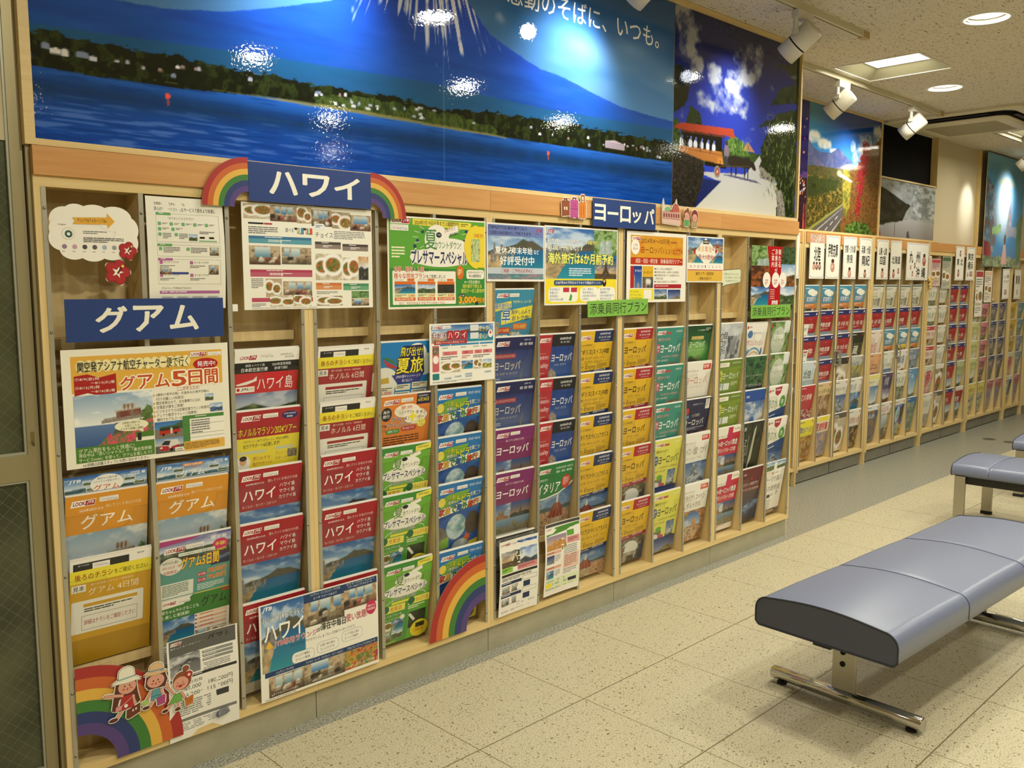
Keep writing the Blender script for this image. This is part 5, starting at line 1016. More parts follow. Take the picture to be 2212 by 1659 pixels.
def cart():
    c = Cv(2.626, 3.735, 1.7315, 2.597, 250, 196)
    c.grad(1.95, '#2a40b4', 2.55, '#141b4c')
    cl = np.zeros_like(c.X)
    for x, z, rx, rz in ((2.72, 2.5, .1, .08), (2.68, 2.58, .07, .06), (2.8, 2.36, .06, .05), (2.95, 2.35, .09, .06), (3.2, 2.42, .13, .09), (3.28, 2.47, .1, .08), (3.1, 2.34, .1, .07), (3.0, 2.24, .16, .07), (3.15, 2.24, .12, .06), (2.72, 2.42, .08, .05)):
        cl = np.maximum(cl, c.ell(x, z, rx, rz, .7))
    cl = np.clip(cl * 1.5 - .75 + (c.n(4, 16, 14, 5) - .5) * 3.4, 0, 1); c.mix(cl * .9, '#a9a9a6')
    T = lambda p, cols, s, fx, wob=.03: c.tex(c.poly(p, wob, s, 24), cols, s, fx)
    T([(2.62, 2.33), (2.69, 2.34), (2.75, 2.27), (2.72, 2.18), (2.62, 2.13)], ['#0e120c', '#20281a', '#141810'], 3, 40)
    T([(2.71, 2.08), (2.75, 2.18), (2.83, 2.165), (2.86, 2.1), (2.84, 2.05)], ['#10160e', '#2c3822', '#182014'], 4, 40)
    T([(2.62, 2.1), (2.66, 2.12), (2.7, 2.0), (3.4, 2.03), (3.5, 2.07), (3.5, 1.95), (2.62, 1.93)], ['#1c2616', '#3c5228', '#141c10'], 5, 46)
    T([(3.05, 2.0), (3.06, 2.07), (3.14, 2.09), (3.22, 2.06), (3.28, 2.01)], ['#24401a', '#5c7c38', '#183012'], 6, 50); c.mix(c.poly([(3.2, 2.03), (3.25, 2.075), (3.32, 2.03)]), '#a8785c')
    c.grad(1.73, '#d2d0c4', 1.92, '#b8b8b8', c.poly([(2.78, 1.73), (3.01, 1.865), (2.87, 1.887), (2.87, 1.9), (3.234, 1.918), (3.361, 2.02), (3.40, 1.98), (3.37, 1.915), (3.54, 1.9), (3.56, 1.73)]))
    c.mix(c.poly([(2.87, 1.868), (3.02, 1.868), (2.81, 1.733), (2.7, 1.73)]), '#1c2860')
    T([(3.36, 2.06), (3.45, 2.15), (3.735, 2.2), (3.735, 1.73), (3.55, 1.73), (3.545, 1.824), (3.533, 1.9), (3.37, 1.93), (3.38, 1.98)], ['#0e150a', '#28381a', '#161f10', '#485830', '#121a0c'], 7, 50, .05)
    T([(3.36, 1.97), (3.5, 1.93), (3.53, 1.9), (3.37, 1.91)], ['#4c4840', '#98948a', '#2c2824'], 8, 60); T([(3.53, 1.89), (3.6, 1.86), (3.64, 1.735), (3.55, 1.735)], ['#4c4840', '#a09c94', '#24201c'], 9, 60)
    for pts in ([(3.735, 2.52), (3.6, 2.5), (3.47, 2.49), (3.62, 2.47), (3.735, 2.4)], [(3.735, 2.42), (3.56, 2.38), (3.45, 2.27), (3.6, 2.31), (3.735, 2.32)], [(3.735, 2.3), (3.5, 2.23), (3.34, 2.16), (3.52, 2.18), (3.735, 2.2)], [(3.735, 2.6), (3.66, 2.6), (3.64, 2.5), (3.735, 2.3)]): T(pts, ['#0a100a', '#1a2814', '#2c3c20', '#0e160c'], 11, 30, .03)
    T([(2.62, 1.98), (2.75, 1.985), (2.865, 1.985), (2.87, 1.865), (2.8, 1.732), (2.62, 1.732)], ['#100e0c', '#38342e', '#1c1a16', '#5c5850'], 12, 66)
    q = random.Random(8)
    for i in range(90):
        x = q.uniform(3.42, 3.72); z = q.uniform(1.78, 2.2) - max(0, 3.5 - x) * .6; l = q.uniform(.02, .06); w = q.uniform(-.03, .03); c.mix(c.poly([(x, z), (x + w * .5 - .004, z + l * .6), (x + w, z + l), (x + w * .5 + .005, z + l * .55)]), q.choice(['#4c6430', '#6c7c48', '#2c4420', '#88946a', '#38502a']))
    for i in range(26):
        x = q.uniform(3.05, 3.26); z = q.uniform(1.99, 2.05); c.mix(c.poly([(x, z), (x + q.uniform(-.02, .02), z + .04), (x + .008, z)]), q.choice(['#5c8038', '#8ca85c', '#34541f']))
    # the cart, its passengers and the buffalo
    c.mix(c.poly([(2.69, 2.0), (3.02, 2.0), (3.02, 2.075), (2.69, 2.07)]), '#14120e')
    for x in (2.69, 2.76, 2.8, 2.85, 2.9, 2.95): c.mix(c.ell(x, 2.015, .015, .022), '#d4d8e8'); c.mix(c.ell(x + .004, 2.04, .008, .009), '#5c6cb0')
    c.mix(c.poly([(2.67, 2.0), (3.018, 2.004), (3.039, 1.944), (2.868, 1.95), (2.671, 1.978)]), '#b07038'); c.mix(c.poly([(2.67, 1.99), (3.02, 1.99), (3.02, 1.987), (2.67, 1.987)]), '#6c3c1c'); c.mix(c.poly([(2.985, 1.975), (3.03, 1.975), (3.03, 1.947), (2.985, 1.947)]), '#c8853c')
    c.mix(c.poly([(2.628, 2.075), (2.684, 2.1), (3.113, 2.121), (3.131, 2.080), (3.033, 2.082), (2.687, 2.068)]), '#a03c28'); c.mix(c.poly([(2.69, 2.068), (3.04, 2.082), (3.04, 2.072), (2.69, 2.06)]), '#5c2c1c')
    for x in (2.69, 2.84, 2.92, 3.03): c.mix(c.poly([(x, 1.99), (x + .005, 1.99), (x + .005, 2.075), (x, 2.075)]), '#241c14')
    c.mix(c.poly([(2.88, 1.95), (3.06, 1.945), (3.06, 1.93), (2.88, 1.93)]), '#14100c'); c.mix(c.ell(2.984, 1.91, .026, .028), '#8c8078'); c.mix(c.ell(2.984, 1.91, .016, .018), '#a0503c'); c.mix(c.ell(2.984, 1.91, .006, .006), '#d8d0c8')
    c.mix(c.ell(3.06, 2.01, .022, .036), '#7c6878'); c.mix(c.ell(3.06, 2.05, .011, .012), '#3c2c24'); c.mix(c.poly([(3.04, 1.99), (3.07, 1.99), (3.075, 1.94), (3.05, 1.94)]), '#3c3848')
    c.mix(c.poly([(3.074, 1.96), (3.08, 1.99), (3.13, 2.0), (3.2, 1.994), (3.256, 2.0), (3.285, 1.985), (3.31, 1.98), (3.33, 1.955), (3.325, 1.938), (3.31, 1.942), (3.284, 1.956), (3.25, 1.945), (3.2, 1.95), (3.107, 1.945)], .008, 3, 40), '#2a241e')
    for x in (3.1, 3.14, 3.22, 3.25): c.mix(c.poly([(x, 1.95), (x + .012, 1.95), (x + .01, 1.898), (x + .002, 1.898)]), '#241e18')
    c.mix(c.poly([(3.0, 1.94), (3.27, 1.962), (3.27, 1.957), (3.0, 1.933)]), '#4c3c28'); c.mix(c.poly([(3.02, 1.9), (3.38, 1.883), (3.33, 1.895), (3.1, 1.905)]), '#4c4c74')
    c.mix(c.poly([(3.445, 2.05), (3.45, 2.05), (3.45, 2.25), (3.445, 2.25)]), '#3c4458'); c.mix(c.poly([(3.42, 2.23), (3.475, 2.235), (3.475, 2.231), (3.42, 2.226)]), '#5c6478')
    picture('buffalo_cart_poster', c, 2.626, 3.735, 1.7315, 2.597, 0.014, 'tall photo poster of a red roofed buffalo cart under deep blue sky', extra=lambda a: a.t(376, 634, 11, 17, '2', '#3c2410', .02))
cart()
def alcove_pictures():
    Z0, Z1 = 1.7525, 2.606; yp = 0.622
    c = Cv(4.3, 5.028, Z0, Z1, 110, 150); c.grad(Z0, '#2c1430', Z1, '#1c1c74'); c.tex((c.Y < 2.12) * 1.0, ['#140c14', '#38202c', '#201420'], 3, 30); c.mix(((c.Y > 2.10) & (c.Y < 2.14)) * .8, '#5c3c7c')
    rg = np.random.RandomState(4)
    for i in range(90): c.mix(c.ell(rg.uniform(4.4, 5.02), rg.choice([rg.uniform(1.95, 2.1), rg.uniform(2.1, 2.5)]), .005, .007), rg.choice(['#f0c080', '#e87848', '#e8e0e0']))
    for x, cc in ((4.88, '#d8d8e0'), (4.985, '#d86838'), (5.01, '#a82c40'), (4.75, '#c87838')): c.mix(c.poly([(x, Z0), (x + .012, Z0), (x + .01, 1.93), (x + .002, 1.93)]), cc)
    c.mix(c.poly([(4.9, 2.12), (4.93, 2.45), (4.96, 2.12)]), '#241c4c')
    picture('night_city_poster', c, 4.3, 5.028, Z0, Z1, yp, 'narrow strip of night city poster beside the autumn road poster')
    c = Cv(5.032, 6.164, Z0, Z1, 190, 150); c.grad(2.2, '#3c8cd0', Z1, '#1c3c84'); c.mix(np.clip((5.5 - c.X) * 2, 0, .8) * np.clip((c.Y - 2.25) * 3, 0, 1), '#4c9ca0')
    cl = np.zeros_like(c.X)
    for x, z, rx, rz in ((5.1, 2.38, .1, .05), (5.25, 2.35, .12, .04), (5.4, 2.31, .08, .03), (5.85, 2.38, .1, .09), (5.95, 2.44, .08, .07), (6.1, 2.48, .1, .1), (5.78, 2.31, .1, .07), (5.7, 2.38, .05, .05), (5.95, 2.33, .15, .09)): cl = np.maximum(cl, c.ell(x, z, rx, rz, .7))
    c.mix(np.clip(cl * 1.5 - .7 + (c.n(4, 14, 12, 4) - .5) * 2, 0, 1), '#d4d2c8')
    c.tex(c.under([(5.03, 2.36), (5.1, 2.31), (5.2, 2.29), (5.36, 2.3), (5.47, 2.345), (5.55, 2.31), (5.68, 2.27), (5.72, 2.2)], 1.9), ['#34406c', '#5c6488', '#46507c', '#7c6c7c'], 5, 10)
    c.tex(c.under([(5.03, 2.19), (5.4, 2.2), (5.6, 2.21), (6.17, 2.2)], 1.7), ['#28301c', '#5c5030', '#38401e', '#8c7034'], 6, 44)
    c.tex(c.under([(5.55, 2.15), (5.68, 2.22), (5.85, 2.28), (5.98, 2.4), (6.17, 2.5)], 1.7, wob=.03, seed=3, f=30), ['#7c4c20', '#5c4420', '#8c602c', '#5c3420', '#74703a', '#3c3418'], 7, 46)
    c.tex(c.poly([(5.03, 2.12), (5.3, 2.13), (5.5, 2.06), (5.6, 2.06), (5.56, 1.96), (5.2, 1.78), (5.03, 1.75)], .03, 4), ['#4c3c1c', '#7c5f2a', '#2c3418', '#9c7c38', '#565c2a'], 8, 44)
    c.tex(c.poly([(5.03, 2.12), (5.5, 2.12), (5.45, 2.05), (5.03, 1.97)], .03, 5), ['#1c2414', '#3c4420', '#28301a'], 9, 40)
    c.tex(c.poly([(5.55, 2.2), (5.66, 2.22), (5.7, 2.0), (5.62, 1.85), (5.56, 1.95)], .04, 6), ['#8c7c30', '#5c6428', '#b0983c', '#4c4820'], 10, 40)
    c.tex(c.poly([(5.88, 2.42), (6.0, 2.44), (5.95, 2.2), (5.86, 2.05), (5.84, 1.9), (5.78, 1.88), (5.8, 2.1), (5.8, 2.24)], .12, 7, 40), ['#8c1824', '#4c2018', '#b82c3c', '#6c2018', '#a83c30', '#c8404c'], 11, 60)
    c.tex(c.poly([(5.6, 1.75), (5.64, 1.82), (5.8, 1.85), (6.0, 1.83), (6.1, 1.75)], .04, 8), ['#34541f', '#6c8838', '#28401a', '#4c6c2c'], 12, 50)
    c.mix(c.poly([(5.06, 1.75), (5.1, 1.752), (5.57, 1.95), (5.575, 1.87), (5.45, 1.75)]), '#5c5654'); c.mix(c.poly([(5.03, 1.752), (5.57, 1.965), (5.57, 1.95), (5.09, 1.752)]), '#8c8c48')
    for a0, b0 in (((5.17, 1.753), (5.56, 1.93)), ((5.4, 1.753), (5.56, 1.86))): c.mix(c.poly([a0, (a0[0] + .014, a0[1]), (b0[0] + .004, b0[1]), b0]), '#dcd8d0')
    for t in (0.05, .35, .65): c.mix(c.poly([(5.29 + t * .25, 1.753 + t * .14), (5.302 + t * .25, 1.753 + t * .14), (5.34 + t * .25, 1.78 + t * .14), (5.33 + t * .25, 1.78 + t * .14)]), '#dcd8d0')
    c.mix(c.poly([(5.5, 2.15), (5.7, 2.12), (5.71, 2.13), (5.55, 2.17)]), '#e8e4d8'); c.mix(c.ell(5.5, 2.17, .04, .02, .8) * .7, '#f0e8b0')
    picture('autumn_road_poster', c, 5.032, 6.164, Z0, Z1, yp, 'tall poster of an autumn mountain road with a red tree')
    c = Cv(6.18, 7.29, Z0, 2.196, 150, 64); c.tex(ONE(c), ['#787c78', '#a8aca6', '#5c605c'], 3, 7); c.tex(c.poly([(6.17, 2.15), (6.4, 2.12), (6.78, 2.02), (6.7, 1.97), (6.6, 1.86), (6.17, 1.84)]), ['#1c1c18', '#3c3a30', '#28261e', '#54523c'], 4, 8)
    c.tex(c.poly([(6.17, 2.19), (6.3, 2.17), (6.67, 2.075), (6.78, 2.045), (6.7, 2.03), (6.3, 2.12), (6.17, 2.14)]), ['#8c9090', '#b8bcb8'], 5, 8); c.tex(c.poly([(6.78, 2.02), (6.9, 2.2), (7.3, 2.2), (7.3, 1.93), (7.0, 1.92), (6.85, 1.98)], .03), ['#9ca4a4', '#c8cccA', '#787e7c', '#b0b8b4'], 6, 10)
    c.grad(1.76, '#8c8884', 1.9, '#b0aca8', c.poly([(6.17, 1.75), (6.3, 1.86), (6.8, 1.91), (7.3, 1.9), (7.3, 1.75)], .02)); c.mix(c.poly([(6.72, 1.76), (6.73, 1.81), (6.76, 1.815), (6.79, 1.76)]), '#4c4c4a'); c.mix(c.poly([(6.48, 1.76), (6.49, 1.76), (6.49, 1.95), (6.48, 1.95)]), '#2c2a26'); c.mix(c.ell(6.2, 1.77, .03, .03) * .8, '#8c3c5c')
    picture('snow_farmhouse_poster', c, 6.18, 7.29, Z0, 2.196, yp, 'grey winter poster of a thatched house below the dark window')
    # a plain painted stand-in for the park poster at the right
    c = Cv(8.33, 9.43, 1.553, 2.604, 120, 120); c.grad(1.553, '#2c7cb8', 2.6, '#4c9cbc'); c.tex(c.poly([(8.33, 2.4), (8.55, 2.3), (8.62, 2.1), (8.7, 1.9), (8.62, 1.7), (8.33, 1.6)], .06), ['#3c4c5c', '#6c5c5c', '#4c7088', '#8c98a0', '#5c3c44'], 3, 12)
    c.tex(c.poly([(8.33, 1.8), (8.5, 1.78), (8.56, 1.66), (8.5, 1.6), (8.36, 1.62)], .04), ['#a8343c', '#7c2834', '#c85058'], 4, 10); c.tex(c.poly([(8.33, 1.553), (9.43, 1.553), (9.43, 1.62), (8.9, 1.66), (8.33, 1.64)], .05), ['#5c7c54', '#a8b088', '#4c6448', '#c8c8b8'], 5, 24)
    c.mix(c.ell(8.85, 2.15, .24, .3, .8) * .9, '#e8f0f4'); c.tex(c.poly([(8.95, 1.9), (9.0, 2.1), (9.06, 2.2), (9.1, 1.95), (9.43, 1.95), (9.43, 1.85), (8.9, 1.85)], .03), ['#c89c90', '#8c9cb0', '#d8b8a8'], 6, 14); c.tex(c.poly([(8.55, 1.92), (8.8, 1.96), (8.8, 1.88), (8.55, 1.86)], .03), ['#6ca05c', '#a8c890'], 7, 14)  # first, pale ellipse: the spotlight's pool of light painted into the banner colours
    c.tex(c.poly([(9.25, 2.0), (9.43, 2.1), (9.43, 1.6), (9.3, 1.6)], .05), ['#3c6c4c', '#5c8458'], 8, 12); c.mix(c.ell(8.93, 1.82, .028, .05), '#5c3c28'); c.mix(c.poly([(8.9, 1.77), (8.96, 1.77), (9.02, 1.58), (8.84, 1.58)]), '#d8a8a0'); c.mix(c.ell(8.9, 2.36, .22, .05, .6) * .6, '#d8c890')
    picture('landscape_banner', c, 8.33, 9.43, 1.553, 2.604, 0.553, 'tall blue banner with a pale glow and small pink robed figure')
alcove_pictures()

# ------------------------------------------------------------------ signs, posters and cut-outs on the front racks
def hang(name, a, x, z, lv, label, cat, mt='laminate', group=None, solid=None, y=0.0, tilt=0.0):
    o = a.obj(name, mt, (x, y - 0.0035 - 0.0016 * lv, z), solid=solid, tilt=tilt); return tag(o, label, cat, group)
NAVY = '#1c3a78'; OFFW = '#f1ecd8'
def katakana_sign(w, h, st, x0, y0, tw, tht, b=.05):
    a = Art(w, h, NAVY, th=0.002)
    n = len(st); cw = tw / n
    for i, ch in enumerate(st):
        hh = {'ー': .12, 'ッ': .72}.get(ch, 1.0) * tht
        a.t(x0 + i * cw + cw * .08, y0 + (tht - hh) / (2 if ch == 'ー' else 1), cw * .8 * (1 if ch != 'ッ' else .85), hh, ch, OFFW, b)
    return a
hang('guam_sign', katakana_sign(416, 107, 'グアム', 66, 20, 286, 64), 0.05, 1.344, 9, 'wide navy sign with three white katakana letters reading Guam', 'sign', 'vinyl')
hang('hawaii_sign', katakana_sign(419, 110, 'ハワイ', 58, 22, 330, 62), 0.557, 1.7265, 2, 'navy header sign reading Hawaii between two rainbow pieces', 'sign', 'vinyl', y=-.009)
hang('europe_sign', katakana_sign(417, 112, 'ヨーロッパ', 6, 24, 408, 62), 2.051, 1.725, 2, 'navy header sign reading Europe between suitcases and cathedral cut-outs', 'sign', 'vinyl', y=-.009)
RB = ['#a82f2a', '#c8642e', '#e0b048', '#3f7a34', '#2c3a70', '#54407c']
def rainbow(ro, ri, a0, label, cx, cz, lv, y=0.0):
    """a quarter of a rainbow, centre of its arcs at (cx, cz); a0 = start angle, degrees clockwise from +x, y down"""
    a = Art(2 * ro, 2 * ro, None, th=0.002, edge='#c8c0a8'); d = (ro - ri) / 6
    for k in range(6): a.ring(ro, ro, ro - (k + 1) * d, ro - k * d, RB[k], a0, a0 + 90, 40)
    out = [(ro + ro * math.cos(math.radians(a0 + 90 * i / 30)), ro + ro * math.sin(math.radians(a0 + 90 * i / 30))) for i in range(31)]
    inn = [(ro + ri * math.cos(math.radians(a0 + 90 * i / 30)), ro + ri * math.sin(math.radians(a0 + 90 * i / 30))) for i in range(30, -1, -1)]
    return hang('rainbow_cutout', a, cx - ro / 1000, cz + ro / 1000, lv, label, 'cut-out', 'vinyl', 'rainbow cut-outs', [out + inn], y)
rainbow(139, 44, 180, 'small rainbow quarter at the left end of the Hawaii sign', 0.556, 1.597, 2, -.009)
rainbow(139, 44, 270, 'small rainbow quarter at the right end of the Hawaii sign', 0.976, 1.592, 2, -.009)
rainbow(278, 96, 270, 'large rainbow quarter at the bottom of the first column, behind the three girls', 0.028, 0.117, 2)
rainbow(268, 96, 180, 'large rainbow quarter over the blue family brochure by the floor', 1.468, 0.121, 2)

# cloud shaped notice and two hibiscus flowers
def cloud():
    a = Art(222, 142, None, th=0.001, edge='#ece8da'); W_ = '#f2eee0'; c = [(40, 40, 36, 32), (66, 30, 34, 30), (110, 26, 40, 26), (160, 34, 44, 32), (190, 60, 30, 34), (186, 92, 32, 34), (150, 112, 36, 26), (104, 116, 36, 26), (58, 112, 34, 26), (30, 86, 30, 30), (26, 62, 24, 26)]
    a.e(108, 70, 88, 52, W_, 40)
    for q in c: a.put([(q[0] + q[2] * math.cos(t * .24), q[1] + q[3] * math.sin(t * .24)) for t in range(26)], [tuple(range(26))], W_)
    a.p([(58, 34), (142, 30), (142, 20), (160, 40), (142, 58), (142, 48), (58, 50), (64, 42)], '#e2a834'); a.t(70, 35, 70, 9, 'チェック&フォローしてね♪', '#4a3010', .02); a.t(24, 50, 18, 5, 'Instagram', '#222', .02)
    a.e(46, 74, 15, 15, '#d8b0a0'); a.e(46, 74, 14, 14, '#f0ece0'); a.ring(47, 75, 4, 9, '#2c5c54'); a.lines(82, 66, 64, 9, 2, '#666'); a.lines(82, 82, 110, 14, 3, '#666')
    for i in range(6): a.e(36 + i * 24, 106, 6, 6, ['#8c7c90', '#c89ca8', '#444', '#555', '#a0b0c0', '#999'][i], 12); a.lines(30 + i * 24, 117, 14, 3, 1, '#777')
    sol = [[(q[0] + q[2] * math.cos(t * .48), q[1] + q[3] * math.sin(t * .48)) for t in range(13)] for q in c]
    hang('cloud_notice', a, 0.026, 1.580, 0, 'white cloud shaped notice with an orange arrow', 'notice', 'paper', solid=sol)
cloud()
def hibiscus(x, z, r, lv, label, mt='vinyl'):
    a = Art(2 * r, 2 * r, None, th=0.0012, edge='#f0ecdc'); P = []
    for k in range(5):
        an = math.radians(-72 + 72 * k); P.append((r + math.cos(an) * r * .5, r + math.sin(an) * r * .5))
    outl = [(r + math.cos(t) * r * (.80 + .15 * math.cos(5 * (t + .314 * 4))), r + math.sin(t) * r * (.80 + .15 * math.cos(5 * (t + .314 * 4)))) for t in [i * math.pi / 30 for i in range(60)]]
    a.p(outl, '#f3eee0')
    for px, py in P: a.e(px, py, r * .40, r * .40, '#8e1a1e', 18)
    for px, py in P: a.e(px, py, r * .34, r * .34, '#ad2426', 18)
    a.e(r, r, r * .3, r * .3, '#ad2426')
    st = []
    for i in range(10): an = math.radians(i * 36); q = r * (.42 if i % 2 == 0 else .16); st.append((r + q * math.cos(an), r + q * math.sin(an)))
    a.p(st, '#f3eee0'); a.ln([(r, r + r * .1), (r + r * .3, r - r * .35)], r * .13, '#5c1214'); a.e(r + r * .36, r - r * .42, r * .1, r * .1, '#ecd050', 8)
    hang('hibiscus_cutout', a, x - r / 1000, z + r / 1000, lv, label, 'cut-out', mt, 'hibiscus cut-outs', [outl])
hibiscus(0.215, 1.467, 27, 1, 'smaller red hibiscus cut-out on the edge of the cloud notice'); hibiscus(0.186, 1.412, 37, 2, 'larger red hibiscus cut-out below the cloud notice')
def small_flower(x, z, label):
    a = Art(16, 16, None, th=.0006, edge='#a8302c'); pts = [(8 + 7 * (.7 + .3 * math.cos(5 * t)) * math.cos(t), 8 + 7 * (.7 + .3 * math.cos(5 * t)) * math.sin(t)) for t in [i * math.pi / 20 for i in range(40)]]; a.p(pts, '#a8302c'); a.e(8, 8, 1.6, 1.6, '#e0c050', 8)
    hang('flower_sticker', a, x, z, 0, label, 'sticker', 'vinyl', solid=[pts], y=.006)
small_flower(3.165, 1.598, 'tiny red flower sticker in the top of the thirteenth column')

def support():
    a = Art(212, 297, '#efecdc', th=.0006); a.t(22, 14, 84, 8, '出発前も、滞在中もいつでも', '#333', .02); a.t(22, 26, 168, 11, '安心のサポートと便利なサービスで旅をより快適に', '#26304c', .02)
    for y, h, cc in ((44, 74, '#6ca468'), (126, 30, '#6ca468'), (164, 66, '#b06a9c')):
        a.ln([(26, y), (198, y), (198, y + h), (26, y + h), (26, y)], .8, '#a8a898'); a.r(26, y - 3, 40, 7, cc); a.lines(34, y - 1.5, 24, 3, 1, '#fff')
    a.t(58, 52, 70, 7, '"オリオリハワイアプリ"', '#3c3c3c', .01)
    for i in range(5): a.rr(30 + i * 32, 66, 9, 9, 2, '#78b07c'); a.lines(42 + i * 32, 68, 18, 5, 2, '#666')
    for i in range(2): a.rr(30 + i * 36, 80, 9, 9, 2, '#78b07c'); a.lines(42 + i * 36, 81, 20, 6, 2, '#666'); a.rr(30 + i * 44, 94, 9, 9, 2, '#78b07c'); a.lines(42 + i * 44, 95, 26, 16, 4, '#666')
    a.pic(112, 96, 24, 18, p_land, 14, 10, seed=3); a.lines(142, 88, 46, 8, 2, '#666'); a.r(142, 102, 14, 5, '#222'); a.r(168, 102, 14, 5, '#222'); a.r(140, 112, 50, 3, '#78b07c')
    for x in (30, 104): a.rr(x, 132, 9, 9, 2, '#78b07c'); a.lines(x + 12, 132, 50, 16, 4, '#666')
    a.pic(168, 130, 26, 22, p_room, 12, 10)
    for x, y in ((30, 168), (112, 168), (30, 202), (112, 202)): a.rr(x, y, 9, 9, 2, '#b8689c'); a.t(x + 12, y + 1, 40, 6, 'オリオリプラザ', '#444', .01); a.lines(x, y + 12, 46, 8, 2, '#777')
    a.pic(30, 188, 32, 16, p_room, 12, 8, seed=5); a.r(62, 198, 46, 6, '#3c4c8c'); a.pic(164, 178, 28, 26, p_room, 12, 10, seed=7); a.t(34, 238, 80, 7, 'さらにルックJTBMySTYLEなら!', '#444', .02); a.r(28, 248, 166, 8, '#b0689c'); a.lines(34, 250, 130, 4, 1, '#fff')
    for i in range(4): a.r(32 + i * 42, 262, 34, 28, '#d4d4cc'); a.lines(35 + i * 42, 265, 28, 18, 5, '#888')
    o = hang('support_leaflet', a, 0.267, 1.612, 0, 'curled white support leaflet under the left end of the rainbow', 'leaflet', 'gloss')
    bend(o.data, lambda u, v: -0.010 * math.sin(v * 3.1) * (u * .7 + .3) + .002 * math.sin(u * 5), 9, 6, .212)
support()
def menu():
    a = Art(447, 306, '#f0eddd', th=.001); a.pic(6, 4, 84, 42, p_food, 34, 20, seed=3, bg='#d8d4c8'); a.pic(90, 4, 88, 46, p_room, 34, 20, seed=5); a.pic(178, 4, 50, 48, p_food, 20, 18, seed=8, bg='#b88c4c'); a.pic(228, 8, 72, 50, p_room, 30, 18, seed=9); a.pic(300, 12, 66, 50, p_food, 26, 18, seed=12, bg='#6c5c4c'); a.pic(366, 18, 78, 48, p_room, 30, 18, seed=14)
    a.r(20, 56, 48, 5, '#222'); a.r(70, 56, 26, 5, '#b04040'); a.lines(20, 68, 104, 22, 4, '#666'); a.t(138, 68, 28, 12, '選べる', '#333', .01)
    for i, (ch, cc) in enumerate(zip("'OLI'OLI", ('#333', '#4c8c5c', '#d88c3c', '#4c8ca8', '#333', '#a83c5c', '#4c8c5c', '#c85c3c'))): a.t(170 + i * 7.4, 66, 6.6, 18 if ch != "'" else 6, ch, cc, .04)
    a.rr(236, 50, 38, 20, 8, '#e8ecea'); a.lines(242, 55, 26, 9, 2, '#777'); a.t(240, 76, 62, 16, 'チョイス', '#333', .01); a.lines(306, 70, 126, 26, 5, '#888')
    def bar(x, y, w, c1, c2): a.r(x, y, w, 8, c1); a.r(x, y + 8, w, 13, c2); a.lines(x + w * .3, y + 10, w * .4, 8, 2, '#f0f0e8'); a.lines(x + w * .25, y + 2, w * .5, 4, 1, '#f0f0e8')
    bar(20, 94, 206, '#3c7498', '#5c9cac'); a.r(122, 102, 2, 13, '#f0eddd'); bar(22, 190, 204, '#b04058', '#b85c70'); a.r(122, 198, 2, 13, '#f0eddd'); a.r(24, 272, 202, 12, '#b84c64'); a.lines(90, 276, 70, 4, 1, '#fff')
    bar(238, 104, 92, '#4c4440', '#8c7c74'); bar(336, 108, 96, '#4c4440', '#8c7c74'); bar(238, 228, 92, '#c87840', '#d8905c'); bar(336, 230, 96, '#4c8c64', '#6ca47c')
    a.pic(20, 122, 100, 54, p_room, 30, 20, seed=15); a.pic(124, 124, 100, 50, p_room, 30, 20, seed=16); a.pic(238, 140, 94, 80, p_food, 30, 26, seed=17, bg='#ece8dc'); a.pic(336, 150, 60, 70, p_food, 24, 24, seed=18, bg='#f0ece0'); a.pic(394, 146, 38, 74, p_land, 16, 24, seed=5, a='#c88c4c', b='#2c2c34'); a.pic(70, 216, 52, 54, p_food, 20, 20, seed=19, bg='#b8987c'); a.pic(126, 224, 98, 46, p_room, 30, 16, seed=20); a.lines(24, 216, 42, 30, 6, '#777')
    a.pic(82, 264, 76, 34, p_food, 26, 16, seed=22, bg='#f0ecdc'); a.pic(160, 264, 60, 34, p_food, 22, 16, seed=23, bg='#ece4c8'); a.lines(24, 288, 50, 12, 3, '#777'); a.pic(240, 268, 92, 30, p_food, 30, 14, seed=24, bg='#6c5444'); a.pic(366, 254, 66, 22, p_forest, 22, 10); a.pic(366, 278, 66, 22, p_room, 22, 10, seed=25); a.lines(240, 254, 84, 10, 3, '#777'); a.lines(24, 301, 400, 3, 1, '#999')
    hang('menu_poster', a, 0.538, 1.614, 0, 'white two page restaurant poster under the Hawaii sign', 'poster')
menu()
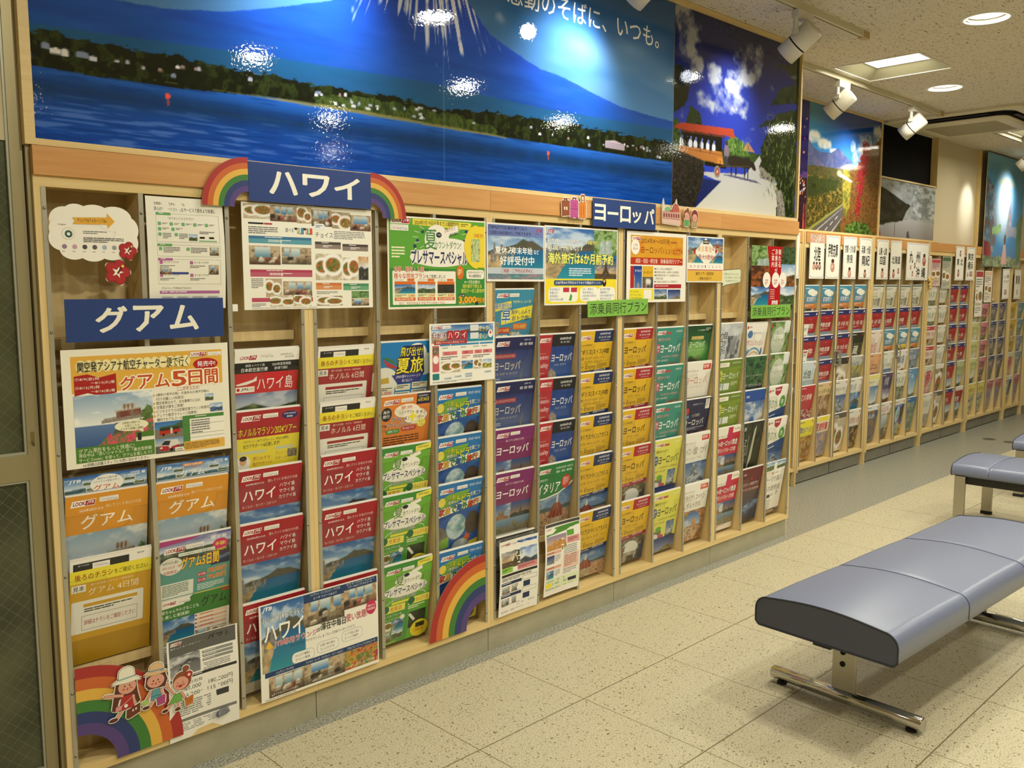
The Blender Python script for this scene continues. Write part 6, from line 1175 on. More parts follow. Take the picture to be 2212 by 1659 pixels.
def guam5():
    a = Art(443, 303, '#efead6', th=.001); a.r(22, 18, 402, 94, '#e2ae46')
    for i in range(14): a.e(46 + i * 21, 44, 13, 16, '#f0e4a8', 16)
    a.t(38, 32, 288, 26, '関空発アシアナ航空チャーター便で行く', '#1a1610', .02); look(a, 330, 22, 50); mys(a, 384, 24, 38); a.e(376, 56, 36, 16, '#b01c20'); a.p([(344, 62), (352, 78), (362, 68)], '#b01c20'); a.t(352, 48, 52, 15, '発売中!', '#fff', .02)
    a.p([(28, 68), (60, 64), (90, 74), (132, 66), (132, 116), (92, 122), (60, 112), (28, 118)], '#a81e20')
    for i, q in enumerate(('①8/9(金)発', '～8/13(火)着', '②8/12(月)発', '～8/16(金)着')): a.t(30 + 38 * (i % 2), 72 + i * 11, 60, 9, q, '#f6ecd8', .01)
    for i, ch in enumerate('グアム5日間'): a.t(142 + i * 46, 76 - (i > 2) * 4, 38, 36 + (i > 2) * 4, ch, '#c4501f', .04, ol='#fbf2da', ow=.09)
    a.pic(24, 118, 200, 136, p_view, 110, 76); a.e(166, 206, 44, 15, '#ece8c4'); a.p([(180, 218), (196, 216), (196, 228)], '#ece8c4')
    for i, q in enumerate(('出発前も現地でも', 'お困りごとは', 'スマホで気軽に相談!')): a.t(142 + (i == 2) * -6 + (i == 1) * 6, 195 + i * 8, 46 + (i == 2) * 14 - (i == 1) * 8, 6.5, q, '#333', .01)
    a.r(176, 226, 48, 14, '#4c7a30'); a.r(176, 240, 48, 12, '#efead6'); a.r(180, 228, 10, 20, '#222'); a.r(24, 250, 200, 40, '#4c7c30'); a.t(30, 254, 140, 12, 'グアム滞在をもっと快適に!', '#eef0d0', .01); a.t(30, 266, 186, 10, '滞在中は「赤いシャトル」や「乗合型移動', '#eef0d0', .01); a.t(30, 278, 186, 10, 'サービスmobi」を使って、グアムを楽しもう!!', '#eef0d0', .01)
    a.t(40, 292, 168, 9, '☞詳細は店舗スタッフにお問い合わせください', '#222', .02); a.t(292, 114, 62, 11, 'ここがオススメ!', '#b03828', .01)
    for i, q in enumerate(('3連休(①前半日程)・お盆休み(②後半日程)に', '行ける嬉しい出発日!', '関空夜発なので、お仕事帰りにGO!', '往復並び席をご用意!', 'ビジネスクラスは往復空港ラウンジ利用可能!', 'アシアナ航空マイレージ加算有!', '機内でのアルコールサービス無料!')):
        a.t(234, 128 + i * 11.2, (150, 76, 122, 74, 158, 112, 118)[i], 9, q, '#2a261c', .015)
        if i in (0, 2, 3, 4, 5): a.p([(226, 129 + i * 11.2), (226, 137 + i * 11.2), (232, 133 + i * 11.2)], '#d8a040')
    a.pic(370, 140, 26, 20, p_land, 12, 10, seed=4); a.pic(384, 168, 38, 24, p_land, 14, 10, seed=6, b='#2c5cac')
    c = Cv(0, 1, 0, 1, 50, 36); c.c[:] = srgb('#7c7468'); c.grad(.6, '#4c88c0', 1, '#3c6cac', (c.Y > .55) * 1.0); c.tex(c.poly([(.3, .5), (.6, .7), (1, .95), (1, .5)], .08), ['#2c4a20', '#4c7034'], 3, 8); c.mix(c.poly([(.16, .22), (.9, .3), (.88, .7), (.18, .64)]), '#b82c1c'); c.mix(c.poly([(.18, .45), (.88, .5), (.88, .66), (.18, .62)]), '#24342c'); c.mix(c.poly([(.16, .62), (.9, .68), (.88, .76), (.2, .7)]), '#2c6444'); c.mix(c.ell(.3, .22, .05, .08), '#1c1c1c'); c.mix(c.ell(.74, .26, .05, .08), '#1c1c1c'); c.mix(c.poly([(.55, .25), (.62, .25), (.62, .6), (.55, .6)]), '#d8d8c8'); a.canvas(226, 206, 78, 46, c)
    c = Cv(0, 1, 0, 1, 50, 36); c.c[:] = srgb('#5c5a54'); c.grad(.5, '#c8c4b8', 1, '#6c90b8', (c.Y > .5) * 1.0); c.mix(c.poly([(.14, .2), (.2, .55), (.34, .9), (.8, .86), (.88, .4), (.6, .2), (.5, .14)]), '#d8d4cc'); c.mix(c.poly([(.14, .2), (.16, .5), (.46, .46), (.52, .14)]), '#b0202c'); c.mix(c.poly([(.2, .56), (.34, .84), (.54, .8), (.48, .5)]), '#242a30'); c.mix(c.poly([(.56, .4), (.84, .5), (.88, .38), (.6, .2)]), '#a82430'); c.mix(c.ell(.56, .2, .06, .12), '#161616'); c.mix(c.ell(.2, .36, .05, .05), '#f0ece0'); a.canvas(226, 252, 78, 40, c)
    a.r(280, 280, 24, 10, '#efead6'); a.t(284, 282, 16, 6, 'mobi', '#333', .02)
    a.r(304, 206, 20, 80, '#4c8440'); a.r(324, 206, 100, 62, '#f2efdf'); a.r(304, 196, 120, 10, '#4c8440'); a.lines(340, 199, 60, 4, 1, '#f0f0d8')
    for y in (222, 248, 258): a.r(304, y, 120, .8, '#555')
    a.lines(328, 210, 60, 40, 6, '#777'); a.r(306, 268, 118, 26, '#e2b04c'); a.lines(308, 272, 112, 18, 5, '#7c5a20')
    hang('guam_poster', a, 0.038, 1.218, 1, 'large yellow laminated poster for the five day charter under the Guam sign', 'poster', tilt=0)
guam5()
def presum():
    a = Art(433, 304, '#f1ecdc', th=.001); a.r(6, 5, 421, 292, '#5fa43a'); a.r(6, 170, 421, 127, '#3c8a3c'); look(a, 12, 4, 84); mys(a, 12, 28, 74); a.p([(104, 6), (364, 10), (362, 34), (104, 26)], '#e8d84c'); a.t(112, 10, 196, 16, '2024年7月19日出発までの期間限定!', '#3a3418', .02); a.lines(316, 14, 38, 12, 2, '#6c6430')
    a.e(208, 74, 54, 52, '#f2eee0'); a.e(270, 96, 90, 30, '#f2eee0'); a.e(220, 132, 130, 32, '#f2eee0'); a.t(154, 40, 52, 66, '夏', '#4c8c4c', .02); a.e(216, 56, 12, 9, '#1c2438'); a.t(209, 52, 14, 7, 'への', '#fff'); a.t(196, 76, 120, 26, 'カウントダウン!', '#4c8c50', .015); a.p([(236, 40), (300, 20), (304, 44), (244, 62)], '#f2eee0'); a.t(240, 36, 50, 14, 'JTBで行く', '#a83838', .02, rot=-14); a.t(262, 50, 40, 11, '海外旅行', '#333', .02, rot=-14)
    for q in ((112, 96), (124, 78), (146, 48), (332, 70), (340, 40)): a.e(q[0], q[1], 7, 6, '#2c4468', 12)
    for an in range(0, 360, 20):
        ca, sa = math.cos(math.radians(an)), math.sin(math.radians(an)); a.ln([(226 + 100 * ca, 66 + 44 * sa), (226 + 122 * ca, 66 + 56 * sa)], 1.5, '#f2eee0')
    a.t(96, 108, 248, 48, 'プレサマースペシャル', '#26305c', .05, ol='#f6f2e6', ow=.1)
    a.lines(16, 100, 60, 40, 4, '#f0f0c8'); a.e(392, 92, 62, 76, '#ecd23c', a0=90, a1=270); a.r(391, 20, 36, 144, '#ecd23c'); a.t(376, 46, 44, 12, 'CHECK!!', '#c8402c', .02); a.pic(362, 64, 42, 80, p_blot, 14, 20, seed=3, cols=('#5c9c3c', '#d8d4a0', '#3c6c44'))
    a.rr(18, 178, 272, 112, 4, '#f2eede'); a.t(24, 164, 124, 18, '食事・観光・入園', '#cc5a2c', .03, ol='#f6f2e6'); a.t(152, 170, 18, 10, 'など', '#333', .03); a.t(24, 186, 134, 18, '様々な現地プラン', '#cc5a2c', .03, ol='#f6f2e6'); a.t(160, 190, 84, 13, 'をご用意しました', '#333', .02)
    for i, x in enumerate((26, 122, 208)):
        w = 86 if i == 0 else 76; a.r(x, 214, w, 58, '#ece8b0'); a.r(x, 213, w, 10, '#d8702c'); a.pic(x, 223, w, 30, (p_coast, p_land, p_forest)[i], 26, 12, seed=i + 2, **({} if i < 2 else {'cols': ('#1c1c18', '#3c3c30', '#2c2c24')})); a.lines(x + 2, 257, w - 34, 7, 2, '#444'); a.t(x + w - 30, 256, 28, 9, ('3,000', '3,000', '8,000')[i], '#d05028', .03); a.r(x, 266, w, 11, '#d8642c'); a.t(x + 6, 267, w - 14, 9, ('約8,000円お得!', '約7,000円お得!', '約13,000円お得!')[i], '#f6ecd0', .02); a.t(x + 2, 205, 34, 7, ('セブンスカイ', 'ハワイで', 'シンガポール')[i], '#444', .01); a.rr(x + w - 34, 204, 30, 8, 3, '#d8702c')
    a.t(44, 280, 196, 11, 'など、今だけのおトクなプランがたくさん!', '#b0502c', .02); a.e(310, 182, 17, 24, '#d8742c'); a.lines(300, 172, 20, 20, 3, '#f6e8c8'); a.rr(340, 172, 84, 32, 8, '#f2eede'); a.t(346, 176, 72, 9, '2024年6月30日までの', '#333', .01); a.t(352, 188, 58, 11, '申込期間限定', '#333', .02)
    a.t(330, 208, 74, 13, '4～7月出発の', '#f2f0c8', .02); a.t(322, 222, 90, 14, '海外旅行で使える', '#ece060', .02); a.t(316, 238, 112, 15, '割引クーポン配布中!', '#ece060', .02); a.rr(304, 256, 28, 9, 2, '#222'); a.t(307, 258, 22, 6, 'お1人様', '#fff'); a.t(304, 266, 80, 24, '3,000', '#e8c02c', .05, ol='#c8501c', ow=.06); a.t(386, 270, 38, 18, '円引き', '#e8c02c', .04, ol='#c8501c', ow=.06); a.lines(304, 288, 60, 6, 2, '#bcd8a0'); a.e(388, 290, 7, 6, '#223058')
    hang('countdown_poster', a, 1.046, 1.604, 0, 'green countdown poster with a bubble title right of the rainbow', 'poster')
presum()
def natsu():
    a = Art(300, 210, '#ece8dc', th=.001); a.pic(6, 6, 288, 196, p_coast, 90, 64, seed=3); a.r(6, 6, 288, 40, '#6c7cb4'); a.t(8, 10, 88, 14, 'JTBMySTYLE', '#14183c', .02); a.t(98, 10, 108, 14, '(海外旅行)なら', '#14183c', .02); a.t(8, 28, 220, 13, 'ご出発の330日前からご予約できます!', '#14183c', .02); jtb(a, 252, 14, 30, '#b02838'); a.lines(250, 32, 34, 4, 1, '#555')
    a.t(42, 84, 92, 26, '夏休み', '#f6f4ec', .03); a.t(126, 84, 108, 26, '年末年始', '#f6f4ec', .03); a.t(242, 92, 28, 16, 'など', '#f6f4ec', .03); a.t(66, 118, 178, 32, '好評受付中', '#f6f4ec', .03); a.r(6, 160, 288, 22, '#c0c8d0'); a.t(72, 164, 166, 14, 'ご相談・ご予約はお早めに', '#a82834', .02); a.pic(6, 182, 288, 20, p_blot, 44, 8, seed=6, cols=('#4c5460', '#a88890', '#3c7c88', '#c8b8a8'))
    hang('summer_booking_poster', a, 1.482, 1.602, 1, 'blue bay poster with large white title right of the green poster', 'poster')
natsu()
def six():
    a = Art(441, 304, '#ece8da', th=.001); a.pic(6, 6, 429, 196, p_coast, 110, 70, seed=9); a.pic(290, 6, 145, 100, p_falls, 34, 26, seed=5); a.pic(296, 120, 139, 82, p_eif, 34, 30, seed=3); jtb(a, 14, 14, 36, '#b02838'); a.lines(8, 32, 50, 4, 1, '#456')
    a.t(16, 48, 230, 17, '海外旅行慣れしているお客様は知っている', '#f2f2ec', .03, ol='#2c4c74'); a.t(250, 50, 54, 16, '早期予約', '#ece04c', .03, ol='#2c4c74'); a.t(16, 70, 206, 22, '実は当たり前なんです', '#f2efc8', .03, ol='#2c4c74'); a.t(20, 102, 390, 42, '海外旅行は6か月前予約', '#ece87c', .05, ol='#3c5c28', ow=.06)
    a.lines(140, 160, 148, 34, 4, '#d8e4ec'); a.r(6, 202, 429, 96, '#ecd834'); a.rr(54, 208, 290, 20, 6, '#1c4478'); a.t(62, 211, 268, 14, 'JTBが早めの予約をおすすめする理由ポイント3', '#f0f0ec', .02); a.e(356, 216, 13, 16, '#2a2420'); a.e(356, 210, 7, 7, '#d8a888')
    for x, rx in ((108, 86), (262, 56), (370, 56)): a.rr(x - rx, 234, 2 * rx, 58, 20, '#f0eee0')
    for i, q in enumerate(('訪日外国人の', '影響もあり', '航空座席は', '早めの予約が必要')): a.t(30, 238 + i * 13, (58, 48, 48, 76)[i], 10, q, '#2c5c9c', .01)
    a.r(106, 236, 36, 18, '#b83848'); a.r(152, 236, 36, 18, '#b83848'); a.p([(140, 286), (150, 260), (160, 268), (154, 288)], '#4c9c3c')
    for i, q in enumerate(('GW・夏休み・', '年末年始など', '人気方面の出発日は', 'お早めに')): a.t(222 + (i == 2) * -4, 238 + i * 13, (70, 70, 88, 40)[i], 10, q, '#2c5c9c', .01)
    for i, q in enumerate(('並び席や窓側・', '通路側など', 'お好みの座席が選べる', '場合があります')): a.t(330, 238 + i * 13, (70, 58, 88, 70)[i], 10, q, '#2c5c9c', .01)
    hang('early_booking_poster', a, 1.781, 1.605, 2, 'blue and yellow six months ahead poster with city bay', 'poster')
six()
def tour():
    a = Art(432, 302, '#eeeadc', th=.001); a.pic(26, 16, 380, 122, p_blot, 40, 14, seed=3, cols=('#d8942c', '#d8a030', '#c8601c')); a.r(26, 110, 380, 30, '#b8341c'); look(a, 32, 22, 64); a.e(58, 66, 30, 32, '#f0ece0'); a.t(42, 52, 32, 12, 'ご予約', '#b83c28', .01); a.t(42, 68, 32, 12, '受付中', '#b83c28', .01)
    a.t(100, 26, 204, 24, '2024年4～10月発', '#5c2c1c', .01); a.lines(310, 38, 90, 8, 1, '#7c4828'); a.t(98, 62, 150, 30, 'ヨーロッパ', '#6c2818', .01); a.t(256, 68, 146, 24, 'トルコ・エジプト', '#6c2818', .01); a.t(60, 114, 156, 20, '成田・羽田・関空発', '#f4ecd8', .01); a.t(236, 114, 164, 20, '添乗員同行ツアー', '#f4ecd8', .01)
    a.pic(26, 146, 80, 94, p_castle, 20, 26); a.r(26, 146, 24, 94, '#b02830'); a.t(58, 160, 44, 12, 'ヨーロッパ', '#fff', .02); a.r(110, 146, 76, 94, '#e0b030'); a.t(118, 166, 60, 14, 'ヨーロッパ', '#3a2c10', .02); a.pic(110, 192, 76, 48, p_arch, 20, 14)
    for i, q in enumerate(('●全コース安心の添乗員同行!', '●全出発日2名様・6名様から出発保証!', '●国内線特別代金プランで全国各地からも', 'ご参加可能!', '●ご出発の90日前までのご予約完了で')): a.t(196, 152 + i * 14, (132, 182, 186, 64, 172)[i], 10, q, '#2a2620', .01)
    a.r(194, 224, 204, 18, '#a82430'); a.lines(204, 230, 180, 6, 1, '#f0d8c8'); a.r(20, 244, 170, 48, '#e8dc3c'); a.t(26, 250, 60, 10, 'デジタル', '#4c4418', .01); a.t(26, 264, 72, 10, 'パンフレットは', '#4c4418', .01); a.t(26, 278, 80, 10, 'こちらから☞', '#4c4418', .01); a.r(120, 248, 56, 40, '#efebdc'); a.pic(196, 246, 94, 44, p_mtn, 30, 18); a.pic(296, 248, 96, 42, p_mont, 30, 18); a.lines(22, 295, 160, 4, 1, '#555')
    hang('europe_tour_poster', a, 2.287, 1.606, 0, 'white poster with orange heading hung right of the six months poster', 'poster')
tour()
def newyear():
    a = Art(306, 211, '#eeeadc', th=.001); a.pic(8, 6, 290, 116, p_coast, 60, 30, seed=4); a.pic(220, 10, 78, 60, p_dome, 24, 18); a.pic(200, 70, 98, 52, p_coast, 24, 14, seed=8); a.p([(150, 6), (256, 70), (160, 136), (60, 72)], '#efeada'); a.r(128, 16, 52, 18, '#2a2420'); a.t(132, 19, 44, 11, '2024▶2025', '#f0e8d0', .02)
    for i, ch in enumerate('年末年始は'): a.t(86 + i * 30, 42, 24 if i < 4 else 18, 30 if i < 4 else 20, ch, ('#c8843c', '#d8a848', '#c8503c', '#d8a030', '#a83c34')[i], .02)
    a.t(92, 82, 130, 24, '最大9連休!', '#a8303c', .02); a.e(62, 70, 8, 10, '#b03028'); a.e(238, 66, 8, 10, '#b03028'); a.r(8, 122, 290, 36, '#efeada')
    for i, q in enumerate(('28', '29', '30', '31', '1', '2', '3', '4', '5')): a.r(18 + i * 31, 126, 27, 24, '#f6f2e6'); a.t(23 + i * 31, 132, 16 if len(q) > 1 else 8, 12, q, '#a83c3c' if i in (0, 1, 4, 7, 8) else '#333', .01)
    a.r(8, 152, 290, 4, '#b83838'); a.r(8, 157, 290, 48, '#e0b448'); a.t(72, 162, 150, 18, '海外ツアー発売中!', '#4c3010', .02); a.t(96, 186, 108, 13, 'ご相談は当店まで', '#4c3010', .02)
    hang('new_year_poster', a, 2.722, 1.602, 1, 'small poster with a white diamond and a row of calendar dates', 'poster')
newyear()
def label(x, z, lb):
    a = Art(400, 66, '#7cb44a', th=.0008); a.t(14, 10, 376, 46, '添乗員同行プラン', '#1c2018', .0); return hang('green_label', a, x, z, 4, lb, 'label', 'paper', 'bright green plan labels')
l1 = label(2.031, 1.314, 'bright green paper label under the six months poster'); l1.rotation_euler = (0, math.radians(-.9), 0)
label(3.281, 1.276, 'bright green paper label under the escorted tour ribbon poster')
def bubble():
    a = Art(178, 94, None, th=.0008, edge='#dcdcc0'); o = [(0, 20), (10, 8), (160, 0), (174, 6), (174, 60), (166, 70), (40, 82), (2, 94), (12, 78), (4, 70)]; a.p(o, '#4c4c40'); a.p([(3, 22), (12, 11), (160, 3), (171, 8), (171, 58), (164, 67), (40, 79), (8, 88), (15, 76), (7, 68)], '#d8dcbc')
    for i, q in enumerate(('この他にもパンフレットは', 'ございますので、スタッフま', 'でお声がけ下さい☺')): a.t(12 + 10 * i, 24 + i * 17 - 2, (140, 146, 116)[i], 11, q, '#3c4434', .01)
    hang('speech_bubble_card', a, 3.029, 1.459, 0, 'pale green speech bubble card below the flower sticker', 'card', 'paper', solid=[o], y=.008)
bubble()
def ribbon():
    a = Art(440, 300, '#2c3c20', th=.001); a.pic(0, 0, 220, 150, p_falls, 44, 30, seed=3); a.pic(220, 0, 220, 100, p_forest, 44, 20, seed=4, cols=('#1c2818', '#4c6444', '#28341c')); a.pic(0, 100, 220, 110, p_blot, 44, 22, seed=5, cols=('#5c3420', '#a85c34', '#3c3428', '#7c2c24')); a.pic(220, 90, 220, 120, p_land, 44, 22, seed=6, b='#8c4c28'); a.pic(0, 206, 220, 94, p_coast, 50, 24, seed=6); a.pic(220, 206, 220, 94, p_land, 44, 20, seed=9, b='#3c5c30')
    a.p([(150, 0), (302, 0), (292, 150), (290, 300), (170, 300), (186, 150)], '#b01e24')
    for i, q in enumerate(('頼れる', '添乗員が', 'ご案内')): a.tv(262 - i * 34, 14, 26, 32 * len(q), q, '#f6ece0', .02)
    for i, x in enumerate((150, 240, 314)): a.e(x, 172, 38, 40, '#f2eee2'); a.t(x - 16, 168, 32, 12, ('充実', '快適', '安心')[i], '#b03038', .02); a.lines(x - 18, 184, 36, 14, 2, '#c86c6c')
    for i in range(5): a.lines(188, 220 + i * 11, 84, 7, 1, '#f0c8c0')
    a.t(206, 276, 62, 22, '旅物語', '#fff', .03)
    hang('escort_poster', a, 3.280, 1.576, 2, 'photo collage poster with a red ribbon down its middle', 'poster', 'gloss')
ribbon()
def fullhawaii():
    a = Art(305, 210, '#efece0', th=.001); a.pic(8, 6, 290, 62, p_coast, 60, 20, seed=6); look(a, 12, 8, 44); mys(a, 58, 8, 38); a.t(14, 30, 60, 24, '充実!', '#e8dce4', .02, ol='#8c4c6c')
    for i, ch in enumerate('ハワイ'): a.rr(78 + i * 32, 26, 29, 32, 3, '#b02c34'); a.t(83 + i * 32, 32, 19, 20, ch, '#fff', .0)
    a.r(20, 60, 150, 13, '#b02c34'); a.t(28, 62, 130, 8, '素敵なハワイのひと時を過ごそう!', '#f0e0d8'); a.r(186, 8, 40, 22, '#d8dcdc'); a.r(186, 36, 40, 22, '#d8dcdc'); a.t(228, 12, 50, 20, 'オトク!', '#ece4a0', .02); a.t(228, 40, 40, 20, '安心!', '#ece4a0', .02); a.e(284, 42, 12, 14, '#f0e8e0'); a.e(284, 38, 5, 5, '#c84c50')
    a.rr(12, 76, 30, 90, 3, '#c86468'); a.pic(14, 80, 26, 26, p_blot, 10, 10); a.e(27, 124, 13, 14, '#f2eee2'); a.rr(12, 172, 30, 22, 3, '#2c7c7c'); a.r(46, 72, 46, 6, '#3c88b8'); a.r(96, 72, 132, 6, '#3c88b8'); a.r(232, 72, 64, 6, '#3c88b8')
    for i, x in enumerate((62, 146, 206, 246)): a.r(x - (i == 0) * 4, 98, (66, 54, 36, 46)[i], 13, '#d8787c'); a.t(x + 8, 100, 20, 9, 'なし' if i in (0, 2) else '2,000', '#7c1c24', .02); a.lines(x - 6, 84, 50, 5, 1, '#678')
    a.lines(50, 116, 84, 12, 2, '#555'); a.lines(146, 116, 44, 12, 2, '#b85860'); a.lines(200, 116, 90, 12, 2, '#555'); a.pic(50, 132, 88, 40, p_food, 30, 16, seed=4); a.pic(144, 134, 54, 30, p_coast, 20, 12, seed=5); a.pic(202, 132, 38, 34, p_food, 16, 14, seed=8); a.pic(244, 134, 46, 32, p_land, 18, 12, seed=9, b='#c8b83c')
    for i, q in enumerate(('9,100円', '1,160円', '28,960円', '24,630円', '16,800円')): a.r((64, 110, 160, 160, 254)[i], (188, 184, 178, 186, 176)[i], 34, 8, '#cdd8dc'); a.t((66, 112, 162, 162, 256)[i], (189, 185, 179, 187, 177)[i], 30, 6, q, '#333', .01)
    a.lines(12, 200, 200, 6, 2, '#777')
    hang('price_poster', a, 1.215, 1.247, 1, 'small poster with price table and red boxed title hung over two columns', 'poster')
fullhawaii()
def lounge():
    a = Art(432, 304, '#f0edde', th=.001); a.pic(6, 4, 150, 210, p_coast, 60, 80, seed=3); a.pic(150, 26, 150, 84, p_room, 50, 30, seed=4); a.pic(298, 24, 128, 66, p_room, 40, 24, seed=5); a.r(152, 4, 148, 28, '#1c3c68'); a.t(176, 6, 110, 9, 'ハイアット・リージェンシー ワイキキ', '#f0f0e8', .01); a.t(188, 18, 84, 9, 'ビーチ リゾート&スパ', '#f0f0e8', .01); a.r(300, 4, 128, 22, '#1c3c68'); a.t(310, 5, 108, 8, 'モアナ サーフライダー ウェスティン', '#f0f0e8', .01); a.t(316, 14, 92, 8, 'リゾート&スパ ワイキキ ビーチ', '#f0f0e8', .01)
    jtb(a, 10, 10, 30); a.t(10, 40, 142, 22, 'ルックJTBで行く', '#f8f6ec', .02, ol='#28303c'); a.t(16, 66, 134, 54, 'ハワイ', '#fbf8ee', .03); a.p([(22, 128), (30, 118), (38, 126), (44, 138), (30, 142), (20, 138)], '#e8b83c')
    a.t(48, 122, 150, 22, 'JTB専用ラウンジ', '#b83c5c', .03, ol='#f6f0e4'); a.t(198, 120, 14, 14, 'が', '#222', .02); a.t(212, 110, 92, 24, '滞在中毎日', '#222', .03); a.t(306, 106, 82, 26, '使い放題!', '#b42c4c', .03); a.t(100, 146, 240, 12, '「ルックJTBルアナラウンジ」&「ルックJTBワンダークラブ」', '#333', .01); a.e(404, 106, 20, 24, '#c42c54'); a.t(389, 96, 30, 8, '対象ホテル', '#fff', .01); a.t(389, 107, 30, 8, '宿泊者限定!', '#fff', .01)
    for x, y, q in ((106, 178, ('のんびり優雅に', 'ラウンジ朝食')), (196, 170, ('お買い物の後は', 'ちょっとひとやすみ')), (288, 160, ('ビーチで遊んだ後は', 'ビールで乾杯!'))):
        a.rr(x, y, 80, 36, 14, '#8c9ca8'); a.rr(x + 1.2, y + 1.2, 77.6, 33.6, 13, '#f2efe2'); a.t(x + 12, y + 7, 54, 9, q[0], '#444', .01); a.t(x + 12, y + 20, 52, 9, q[1], '#444', .01)
    a.pic(26, 232, 122, 64, p_room, 40, 24, seed=6); a.pic(148, 226, 150, 70, p_room, 46, 24, seed=7); a.pic(298, 216, 130, 78, p_blot, 30, 24, seed=8, cols=('#c8542c', '#3c7c4c', '#d8a03c', '#a82c3c', '#3c6c8c'), f=9)
    for x0, x1, q, w in ((14, 148, 'シェラトン ワイキキ', 60), (148, 298, 'ワイキキ・ビーチ・マリオット・リゾート&スパ', 136), (298, 428, 'アロヒラニ リゾート ワイキキ ビーチ', 110)): a.r(x0, 214, x1 - x0, 16, '#1c3c68'); a.t(x0 + (x1 - x0 - w) / 2, 218, w, 9, q, '#f0f0e8', .01)
    a.t(34, 284, 92, 8, '#ダイヤモンドヘッドを望む', '#f0ece0', .01); a.t(176, 284, 84, 8, '#絶景のオーシャンフロント', '#f0ece0', .01); a.t(318, 280, 96, 8, '#ポップでファンタジーな世界観', '#f0ece0', .01); a.lines(14, 299, 200, 3, 1, '#444')
    hang('lounge_poster', a, 0.548, 0.428, 3, 'large lounge poster with hotel photos covering the lowest red brochures', 'poster')
lounge()
def flyer(name, build, x, z, label, w=.225, curl=1.0, y=0.0, h=.297):
    a = Art(210, 297, '#efece0', th=.0005); build(a); o = tag(a.obj(name, 'paper', (x, y, z)), label, 'flyer', 'curled paper flyers')
    bend(o.data, lambda u, v: -0.007 - 0.016 * curl * (1 - v) * (.3 + .7 * (1 - v)) * v * 4 - .012 * curl * max(0, .12 - v) * 6 + .004 * math.sin(u * 3), 12, 5); return o
def f_paris(a):
    a.r(2, 0, 206, 4, '#333'); a.pic(10, 16, 192, 96, p_eif, 50, 34); a.pic(110, 16, 92, 96, p_land, 26, 24, seed=4, a='#1c4ca0', b='#3c4c6c', hz=.2); look(a, 12, 14, 44); mys(a, 58, 14, 40); a.t(14, 34, 92, 12, 'エールフランス航空', '#fff', .01); a.t(66, 56, 64, 34, 'パリ', '#ece8c0', .02); a.r(96, 108, 106, 22, '#d89090'); a.lines(100, 112, 98, 14, 3, '#8c3c44'); a.r(10, 108, 60, 22, '#8cc04c'); a.lines(14, 114, 50, 10, 2, '#3c5c1c'); a.r(10, 134, 192, 10, '#222'); a.lines(12, 148, 180, 14, 3, '#444')
    for y in (166, 214): a.r(10, y, 110, 12, '#1c2c54'); a.lines(14, y + 3, 90, 5, 1, '#eee'); a.pic(14, y + 18, 42, 28, p_room, 14, 10, seed=y); a.pic(66, y + 16, 34, 28, p_room, 12, 10, seed=y + 3); a.r(130, y + 16, 36, 22, '#1c2c54'); a.lines(14, y + 42, 180, 5, 1, '#888'); a.ln([(126, y - 6), (200, y - 6), (200, y + 10), (126, y + 10), (126, y - 6)], 1, '#444')
    a.e(108, 264, 8, 7, '#888'); a.e(108, 264, 7, 6, '#efece0'); a.lines(122, 262, 30, 5, 1, '#888'); a.t(160, 260, 34, 8, '株式会社JTB', '#444'); a.lines(14, 280, 170, 8, 2, '#b88888')
def f_malta(a):
    a.r(4, 3, 202, 12, '#444'); look(a, 8, 22, 34); a.p([(60, 22), (204, 18), (204, 38), (10, 52), (10, 36), (60, 34)], '#4c8c34'); a.t(28, 42, 62, 9, 'フリープラン', '#f0f4e0', .01); a.t(98, 30, 92, 13, 'マルタ 6日間', '#f0f4e0', .01); c = Cv(0, 1, 0, 1, 40, 26); c.grad(.3, '#d8b090', 1, '#8c80a0'); c.tex(c.poly([(0, 0), (1, 0), (1, .4), (.8, .55), (.7, .8), (.6, .5), (.4, .75), (.3, .45), (0, .4)], .04), ['#8c5c34', '#d8a054', '#5c3c28'], 3, 12); a.canvas(10, 54, 118, 58, c)
    a.r(132, 46, 40, 22, '#5ca03c'); a.r(132, 72, 72, 28, '#dc9c98'); a.lines(136, 78, 62, 16, 3, '#8c4444'); a.r(100, 112, 7, 124, '#3c8c3c'); a.lines(112, 106, 86, 120, 16, '#999'); a.r(112, 142, 90, 60, '#ecc8b8'); a.lines(116, 146, 80, 50, 7, '#a87868')
    for y, q in ((116, 1), (178, 4)): a.r(8, y, 90, 12, '#e0a890'); a.lines(12, y + 3, 80, 6, 1, '#7c3c2c'); a.pic(10, y + 16, 46, 34, p_mont if q == 1 else p_coast, 16, 12, seed=q); a.lines(60, y + 18, 36, 28, 5, '#888')
    a.r(8, 230, 196, 44, '#e0e8c0'); a.t(14, 234, 110, 9, '2024年5月25日～9月15日出発', '#444', .01); a.r(10, 246, 36, 18, '#ecdc3c'); a.t(50, 248, 86, 11, '321,500円～423,700円', '#333', .02); a.r(140, 246, 52, 14, '#1c2440'); a.lines(12, 268, 180, 8, 2, '#888'); a.r(10, 280, 130, 9, '#efe4dc')
